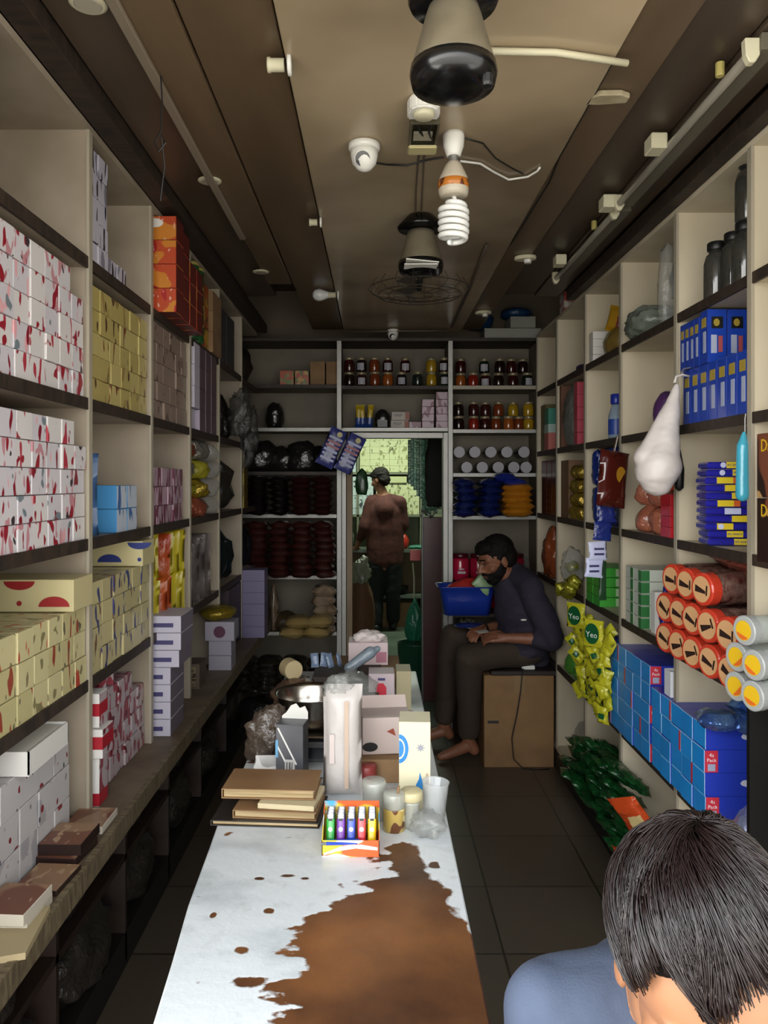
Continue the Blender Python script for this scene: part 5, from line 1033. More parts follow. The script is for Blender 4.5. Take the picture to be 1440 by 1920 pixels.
put('white_swoosh', MB().prism([(-.055, -.010), (-.02, .004), (.02, .008), (.055, .002), (.055, -.004), (.01, .0), (-.03, -.006), (-.055, -.014)], 0, .0004).mesh('s', M('swoosh_white', 'dcdcd8', .4)), (0, -dp/2-.0005, .018), FRONT, t)
hood = M('lighter_hood_chrome', '8c8c90', .25, .9)
cname = ['green', 'purple', 'blue', 'red', 'yellow']; rowsn = ['front', 'second', 'third', 'rear']
for c in range(5):
    lm = M('lighter_'+cname[c], lcol[c], .2, coat=.4); lbt = M('lighter_base_'+cname[c], lcol[c], .15, alpha=.85)
    base = None
    for r in range(4):
        lab = cname[c]+' lighter in the '+rowsn[r]+' row of the display carton'
        loc = (LX-.0435+.0218*c, LY-.018+.015*r, ZT+.008); rot = (rad(-20), 0, 0)
        if base: clone(base, loc, rot, lab, 'lighters in the display carton'); continue
        q = thing('lighter', lab, 'lighter', loc, rot, 'lighters in the display carton'); base = q
        sec = [(.0085*math.cos(2*PI*k/16), .0052*math.sin(2*PI*k/16)) for k in range(16)]
        put('fuel_body', MB().prism(sec, 0, .030).mesh('b', lbt, smooth=False), parent=q)
        put('upper_body', MB().prism([(x*1.02, y*1.02) for x, y in sec], .030, .056).mesh('u', lm), parent=q)
        put('metal_hood', MB().prism([(x*.95, y*.95) for x, y in sec], .056, .068).box(-.006, .006, -.006, -.004, .058, .060).box(-.006, .006, -.006, -.004, .062, .064).mesh('h', hood), parent=q)
        put('thumb_button', MB().box(-.004, .004, -.0065, -.004, .052, .0565).mesh('k', black), parent=q)
        put('round_print', disc(.0045, .0045, M('lighter_print_white', 'c8d4c8', .4)), (0, -.0056, .036), FRONT, q)
q = thing('lighter', 'blue lighters lying flat across the front of the display carton', 'lighter', (LX-.012, LY-.034, ZT+.028), (0, PI/2, .05)); put('fuel_body', MB().prism([(.0052*math.cos(2*PI*k/14), .0085*math.sin(2*PI*k/14)) for k in range(14)], -.038, .030).mesh('b', M('lighter_blue'), bevel=0), parent=q); put('metal_hood', MB().prism([(.0048*math.cos(2*PI*k/14), .0080*math.sin(2*PI*k/14)) for k in range(14)], -.048, -.038).mesh('h', hood), parent=q)
q['label'] = 'blue lighter lying across the front of the display carton'
# ledgers and pads
pages = M('page_edges', 'b09a74', .7, col2='8a7650', scale=30, stretch=(.2, .2, 6)); cov = M('brown_book_cover', '7a5a3c', .5, col2='8a6a48', scale=9); dcov = M('black_cover', '241f1c', .4)
def book(lab, x, y, z, sx, sy, h, rz, cm, over=.004):
    b = thing('account_book', lab, 'book', (x, y, z), (0, 0, rz)); 
    put('pages', boxmesh(sx-.008, sy-.008, h-.004, pages), (0, 0, .002), parent=b)
    put('cover', MB().box(-sx/2, sx/2, -sy/2, sy/2, 0, .002).box(-sx/2, sx/2, -sy/2, sy/2, h-.002, h).box(-sx/2, -sx/2+.002, -sy/2, sy/2, .002, h-.002).mesh('c', cm), parent=b); return b
book('black bound account book at the bottom of the pile', -.243, 1.785, ZT+.0005, .245, .15, .012, rad(-4), dcov)
book('thick brown-paged pad in the middle of the book pile', -.222, 1.79, ZT+.013, .19, .14, .018, rad(-5), cov)
put('paper_pad', boxmesh(.13, .12, .012, M('cream_pad_pages', 'bcae8c', .7)), (-.195, 1.785, ZT+.0315), (0, 0, rad(-8)), label='torn cream paper pad under the top brown book', cat='pad')
book('brown covered account book on top of the pile', -.243, 1.815, ZT+.045, .215, .125, .022, rad(-3), cov)
# tall white wrapped pack
wp = M('white_wrapped_paper', 'b2aca8', .35, bump=.3, bscale=20); bt_ = M('beige_tape_print', 'b09a88', .5)
t = thing('wrapped_pack', 'tall white paper-wrapped pack with torn plastic top on the counter', 'pack', (-.082, 1.89, ZT+.0005))
put('pack_body', pouchmesh(.098, .272, .075, wp, seed=301, crimp=.002, wr=.10), parent=t)
put('brown_strip', MB().box(.006, .016, -.0405, -.0395, .03, .24).mesh('s', bt_), parent=t)
put('faint_print', MB().box(-.030, -.018, -.0400, -.0385, .09, .16).mesh('p', M('grey_pink_ink', 'b8aca8', .5)), parent=t)
put('torn_plastic', bagmesh(.085, .06, .06, clearbag, seed=302, amp=.35), (-.01, 0, .240), parent=t)
# cream tall box with blue logo
t = thing('tall_carton', 'tall cream carton with a blue round logo and blue drop on the counter', 'carton', (.093, 1.845, ZT+.0005), (0, 0, rad(-3)))
crm = M('cream_white_card', 'd2caaa', .45); bi = M('logo_blue', '2a78b8', .4)
put('carton_body', boxmesh(.074, .085, .205, crm), parent=t)
put('round_logo', disc(.022, .034, bi, 20, .0006, -90, 90), (-.0365, -.0427, .142), FRONT, t)
put('logo_ring', disc(.014, .024, crm, 20, .0006, -90, 90), (-.0365, -.0432, .142), FRONT, t); put('logo_centre', disc(.011, .020, bi, 20, .0006, -90, 90), (-.0365, -.0437, .142), FRONT, t)
star = [((.012 if k % 2 == 0 else .005)*math.cos(PI*k/8), (.012 if k % 2 == 0 else .005)*math.sin(PI*k/8)) for k in range(16)]
put('grey_star', MB().prism(star, 0, .0006).mesh('s', M('star_grey', '8a8c98', .4)), (.014, -.0427, .145), FRONT, t)
put('blue_drop', MB().prism([(0, .028), (.006, .008), (.007, -.010), (.004, -.022), (-.008, -.022), (-.012, -.012), (-.008, .0), (-.002, .012)], 0, .0006).mesh('d', bi), (.012, -.0427, .06), FRONT, t)
put('brown_lettering', MB().box(.026, .032, -.0431, -.0425, .02, .085).mesh('l', bt_), parent=t)
# pinkish carton with brown print, on a plain carton
put('plain_carton', boxmesh(.15, .14, .06, brownbox), (.03, 2.03, ZT+.0005), label='low plain brown carton behind the tall white pack', cat='carton')
t = thing('printed_carton', 'pinkish white carton with open flap and red-brown marks', 'carton', (.025, 2.04, ZT+.062), (0, 0, .1))
put('carton_body', boxmesh(.13, .09, .095, M('pinkish_card', 'b8a8a2', .5)), parent=t); put('brown_triangle', MB().prism([(-.012, .004), (.012, -.008), (.006, .012)], 0, .0006).mesh('t', M('rust_ink', '8a3c28', .5)), (.01, -.0455, .055), FRONT, t)
put('vertical_lettering', MB().box(.040, .052, -.0457, -.045, .035, .085).mesh('v', M('pink_grey_ink', '9c8480', .5)), parent=t); put('black_corner', disc(.02, .012, black), (-.045, -.0455, .02), FRONT, t); put('open_flap', MB().box(-.063, .063, -.001, .001, 0, .04, M4=Matrix.Rotation(-.9, 4, 'X')).mesh('f', M('pinkish_card')), (0, .044, .095), parent=t)
put('red_tub', MB().lathe([(.024, 0), (.027, .004), (.027, .05), (.024, .054)], 20).mesh('r', printed('red_tub_print', '8c3a38', [('b8aca8', 20, (1, 1, 2), .55)]), smooth=True), (-.025, 1.945, ZT+.001), label='small red tub between the wrapped pack and the pinkish carton', cat='tub')
# grey patterned pack + torn white cup + clear bag
t = thing('grey_carton', 'dark grey carton with white stripes, a barcode and a torn white top', 'carton', (-.218, 2.0, ZT+.0005), (0, 0, rad(-8)))
gc = M('slate_card', '4c4c50', .4, col2='5c5c60', scale=12)
put('carton_body', boxmesh(.072, .06, .145, gc), parent=t)
for a, b_ in ((-.034, .125), (-.034, .06)): put('white_stripe', MB().box(-.002, .002, 0, .0006, -.052, .052, M4=Matrix.Rotation(rad(0), 4, 'Y')).mesh('w', white), (a+.028+(0 if b_ > .1 else -.002), -.0306, b_-.035 if b_ > .1 else .045), (0, rad(-28), 0), t)
put('barcode_label', MB().box(-.012, .014, -.0308, -.030, .022, .056).mesh('b', M('label_grey_white', 'b8b4b0', .5)), parent=t); put('bars', MB().box(-.008, -.006, -.0312, -.0308, .028, .05).box(-.004, -.003, -.0312, -.0308, .028, .05).box(0, .003, -.0312, -.0308, .028, .05).box(.006, .008, -.0312, -.0308, .028, .05).mesh('b', black), parent=t)
put('blue_edge', MB().box(-.0368, -.030, -.0308, -.030, .06, .105).mesh('e', M('sky_edge', '6aa0c4', .4)), parent=t)
tp = [(-.034, 0), (.036, 0), (.036, .018), (.028, .034), (.014, .028), (.004, .040), (-.010, .034), (-.022, .016), (-.034, .006)]
put('torn_top', MB().prism(tp, 0, .0012).mesh('t', white), (0, .026, .145), FRONT, t)
t = thing('torn_box', 'small white torn box beside the grey carton', 'box', (-.282, 1.985, ZT+.0005), (0, 0, .05))
put('box_body', MB().prism([(-.034, 0), (.034, 0), (.034, .065), (.024, .036), (0, .030), (-.012, .036), (-.022, .06), (-.034, .032)], 0, .0012, M4=Matrix.Rotation(PI/2, 4, 'X')).box(-.034, .034, .048, .0495, 0, .045).box(-.034, -.0328, 0, .048, 0, .035).box(.0328, .034, 0, .048, 0, .05).mesh('b', M('bright_torn_white', 'cfccc8', .6)), parent=t)
put('crumpled_bag', bagmesh(.15, .12, .16, M('brownish_clear_bag', '564a40', .2, alpha=.75, spec=1, bump=.8), seed=310, amp=.3), (-.29, 2.12, ZT+.001), label='crumpled clear bag behind the torn white box', cat='bag')
# weighing scale with steel bowl
steel = M('stainless_steel', 'a8a29a', .22, 1)
t = thing('weighing_scale', 'steel weighing scale under the metal bowl', 'scale', (-.165, 2.19, ZT+.0005))
put('scale_body', MB().box(-.085, .075, -.09, .10, 0, .055).mesh('b', M('scale_grey', '4a484a', .35), bevel=.006, seg=2), parent=t); put('display_panel', MB().box(-.05, .05, -.0915, -.089, .012, .042).mesh('d', M('display_dark', '1a1f24', .15)), parent=t)
put('platform', MB().box(-.09, .08, -.095, .105, .066, .073).mesh('p', steel, bevel=.003), parent=t); put('support', MB().lathe([(.03, .055), (.03, .066)], 16).mesh('s', black), parent=t)
put('steel_bowl', MB().lathe([(.001, .0), (.060, .0), (.080, .018), (.092, .05), (.097, .085), (.104, .092), (.105, .094), (.098, .0905), (.094, .086), (.089, .052), (.077, .021), (.058, .003), (.001, .003)], 48, cap=False).mesh('bowl', steel, smooth=True), (-.185, 2.20, ZT+.0745), label='shiny stainless steel bowl standing on the weighing scale', cat='bowl')
# tin with stick, cups
t = thing('gold_tin', 'small gold printed tin with a clear upper part beside the lighters', 'tin', (.040, 1.70, ZT+.0005))
put('tin_body', MB().lathe([(.023, 0), (.0245, .002), (.0245, .048), (.024, .05)], 28).mesh('b', printed('gold_tin_print', 'a8904c', [('5a3418', 40, (1, 1, 1), .56), ('c8bc8c', 30, (1, 1, 1), .60)], .3), smooth=True), parent=t)
put('clear_top', MB().lathe([(.024, .05), (.0245, .052), (.0245, .078), (.0225, .083)], 28).mesh('c', M('frosted_clear_plastic', 'b8bab0', .15, alpha=.55, spec=1), smooth=True), parent=t)
put('wooden_stick', MB().tube([(.004, .0, .052), (.010, -.012, .10)], .003).mesh('s', brownbox), parent=t)
t = thing('clear_jar', 'short clear plastic jar behind the lighters', 'jar', (-.005, 1.755, ZT+.0005)); put('jar_body', MB().lathe([(.024, 0), (.026, .003), (.026, .065), (.028, .067), (.028, .085), (.026, .088)], 28).mesh('j', M('frosted_clear_plastic'), smooth=True), parent=t)
t = thing('clear_jar', 'dusty clear jar with pale cap between tin and tall cream carton', 'jar', (.078, 1.715, ZT+.0005)); put('jar_body', MB().lathe([(.018, 0), (.020, .003), (.018, .050), (.022, .060)], 24).mesh('j', M('frosted_clear_plastic'), smooth=True), parent=t); put('pale_cap', MB().lathe([(.024, .060), (.026, .063), (.026, .078), (.022, .082)], 24).mesh('c', M('pale_yellow_cap', 'b4aa84', .4), smooth=True), parent=t); put('stem', MB().tube([(0, 0, .02), (0, 0, .06)], .004).mesh('s', M('pale_yellow_cap')), parent=t)
put('plastic_cup', MB().lathe([(.020, 0), (.024, .002), (.030, .088), (.0315, .090), (.0305, .0905), (.029, .088), (.023, .004), (.019, .002)], 30, cap=False).mesh('cup', M('thin_clear_cup', 'c4c8c8', .08, alpha=.38, spec=1), smooth=True), (.130, 1.74, ZT+.001), (0, .06, 0), label='thin clear plastic cup at the right edge of the counter', cat='cup')
put('crumpled_film', bagmesh(.09, .10, .05, clearbag, seed=320, amp=.35), (.112, 1.68, ZT+.0005), label='crumpled clear film on the counter before the plastic cup', cat='film')
# heap at the far end
t = thing('tissue_pack', 'pink and white tissue pack with torn top, farthest on the counter', 'pack', (-.03, 2.98, ZT+.072)); put('pack_body', boxmesh(.15, .12, .085, M('tissue_pink_white', 'd0bcbc', .5)), parent=t); put('torn_tissue', bagmesh(.14, .11, .05, M('torn_tissue_white', 'd4c8c4', .7), seed=331, amp=.25), (0, 0, .075), parent=t); put('pink_print', MB().box(.03, .07, -.0608, -.06, .01, .05).mesh('p', M('pink_ink', 'b07484', .5)), parent=t)
put('cardboard_box', boxmesh(.30, .22, .070, brownbox), (-.06, 2.98, ZT+.0005), label='low cardboard box at the far end of the counter under the tissue pack', cat='box')
t = thing('red_mark_carton', 'white carton with a red thumb-shaped mark near the far counter end', 'carton', (.018, 2.56, ZT+.0005)); put('carton_body', boxmesh(.085, .09, .14, M('dim_white_pink', 'b4a4a8', .5)), parent=t); put('red_mark', MB().prism([(-.016, -.045), (.016, -.045), (.016, .020), (.006, .034), (-.010, .034), (-.016, .026)], 0, .0006).mesh('r', rlab), (0, -.0455, .075), FRONT, t); put('small_print', MB().box(-.012, .012, -.0458, -.045, .118, .126).mesh('s', pb), parent=t)
put('side_carton', boxmesh(.05, .10, .140, M('olive_cream_card', '9a9070', .5)), (.092, 2.60, ZT+.0005), label='olive cream carton right of the red-marked white carton', cat='carton')
t = thing('cigarette_pack', 'open white and red small pack lying at the right counter side', 'pack', (.085, 2.35, ZT+.03), (.2, .1, .3)); put('pack_body', boxmesh(.06, .04, .035, M('dim_white_pink')), parent=t); put('red_end', MB().box(-.031, -.018, -.0205, .0205, .003, .032).mesh('r', rlab), parent=t)
put('red_white_box', boxmesh(.12, .10, .03, rw), (.06, 2.36, ZT+.0005), label='flat red and white box under the open small pack', cat='box')
put('clear_pack', bagmesh(.14, .18, .10, clearbag, seed=333, amp=.25), (-.07, 2.42, ZT+.08), (.3, 0, .4), label='clear plastic pack lying slanted behind the tall white pack', cat='pack')
put('brown_carton', boxmesh(.20, .16, .08, M('dull_brown_card')), (-.09, 2.50, ZT+.0005), label='dull brown carton beneath the slanted clear pack', cat='carton')
put('blue_tube_pack', organic('t', [('c', (-.045, 0, 0), .018, (.03, .02, .05), .022), ('c', (.03, .02, .05), .012, (.055, .03, .06), .012)], M('pale_blue_pack', '7c8790', .3, bump=.3), .005, 3).data, (-.05, 2.70, ZT+.115), label='pale blue-grey wrapped pack lying on the goods heap', cat='pack')
for o in [o for o in bpy.data.objects if o.name == 't']: bpy.data.objects.remove(o)
put('goods_carton', boxmesh(.24, .18, .095, M('dark_heap_card', '3a302a', .7)), (-.10, 2.74, ZT+.0005), label='dark carton in the middle of the counter goods heap', cat='carton')
put('cream_roll', MB().lathe([(.014, -.03), (.031, -.03), (.033, -.027), (.033, .027), (.031, .03), (.014, .03)], 32, M4=Matrix.Rotation(PI/2, 4, 'X') @ Matrix.Identity(4)).mesh('r', M('cream_tape', 'b4a27c', .4), smooth=False), (-.295, 2.66, ZT+.122), (0, 0, .5), label='cream tape roll standing upright at the left of the heap', cat='tape roll')
put('brown_sack', bagmesh(.18, .20, .10, M('brown_clear_sack', '5c4434', .25, alpha=.9, spec=.9, bump=.6), seed=335, amp=.2), (-.275, 2.62, ZT+.001), label='brown clear sack under the cream tape roll', cat='sack')
for i in range(4): put('blue_sachet', pouchmesh(.03, .05, .012, M('pale_blue_sachet', '6c7c94', .3), seed=340+i, crimp=.004), (-.22+.03*i, 2.78+.01*(i % 2), ZT+.098), (-.3, .3*(i % 2)-.1, .4*i), label=['leftmost blue-white sachet on the heap', 'second blue-white sachet on the heap', 'third blue-white sachet on the heap', 'rightmost blue-white sachet on the heap'][i], cat='sachet', group='blue-white sachets on the heap')
put('crumpled_wrap', bagmesh(.10, .10, .09, M('tan_crumple', '8a6e54', .5, bump=.5), seed=345, amp=.4), (-.31, 2.35, ZT+.001), label='tan crumpled wrapping left of the steel bowl', cat='wrapping')

# ================================================================== SEAT BOX, BIN
t = thing('cardboard_box', 'brown carton box serving as seat for the bearded man', 'box', (.775, 4.31, 0)); put('box_body', boxmesh(.38, .30, .50, M('seat_cardboard', '86653f', .7, col2='775836', scale=6), bevel=.004), parent=t)
put('tape', MB().box(-.03, .03, -.1515, -.150, .40, .50).box(-.03, .03, -.15, .15, .5, .5012).mesh('t', M('clear_brown_tape', '8a7050', .2)), parent=t); put('hand_hole', MB().box(-.03, .03, -.1512, -.150, .24, .255).mesh('h', black), (-.14, 0, 0), parent=t)
put('cushion', boxmesh(.36, .32, .025, M('dark_seat_board', '221814', .6), bevel=.004), (.80, 4.31, .5015), label='dark board laid on the seat box', cat='board')
t = thing('phone_charger', 'white charger block lying on the seat box', 'charger', (.83, 4.19, .5270)); put('charger_body', boxmesh(.07, .035, .022, white, bevel=.004), parent=t)
put('charging_cable', MB().tube([(.80, 4.165, .535), (.79, 4.145, .52), (.78, 4.14, .42), (.76, 4.135, .30), (.73, 4.13, .17), (.74, 4.12, .06), (.79, 4.11, .012), (.87, 4.11, .008), (.93, 4.12, .008)], .003).mesh('c', black, smooth=True), label='black cable running down the front of the seat box', cat='cable')
t = thing('plastic_basin', 'blue plastic basin filled with a red bag at the doorway', 'basin', (.535, 4.565, .7665)); bbm = M('basin_blue', '1c3490', .3, coat=.2)
def rrect(w, d, r, n=6):
    out = []
    for cx, cy, a0 in ((w-r, d-r, 0), (-w+r, d-r, 90), (-w+r, -d+r, 180), (w-r, -d+r, 270)):
        for k in range(n+1): a = rad(a0+90*k/n); out.append((cx+r*math.cos(a), cy+r*math.sin(a)))
    return out
vs = []; fs = []; n_ = 28
for (w_, d_, z_) in ((.135, .075, 0), (.150, .088, .10), (.165, .10, .165), (.178, .113, .172), (.178, .113, .166), (.160, .095, .160), (.145, .083, .10), (.13, .07, .006)):
    vs += [(x, y, z_) for x, y in rrect(w_, d_, .04)]
for i in range(7):
    for k in range(n_): fs.append((i*n_+k, i*n_+(k+1) % n_, (i+1)*n_+(k+1) % n_, (i+1)*n_+k))
fs += [tuple(range(n_))[::-1], tuple(range(7*n_, 8*n_))]
put('basin_shell', MB().add(vs, fs).mesh('b', bbm, smooth=True), parent=t)
put('red_bag', bagmesh(.28, .15, .19, M('red_plastic_bag', 'a82c24', .35, bump=.3), seed=350, amp=.12), (.535, 4.565, .79), label='red plastic bag filling the blue basin', cat='bag')
put('green_packet', pouchmesh(.12, .16, .02, [M('pale_green_film', '8aa878', .35), M('white_green_film', 'b4b8a4', .4)], seed=352, band=[(.5, 1, 0, 1, 1)]), (.60, 4.47, .92), (-.1, .65, 0), label='green and white striped packet sticking out of the basin', cat='packet')

# ================================================================== PEOPLE
def head_prims(c, s=1.0):
    """head facing -y, centred on c; chin lower"""
    x, y, z = c
    q = lambda a, b, cc: (x+a*s, y+b*s, z+cc*s)
    return [('e', q(0, .012, .03), (.074*s, .092*s, .086*s)), ('e', q(0, -.022, -.025), (.060*s, .066*s, .070*s)), ('e', q(0, -.045, -.072), (.038*s, .036*s, .030*s)),
            ('c', q(0, -.088, .010), .009*s, q(0, -.106, -.020), .0135*s), ('e', q(.014, -.094, -.024), (.008*s,)*3), ('e', q(-.014, -.094, -.024), (.008*s,)*3),
            ('c', q(-.045, -.066, .026), .008*s, q(.045, -.066, .026), .008*s), ('c', q(-.02, -.084, .026), .008*s, q(.02, -.084, .026), .008*s),
            ('c', q(-.018, -.085, -.052), .007*s, q(.018, -.085, -.052), .007*s), ('c', q(-.016, -.083, -.062), .0075*s, q(.016, -.083, -.062), .0075*s),
            ('e', q(-.075, .008, -.008), (.008*s, .018*s, .030*s)), ('e', q(.075, .008, -.008), (.008*s, .018*s, .030*s)), ('e', q(.045, -.05, -.02), (.02*s, .022*s, .02*s)), ('e', q(-.045, -.05, -.02), (.02*s, .022*s, .02*s))]
def xf(prims, M4):
    out = []
    for p in prims:
        if p[0] == 'c': out.append(('c', M4 @ Vector(p[1]), p[2], M4 @ Vector(p[3]), p[4]))
        else:
            e = (M4.to_3x3() @ (Euler(p[3]).to_matrix() if len(p) > 3 else Matrix.Identity(3))).to_euler(); out.append(('e', M4 @ Vector(p[1]), p[2], tuple(e)))
    return out
def hand(w, d, up, side, curl=.7, s=1.0):
    """hand from wrist w pointing along d; 'up' is the back of the hand, side = +1/-1 thumb side"""
    w = Vector(w); d = Vector(d).normalized(); up = Vector(up); up = (up-d*up.dot(d)).normalized(); lat = d.cross(up)*side
    pr = [('c', w, .023*s, w+d*.04*s, .024*s), ('c', w+d*.02*s+lat*.016*s, .016*s, w+d*.085*s+lat*.026*s, .0125*s), ('c', w+d*.02*s-lat*.014*s, .016*s, w+d*.08*s-lat*.028*s, .012*s), ('c', w+d*.03*s, .017*s, w+d*.088*s, .0135*s)]
    for i, (o, ln) in enumerate(((.030, .070), (.010, .078), (-.010, .072), (-.029, .056))):
        a = w+d*.084*s+lat*o*s; dd = d.copy(); r = .0088*s
        for k, f in enumerate((.45, .32, .25)):
            ang = curl*(.55+.35*k); dd = (dd*math.cos(ang)-up*math.sin(ang)).normalized() if k == 0 else (dd*math.cos(curl*.8)+(-up if k == 1 else -d*.6-up*.4).normalized()*math.sin(curl*.8)).normalized()
            b = a+dd*ln*f*s; pr.append(('c', a, r, b, r*.93)); a = b; r *= .93
    a = w+d*.025*s+lat*.024*s; b = a+(d*.6+lat*.7-up*.2).normalized()*.035*s; c = b+(d*.95+lat*.1-up*.3).normalized()*.030*s; e = c+(d*.9-lat*.25-up*.3).normalized()*.024*s
    pr += [('c', a, .013*s, b, .011*s), ('c', b, .011*s, c, .0095*s), ('c', c, .0095*s, e, .008*s)]
    return pr
# --- seated man, facing -x, sitting on the box
man = thing('person', 'bearded seated person in dark shirt and brown trousers, bent over small things in both hands', 'person', (0, 0, 0))
H = P(930, 1050, 4.26); hx = Matrix.Translation(H) @ Matrix.Rotation(rad(-72), 4, 'Z') @ Matrix.Rotation(rad(22), 4, 'X')
sL = Vector((.83, 4.12, .975)); sR = Vector((.74, 4.44, .985)); eL = Vector((.925, 4.04, .72)); wL = Vector((.70, 4.10, .715)); eR = Vector((.80, 4.50, .72)); wR = Vector((.60, 4.28, .73))
hipL = Vector((.79, 4.24, .615)); hipR = Vector((.79, 4.40, .615)); kL = Vector((.50, 4.14, .60)); kR = Vector((.44, 4.40, .66)); aL = Vector((.52, 4.30, .10)); aR = Vector((.40, 4.50, .12))
neck0 = Vector((.775, 4.28, 1.03)); nk = H + Vector((.045, .0, -.07))
body = xf(head_prims((0, 0, 0), 1.08), hx) + [('c', nk, .052, neck0, .056), ('c', neck0, .07, (.80, 4.29, .92), .12), ('e', (.81, 4.29, .85), (.13, .17, .16)), ('e', (.82, 4.30, .70), (.12, .155, .13)), ('e', (.80, 4.31, .61), (.13, .16, .09)),
     ('c', sL, .05, eL, .038), ('c', eL, .038, wL, .026), ('c', sR, .05, eR, .038), ('c', eR, .038, wR, .026), ('c', hipL, .08, kL, .058), ('c', hipR, .08, kR, .058), ('c', kL, .055, aL, .035), ('c', kR, .055, aR, .035), ('c', neck0, .05, sL, .052), ('c', neck0, .05, sR, .052)]
for a, tdir in ((aL, Vector((-1, -.35, -.25))), (aR, Vector((-1, -.1, -.3)))):
    t_ = tdir.normalized(); body += [('c', a, .036, a+Vector((.03, .01, -.055)), .030), ('c', a+Vector((-.01, 0, -.03)), .034, a+t_*.13+Vector((0, 0, -.03)), .028), ('c', a+t_*.13+Vector((0, 0, -.03)), .028, a+t_*.18+Vector((0, 0, -.03)), .020)]
body += hand(wL, (-1, .22, .02), (-.2, -.5, .8), 1, .75) + hand(wR, (-.55, -.75, .0), (0, -.3, 1), -1, .7)
organic('body', body, skin, .0055, 3, man)
shirt = M('slate_purple_shirt', '2e2a38', .85, col2='262330', scale=12, bump=.1); trs = M('brown_trousers', '3a2e24', .85, bump=.1)
organic('shirt', [('c', neck0+Vector((0, 0, .0)), .070, (.80, 4.29, .93), .135), ('e', (.81, 4.29, .85), (.150, .19, .17)), ('e', (.825, 4.30, .71), (.145, .18, .15)), ('e', (.83, 4.31, .62), (.14, .18, .09)), ('c', neck0, .064, sL, .068), ('c', neck0, .064, sR, .068),
        ('c', sL, .070, eL+Vector((-.01, 0, .02)), .062), ('c', eL, .060, eL+(wL-eL)*.28, .052), ('c', sR, .070, eR+Vector((0, 0, .02)), .060), ('c', eR, .058, eR+(wR-eR)*.35, .048), ('c', (.88, 4.30, .66), .09, (.90, 4.30, .57), .07)], shirt, .008, 4, man, fold=.018, ffreq=11)
organic('trousers', [('e', (.80, 4.31, .605), (.145, .175, .088)), ('c', hipL+Vector((0, 0, .01)), .092, kL, .072), ('c', hipR+Vector((0, 0, .01)), .092, kR, .072), ('c', kL, .074, aL+Vector((0, 0, .06)), .060), ('c', kR, .074, aR+Vector((0, 0, .06)), .060)], trs, .008, 4, man, fold=.008, ffreq=12)
hp = [('e', (0, .022, .045), (.080, .094, .084)), ('e', (0, .05, .0), (.076, .066, .07)), ('e', (-.0, -.03, .085), (.066, .055, .036)), ('e', (.0, -.06, .078), (.045, .03, .022)), ('c', (-.070, .0, .02), .010, (-.066, -.008, -.02), .005), ('c', (.070, .0, .02), .010, (.066, -.008, -.02), .005)]
hx2 = hx @ Matrix.Scale(1.08, 4)
organic('hair', [(p[0], hx2 @ Vector(p[1]), p[2]*1.08, hx2 @ Vector(p[3]), p[4]*1.08) if p[0] == 'c' else ('e', hx2 @ Vector(p[1]), tuple(a*1.08 for a in p[2]), tuple(hx.to_3x3().to_euler())) for p in hp], hairm, .0045, 1, man, fold=.003, ffreq=90)
bd_ = [('e', (0, -.020, -.045), (.0645, .064, .061)), ('e', (0, -.050, -.085), (.040, .036, .028)), ('c', (-.018, -.092, -.042), .005, (.018, -.092, -.042), .005), ('c', (-.022, -.088, -.044), .005, (-.030, -.074, -.070), .010), ('c', (.022, -.088, -.044), .005, (.030, -.074, -.070), .010), ('c', (-.066, -.008, -.01), .006, (-.058, -.02, -.04), .010), ('c', (.066, -.008, -.01), .006, (.058, -.02, -.04), .010)]
organic('beard', [(p[0], hx2 @ Vector(p[1]), p[2]*1.08, hx2 @ Vector(p[3]), p[4]*1.08) if p[0] == 'c' else ('e', hx2 @ Vector(p[1]), tuple(a*1.08 for a in p[2]), tuple(hx.to_3x3().to_euler())) for p in bd_], hairm, .0035, 1, man, fold=.0025, ffreq=100)
for s in (-1, 1):
    organic('eyebrow', [('c', hx2 @ Vector((s*.014, -.089, .036)), .005, hx2 @ Vector((s*.044, -.078, .036)), .004)], hairm, .0025, 1, man)
    organic('eyelid', [('e', hx2 @ Vector((s*.029, -.079, .014)), (.013, .009, .006), tuple(hx.to_3x3().to_euler()))], M('eyelid_skin', '5a382a', .5), .002, 1, man)
put('pocket_item', MB().prism([(.016*math.cos(2*PI*k/14), .004*math.sin(2*PI*k/14)) for k in range(14)], 0, .004, M4=Matrix.Rotation(PI/2, 4, 'X')).mesh('p', white), (.785, 4.085, .815), parent=man)
t = thing('steel_plate', 'thin bright metal plate resting on the seated man knee', 'plate', (.52, 4.27, .742)); put('plate', MB().lathe([(.001, 0), (.06, 0), (.085, .008), (.086, .009), (.06, .002), (.001, .002)], 32, cap=False).mesh('p', steel, smooth=True), parent=t)
t = thing('wrist_band', 'black watch at the wrist of the seated man', 'watch', tuple(wR)); put('strap', MB().lathe([(.029, -.010), (.031, 0), (.029, .010)], 20, M4=(wR-eR).to_track_quat('Z', 'Y').to_matrix().to_4x4(), cap=False).mesh('w', black, smooth=True), parent=t)
put('small_paper', MB().box(-.03, .03, -.02, .02, 0, .003).mesh('p', M('handheld_paper', 'b4aca4', .6)), (.575, 4.155, .737), (.1, -.1, .3), label='small pale paper held between the hands of the seated man', cat='paper')
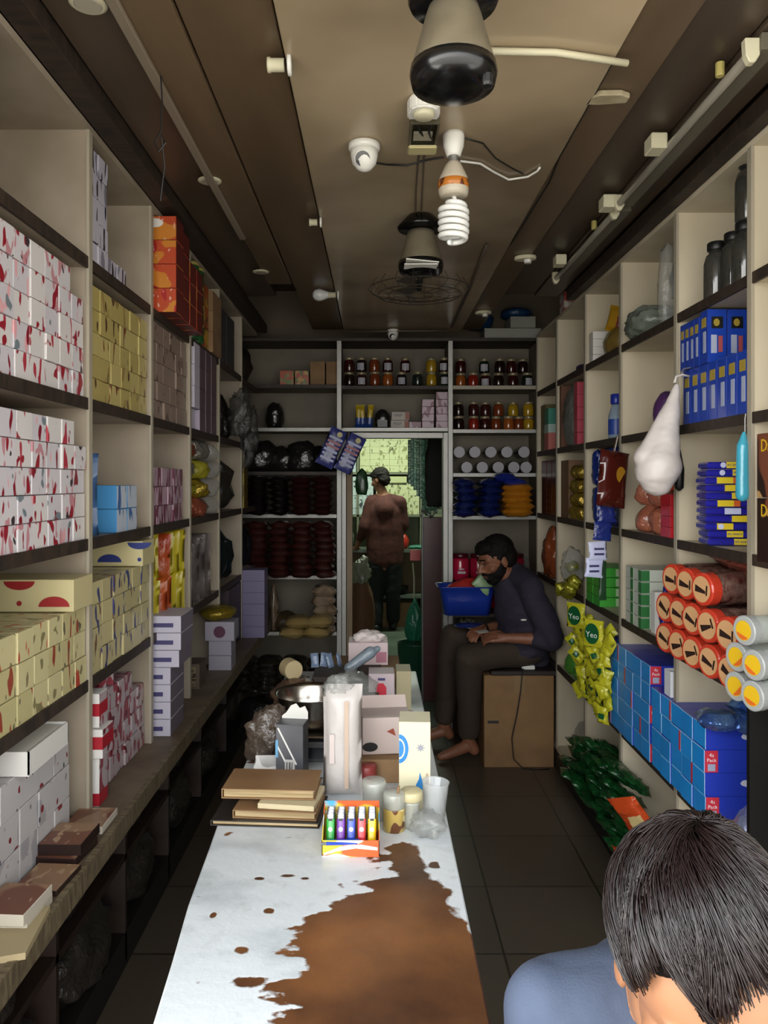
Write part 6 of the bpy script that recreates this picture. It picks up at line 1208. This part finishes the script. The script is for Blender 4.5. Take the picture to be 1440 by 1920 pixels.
# --- standing man in the back room
sm_m = thing('person', 'standing person seen from behind in a maroon shirt in the lit back room', 'person', (0, 0, 0))
def S(px, py, dd=0): return P(px, py, 7.95+dd)
Hs = S(712, 900); hs = Matrix.Translation(Hs) @ Matrix.Rotation(rad(180+50), 4, 'Z') @ Matrix.Rotation(rad(14), 4, 'X') @ Matrix.Scale(1.05, 4)
hs = Matrix.Translation(Hs) @ Matrix.Rotation(rad(-125), 4, 'Z') @ Matrix.Rotation(rad(18), 4, 'X')
nb_ = S(719, 930); shl = S(697, 940); shr = S(750, 941, -.03); ell = S(683, 988, -.05); wrl = S(668, 1028, .15); elr = S(757, 985, .0); wrr = S(738, 1020, .22)
pel = S(720, 1056); hl = S(708, 1062); hr = S(735, 1062); kl = S(706, 1118, .02); kr = S(737, 1118, .0); al = S(705, 1168, .0); ar = S(737, 1164, .08)
def V(*a): return Vector(a)
sk2 = xf(head_prims((0, 0, 0), 1.0), hs)+[('c', Hs+V(0, 0, -.06), .05, nb_, .055), ('c', nb_, .06, S(721, 960), .11), ('c', S(721, 960), .11, pel, .10), ('c', nb_, .05, shl, .05), ('c', nb_, .05, shr, .05), ('c', shl, .048, ell, .038), ('c', ell, .038, wrl, .026), ('c', shr, .048, elr, .038), ('c', elr, .038, wrr, .026), ('c', hl, .085, kl, .06), ('c', hr, .085, kr, .06), ('c', kl, .055, al, .04), ('c', kr, .055, ar, .04), ('c', al+V(0, -.02, -.04), .038, al+V(-.03, .16, -.045), .03), ('c', ar+V(0, -.02, -.04), .038, ar+V(.02, .16, -.045), .03)]
sk2 += hand(wrl, (-.2, .9, -.1), (0, 0, 1), 1, .6)+hand(wrr, (-.5, .8, 0), (0, 0, 1), -1, .6)
organic('body', sk2, skin, .009, 2, sm_m)
organic('shirt', [('c', nb_+V(0, 0, -.015), .062, S(721, 955), .145), ('c', S(706, 962), .112, S(708, 1050), .115), ('c', S(737, 962), .112, S(736, 1050), .115), ('c', S(721, 962), .12, S(722, 1050), .118), ('c', nb_+V(0, 0, -.02), .06, shl, .066), ('c', nb_+V(0, 0, -.02), .06, shr, .066), ('c', shl, .068, ell, .06), ('c', ell, .056, ell+(wrl-ell)*.5, .045), ('c', shr, .068, elr, .06), ('c', elr, .056, elr+(wrr-elr)*.5, .045)],
        M('maroon_check_shirt', '3c1816', .9, col2='4c221a', scale=18), .010, 5, sm_m, fold=.006, ffreq=9)
organic('trousers', [('c', hl+V(0, 0, .05), .11, kl, .075), ('c', hr+V(0, 0, .05), .11, kr, .075), ('c', kl, .073, al+V(0, 0, .02), .062), ('c', kr, .073, ar+V(0, 0, .02), .062)], M('black_trousers', '0f1013', .85), .010, 4, sm_m, fold=.012, ffreq=10)
for a in (al, ar): organic('shoe', [('c', a+V(0, -.03, -.045), .042, a+V(0, .17, -.05), .034)], black, .008, 2, sm_m)
organic('hair', [('e', hs @ Vector((0, .022, .045)), (.082, .096, .084), tuple(hs.to_3x3().to_euler())), ('e', hs @ Vector((0, .055, -.01)), (.072, .06, .07), tuple(hs.to_3x3().to_euler())), ('e', hs @ Vector((0, -.055, .075)), (.055, .04, .03), tuple(hs.to_3x3().to_euler()))], hairm, .008, 2, sm_m, fold=.008, ffreq=50)
# --- near customer, head bowed, facing the street
nc = thing('person', 'nearest person with thick dark hair and blue-grey shirt, head bowed, seen from above', 'person', (0, 0, 0))
HC = Vector((.352, .835, 1.012)); hc = Matrix.Translation(HC) @ Matrix.Rotation(rad(-8), 4, 'Z') @ Matrix.Rotation(rad(33), 4, 'X')
nsk = M('customer_skin', '9a6c4c', .55, col2='8c6044', scale=12)
bx_, by_ = .395, 1.00
npm = [('c', HC+V(0, .04, -.06), .058, (bx_-.01, by_-.02, .90), .066), ('e', (bx_, by_+.02, .78), (.17, .12, .14)), ('e', (bx_, by_+.03, .62), (.15, .115, .16)), ('e', (bx_, by_+.02, .47), (.17, .14, .11)),
       ('c', (bx_, by_, .90), .06, (bx_-.165, by_-.01, .865), .05), ('c', (bx_, by_, .90), .06, (bx_+.165, by_-.01, .865), .05), ('c', (bx_-.17, by_-.01, .86), .048, (bx_-.19, by_-.08, .60), .038), ('c', (bx_-.19, by_-.08, .60), .038, (bx_-.07, by_-.28, .56), .027), ('c', (bx_+.17, by_-.01, .86), .048, (bx_+.19, by_-.08, .60), .038), ('c', (bx_+.19, by_-.08, .60), .038, (bx_+.09, by_-.28, .56), .027),
       ('c', (bx_-.09, by_, .45), .085, (bx_-.11, by_-.42, .46), .06), ('c', (bx_+.09, by_, .45), .085, (bx_+.12, by_-.42, .46), .06), ('c', (bx_-.11, by_-.42, .46), .058, (bx_-.11, by_-.38, .08), .04), ('c', (bx_+.12, by_-.42, .46), .058, (bx_+.12, by_-.38, .08), .04),
       ('c', (bx_-.11, by_-.38, .045), .038, (bx_-.12, by_-.55, .035), .032), ('c', (bx_+.12, by_-.38, .045), .038, (bx_+.13, by_-.55, .035), .032)]
npm += hand((bx_-.07, by_-.28, .56), (.4, -.8, 0), (0, 0, 1), -1, .6)+hand((bx_+.09, by_-.28, .56), (-.4, -.8, 0), (0, 0, 1), 1, .6)
organic('body', xf(head_prims((0, 0, 0), 1.06), hc)+npm, nsk, .0045, 3, nc)
organic('shirt', [('e', (bx_, by_+.02, .79), (.185, .135, .15)), ('e', (bx_, by_+.03, .62), (.165, .13, .17)), ('e', (bx_, by_+.03, .48), (.18, .14, .10)), ('c', (bx_, by_+.01, .895), .066, (bx_-.165, by_-.01, .87), .062), ('c', (bx_, by_+.01, .895), .066, (bx_+.165, by_-.01, .87), .062), ('c', (bx_-.17, by_-.01, .865), .062, (bx_-.19, by_-.07, .68), .055), ('c', (bx_+.17, by_-.01, .865), .062, (bx_+.19, by_-.07, .68), .055)],
        M('blue_grey_cotton', '444e62', .9, col2='3a4458', scale=14, bump=.15, bscale=300), .006, 4, nc, fold=.012, ffreq=10)
organic('trousers', [('e', (bx_, by_+.02, .46), (.18, .15, .09)), ('c', (bx_-.09, by_, .46), .095, (bx_-.11, by_-.42, .47), .072), ('c', (bx_+.09, by_, .46), .095, (bx_+.12, by_-.42, .47), .072), ('c', (bx_-.11, by_-.42, .46), .07, (bx_-.11, by_-.38, .10), .052), ('c', (bx_+.12, by_-.42, .46), .07, (bx_+.12, by_-.38, .10), .052)], M('dark_jeans', '1c2230', .9), .008, 4, nc, fold=.01, ffreq=10)
t = thing('stool', 'low wooden stool under the nearest person', 'stool', (bx_, by_+.02, 0)); put('seat', MB().lathe([(.15, .335), (.16, .345), (.16, .365), (.15, .372)], 28).mesh('s', darkbrown), parent=t)
for a in range(4): put('leg', MB().tube([(.11*math.cos(PI/4+a*PI/2), .11*math.sin(PI/4+a*PI/2), .34), (.14*math.cos(PI/4+a*PI/2), .14*math.sin(PI/4+a*PI/2), 0)], .016).mesh('l', darkbrown), parent=t)
# hair: cap under strands combed out from the whorl
hr_m = M('glossy_dark_hair', '1e1312', .33, spec=.6); hr_b = M('under_hair', '0e0908', .8, spec=.1)
caprad = Vector((.087, .100, .093)); capc = Vector((0, .031, .052))
organic('hair', [('e', hc @ Vector((0, .032, .052)), (.086, .097, .091), tuple(hc.to_3x3().to_euler())), ('e', hc @ Vector((0, .05, -.015)), (.080, .066, .075), tuple(hc.to_3x3().to_euler()))], hr_b, .004, 2, nc, fold=.002, ffreq=60)
wh = Vector((.010, .60, .80)).normalized(); e1 = Vector((1, 0, 0)); e1 = (e1-wh*e1.dot(wh)).normalized(); e2 = wh.cross(e1)
mb = MB(); HR = random.Random(5); hci = hc.inverted()
for i in range(7500):
    phi = HR.uniform(0, 2*PI); th0 = math.acos(1-HR.random()*1.15) if HR.random() > .12 else HR.uniform(.02, .45)
    n_clump = noise.noise(Vector((math.cos(phi)*2.2, math.sin(phi)*2.2, th0*1.4)))
    fdir = (e1*math.cos(phi)+e2*math.sin(phi)); p0 = wh*math.cos(th0)+fdir*math.sin(th0)
    front = max(0, -p0.y); ln = HR.uniform(.55, .95)*(1.0+.25*front)
    if p0.z < -.25 and p0.y < .2: continue
    pts = []; rr_ = []; lift = 1.02+HR.random()*.075+.07*n_clump; sw = (.55+n_clump*1.3+HR.uniform(-.10, .10))
    for k in range(7):
        u = k/6; th = th0+ln*u; ph = phi+sw*u*.55/max(.35, math.sin(min(th, 2.6)))
        fd = e1*math.cos(ph)+e2*math.sin(ph); q = wh*math.cos(th)+fd*math.sin(th)
        rl = lift+.045*math.sin(u*PI)+(.03 if th < .5 else 0)*(1-u)
        if k == 6 and q.y < -.72 and q.z < .22: pass
        pts.append(hc @ (capc+Vector((q.x*caprad.x, q.y*caprad.y, q.z*caprad.z))*rl)); rr_.append(.0009*(1-.75*u**2))
    cut = 7
    for k in range(7):
        lim = hci @ pts[k]
        zl = .103-.042*math.exp(-((lim.x+.012)/.022)**2)+.012*noise.noise(Vector((lim.x*90, 3, phi*4))) if abs(lim.x) < .060 else .103-2.0*(abs(lim.x)-.060)/.02*.05
        if lim.y < -.012 and lim.z < zl: cut = k; break
    if cut < 3: continue
    pts = pts[:cut]; rr_ = rr_[:cut]
    mb.tube(pts, rr_, 3)
put('hair_strands', mb.mesh('strands', hr_m, smooth=True), parent=nc)

# ================================================================== BACK ROOM
def Q(px, py, d): return P(px, py, d)
sh = thing('back_room_shelving', 'pale shelving filled with yellow cartons at the end of the back room', 'shelving')
for z in (2.13, 1.655, 1.185, .76, .30): put('shelf', MB().box(-.88, .93, 8.50, 8.90, z-.025, z-.001).mesh('s', M('back_shelf_paint', '6e705c', .6)), parent=sh)
for x in (-.89, -.20, .50, .93): put('upright', MB().box(x-.012, x+.012, 8.50, 8.90, 0, 2.3).mesh('u', M('back_shelf_paint')), parent=sh)
pyl = [printed('pale_yellow_print', 'c4c69c', [('8c8c5c', 30, (1, 1, .6), .62), ('5a5a44', 34, (1.5, 1, .8), .69)])]; pwl = [printed('pale_white_print', 'b8c4c4', [('40464c', 26, (1, 1, .8), .64)])]
for (x0, x1, z, rows, mats, n, g) in ((-.18, .48, 1.655, 6, pyl, 'pale yellow printed carton on the upper back room shelf', 'yellow cartons upper back shelf'), (-.86, -.22, 1.655, 6, pwl, 'white printed carton on the upper back room shelf', 'white cartons upper back shelf'), (.0, .48, 1.185, 5, pyl, 'pale yellow printed carton on the lower back room shelf', 'yellow cartons lower back shelf'), (-.86, -.03, 1.185, 6, pwl, 'white printed carton on the lower back room shelf', 'white cartons lower back shelf')):
    n_ = int((x1-x0)/.105); w_ = (x1-x0)/n_
    for r in range(rows):
        for c in range(n_): put('stock_carton', boxmesh(w_-.001, .16, .0693, [mats[0]]), (x0+w_*(c+.5), 8.60+R.uniform(0, .01), z+.0005+.070*r), label=n, cat='carton', group=g)
put('cream_carton', boxmesh(.20, .14, .07, M('plain_pale_yellow', 'b8ba8c', .5)), (.24, 8.57, 1.185+.3515), label='plain pale yellow carton on top of the lower yellow cartons', cat='carton')
# hanging sachet curtains
sct = [M('sachet_white_green', 'a8c0b8', .2, .3, bump=.5, col2='7a9c94', scale=30), M('sachet_dark_green', '4a6c60', .2, .3, bump=.5, col2='8cb0a0', scale=30)]
for i in range(11):
    x = Q(768, 900, 6.3).x + .0235*i; zt = 1.93; L_ = [.40, .42, .45, .50, .52, .62, .66, .66, .62, .64, .6][i]
    n_ = int(L_/.045); mb = MB()
    t = thing('sachet_strip', 'long hanging strip of shiny sachets at the right of the back doorway', 'sachets', (x, 6.3+.02*(i % 3), zt-L_), (0, 0, .3*(i % 2)-.1), 'hanging sachet strips')
    sk_ = 0 if i < 5 else 1
    if sk_ not in SACH: SACH[sk_] = pouchmesh(.030, .044, .012, sct[sk_], seed=i, crimp=.003, nx=4, nz=5)
    for k in range(n_): put('sachet', SACH[sk_], (0, 0, k*.0455), parent=t)
put('hanging_rail', MB().box(.10, .62, 6.28, 6.32, 1.93, 1.945).box(.60, .61, 6.28, 6.32, 1.945, 2.5).mesh('r', black), label='dark rail carrying the hanging sachet strips', cat='rail')
# lower counter and things
ct = thing('back_counter', 'dark counter with a pale edge along the back room wall', 'counter', (0, 0, 0)); put('worktop', MB().box(-.86, .92, 8.12, 8.49, .80, .83).mesh('w', M('grey_green_top', '6a7468', .4)), parent=ct); put('base', MB().box(-.86, .92, 8.30, 8.49, .35, .80).mesh('b', M('dull_brown_base', '5a4634', .7)), parent=ct); put('foot_shelf', MB().box(-.86, .92, 8.10, 8.49, .32, .345).mesh('f', M('grey_green_top')), parent=ct)
put('red_bowl', MB().lathe([(.03, 0), (.05, .03), (.055, .09), (.03, .14), (.01, .16)], 20).mesh('r', M('red_enamel', 'b02a1c', .35), smooth=True), (.30, 8.25, .831), label='red plastic item on the back room counter', cat='container')
put('green_cloth', bagmesh(.22, .16, .04, M('teal_cloth', '3c7c68', .7), seed=401, amp=.2, sub=3), (.44, 8.24, .831), label='teal cloth on the back room counter', cat='cloth')
put('grey_bag', bagmesh(.3, .2, .26, M('grey_plastic_sack', '70786e', .5, bump=.4), seed=402, amp=.15, sub=3), (-.36, 8.25, .831), label='grey sack on the back room counter left of the man', cat='sack')
put('shiny_pot', MB().lathe([(.06, 0), (.10, .02), (.11, .08), (.105, .09)], 24).mesh('p', M('dark_pot', '2c2c28', .15, .8), smooth=True), (.24, 8.26, .346), label='dark shiny pot on the foot shelf behind the man', cat='pot')
put('brown_carton', boxmesh(.34, .12, .26, brownbox), (.24, 8.24, .0005), label='brown carton on the back room floor under the foot shelf', cat='carton')
t = thing('stuffed_sack', 'brown sack topped with clear bags standing left of the doorway', 'sack', (-.135, 6.6, 0)); put('sack_body', bagmesh(.26, .24, .78, M('brown_sack', '5c3820', .7, bump=.3), seed=403, amp=.08), parent=t); put('clear_top', bagmesh(.20, .2, .26, M('dull_clear_top', '7a7a6a', .25, spec=.9, bump=.7), seed=404, amp=.3), (0, 0, .66), parent=t)
put('wooden_board', MB().box(-.02, .02, -.03, .03, 0, .90).mesh('b', darkbrown), (-.205, 5.8, 0), label='dark upright board behind the left door post', cat='board')
t = thing('green_bag', 'green tied bag hanging above a dark green bin at the doorway', 'bag', (.285, 5.75, .36)); put('bag_body', bagmesh(.17, .16, .34, M('green_bag_film', '1f6a50', .3, bump=.5), seed=405, amp=.25, tie=.8), parent=t); put('cord', MB().tube([(0, 0, .30), (.0, 0, .45), (-.01, 0, .58)], .006).mesh('c', M('pale_cord', '9a9c84', .6)), parent=t)
put('dark_green_bin', MB().lathe([(.09, 0), (.11, .02), (.125, .34), (.13, .35), (.12, .345), (.105, .03)], 24, cap=False).mesh('b', M('dark_green_plastic', '10402e', .4), smooth=True), (.285, 5.75, .0), label='dark green bin standing under the green bag', cat='bin')
put('red_hanger', boxmesh(.08, .04, .08, M('red_enamel')), (.295, 5.75, .96), label='red clip from which the green bag hangs', cat='clip')
t = thing('door_leaf', 'dark red door leaf standing open behind the right door post', 'door', (0, 0, 0)); t['kind'] = 'structure'
put('panel', MB().box(.335, .52, 5.42, 5.46, .0, 1.30).mesh('p', M('dark_red_paint', '4c141a', .35, col2='380e14', scale=4), bevel=.003), parent=t)
put('edge', MB().box(.322, .334, 5.40, 5.47, .0, 1.36).mesh('e', M('grey_door_edge', '5c5c58', .4)), parent=t)
t = thing('black_cabinet', 'black hanging cloth above the dark red door leaf', 'cloth', (.43, 5.44, 1.37)); put('cloth_body', bagmesh(.18, .07, .58, M('black_cloth', '0e0f10', .8), seed=407, amp=.1), parent=t)
t = thing('metal_bracket', 'bent grey metal bracket on top of the door leaf', 'bracket', (.34, 5.38, 1.30)); put('bracket_arm', MB().tube([(-.02, 0, .05), (.03, -.02, .02), (.05, -.02, .0)], .010).tube([(.05, -.02, .0), (.09, 0, .06), (.16, 0, .07)], .005).mesh('a', alum, smooth=True), parent=t)
# hanging card of sachets at the door
hcard = thing('sachet_card', 'pair of tilted blue cards of small sachets hanging at the door post', 'sachet card', tuple(P(641, 845, 4.55)), (0, rad(25), rad(8)))
cm = M('card_indigo', '343a78', .35, coat=.3); rs = M('card_red_ink', '8a3440', .4); ls = M('card_lilac_ink', '8c90b8', .35); ysp = M('card_yellow', 'a89c5c', .4)
for i, (x, z) in enumerate(((-.062, -.01), (.052, .005))):
    c_ = put('card', pouchmesh(.108, .235, .03, cm, seed=410+i, crimp=.004, wr=.2), (x, 0, z-.117), parent=hcard)
    put('yellow_disc', disc(.016, .016, ysp), (.01, -.0185, .205), FRONT, c_)
    for r in range(7): 
        if r: put('sachet_row', MB().box(-.042, .042, -.0185-.0005, -.0165, .012+.026*r, .026+.026*r).mesh('r', rs if r in (4, 5) else ls if (r+i) % 2 else cm), parent=c_)
put('dark_tag', bagmesh(.08, .04, .16, M('dark_green_film'), seed=412, amp=.2, sub=3), (-.085, 4.58, 1.47), label='dark bag dangling below the tilted sachet cards', cat='bag')
put('cord', MB().tube([(-.20, 4.60, 1.87), (-.20, 4.57, 1.86), (-.20, 4.56, 1.82)], .002).mesh('c', white), label='cord holding the sachet cards to the shelf edge', cat='cord')
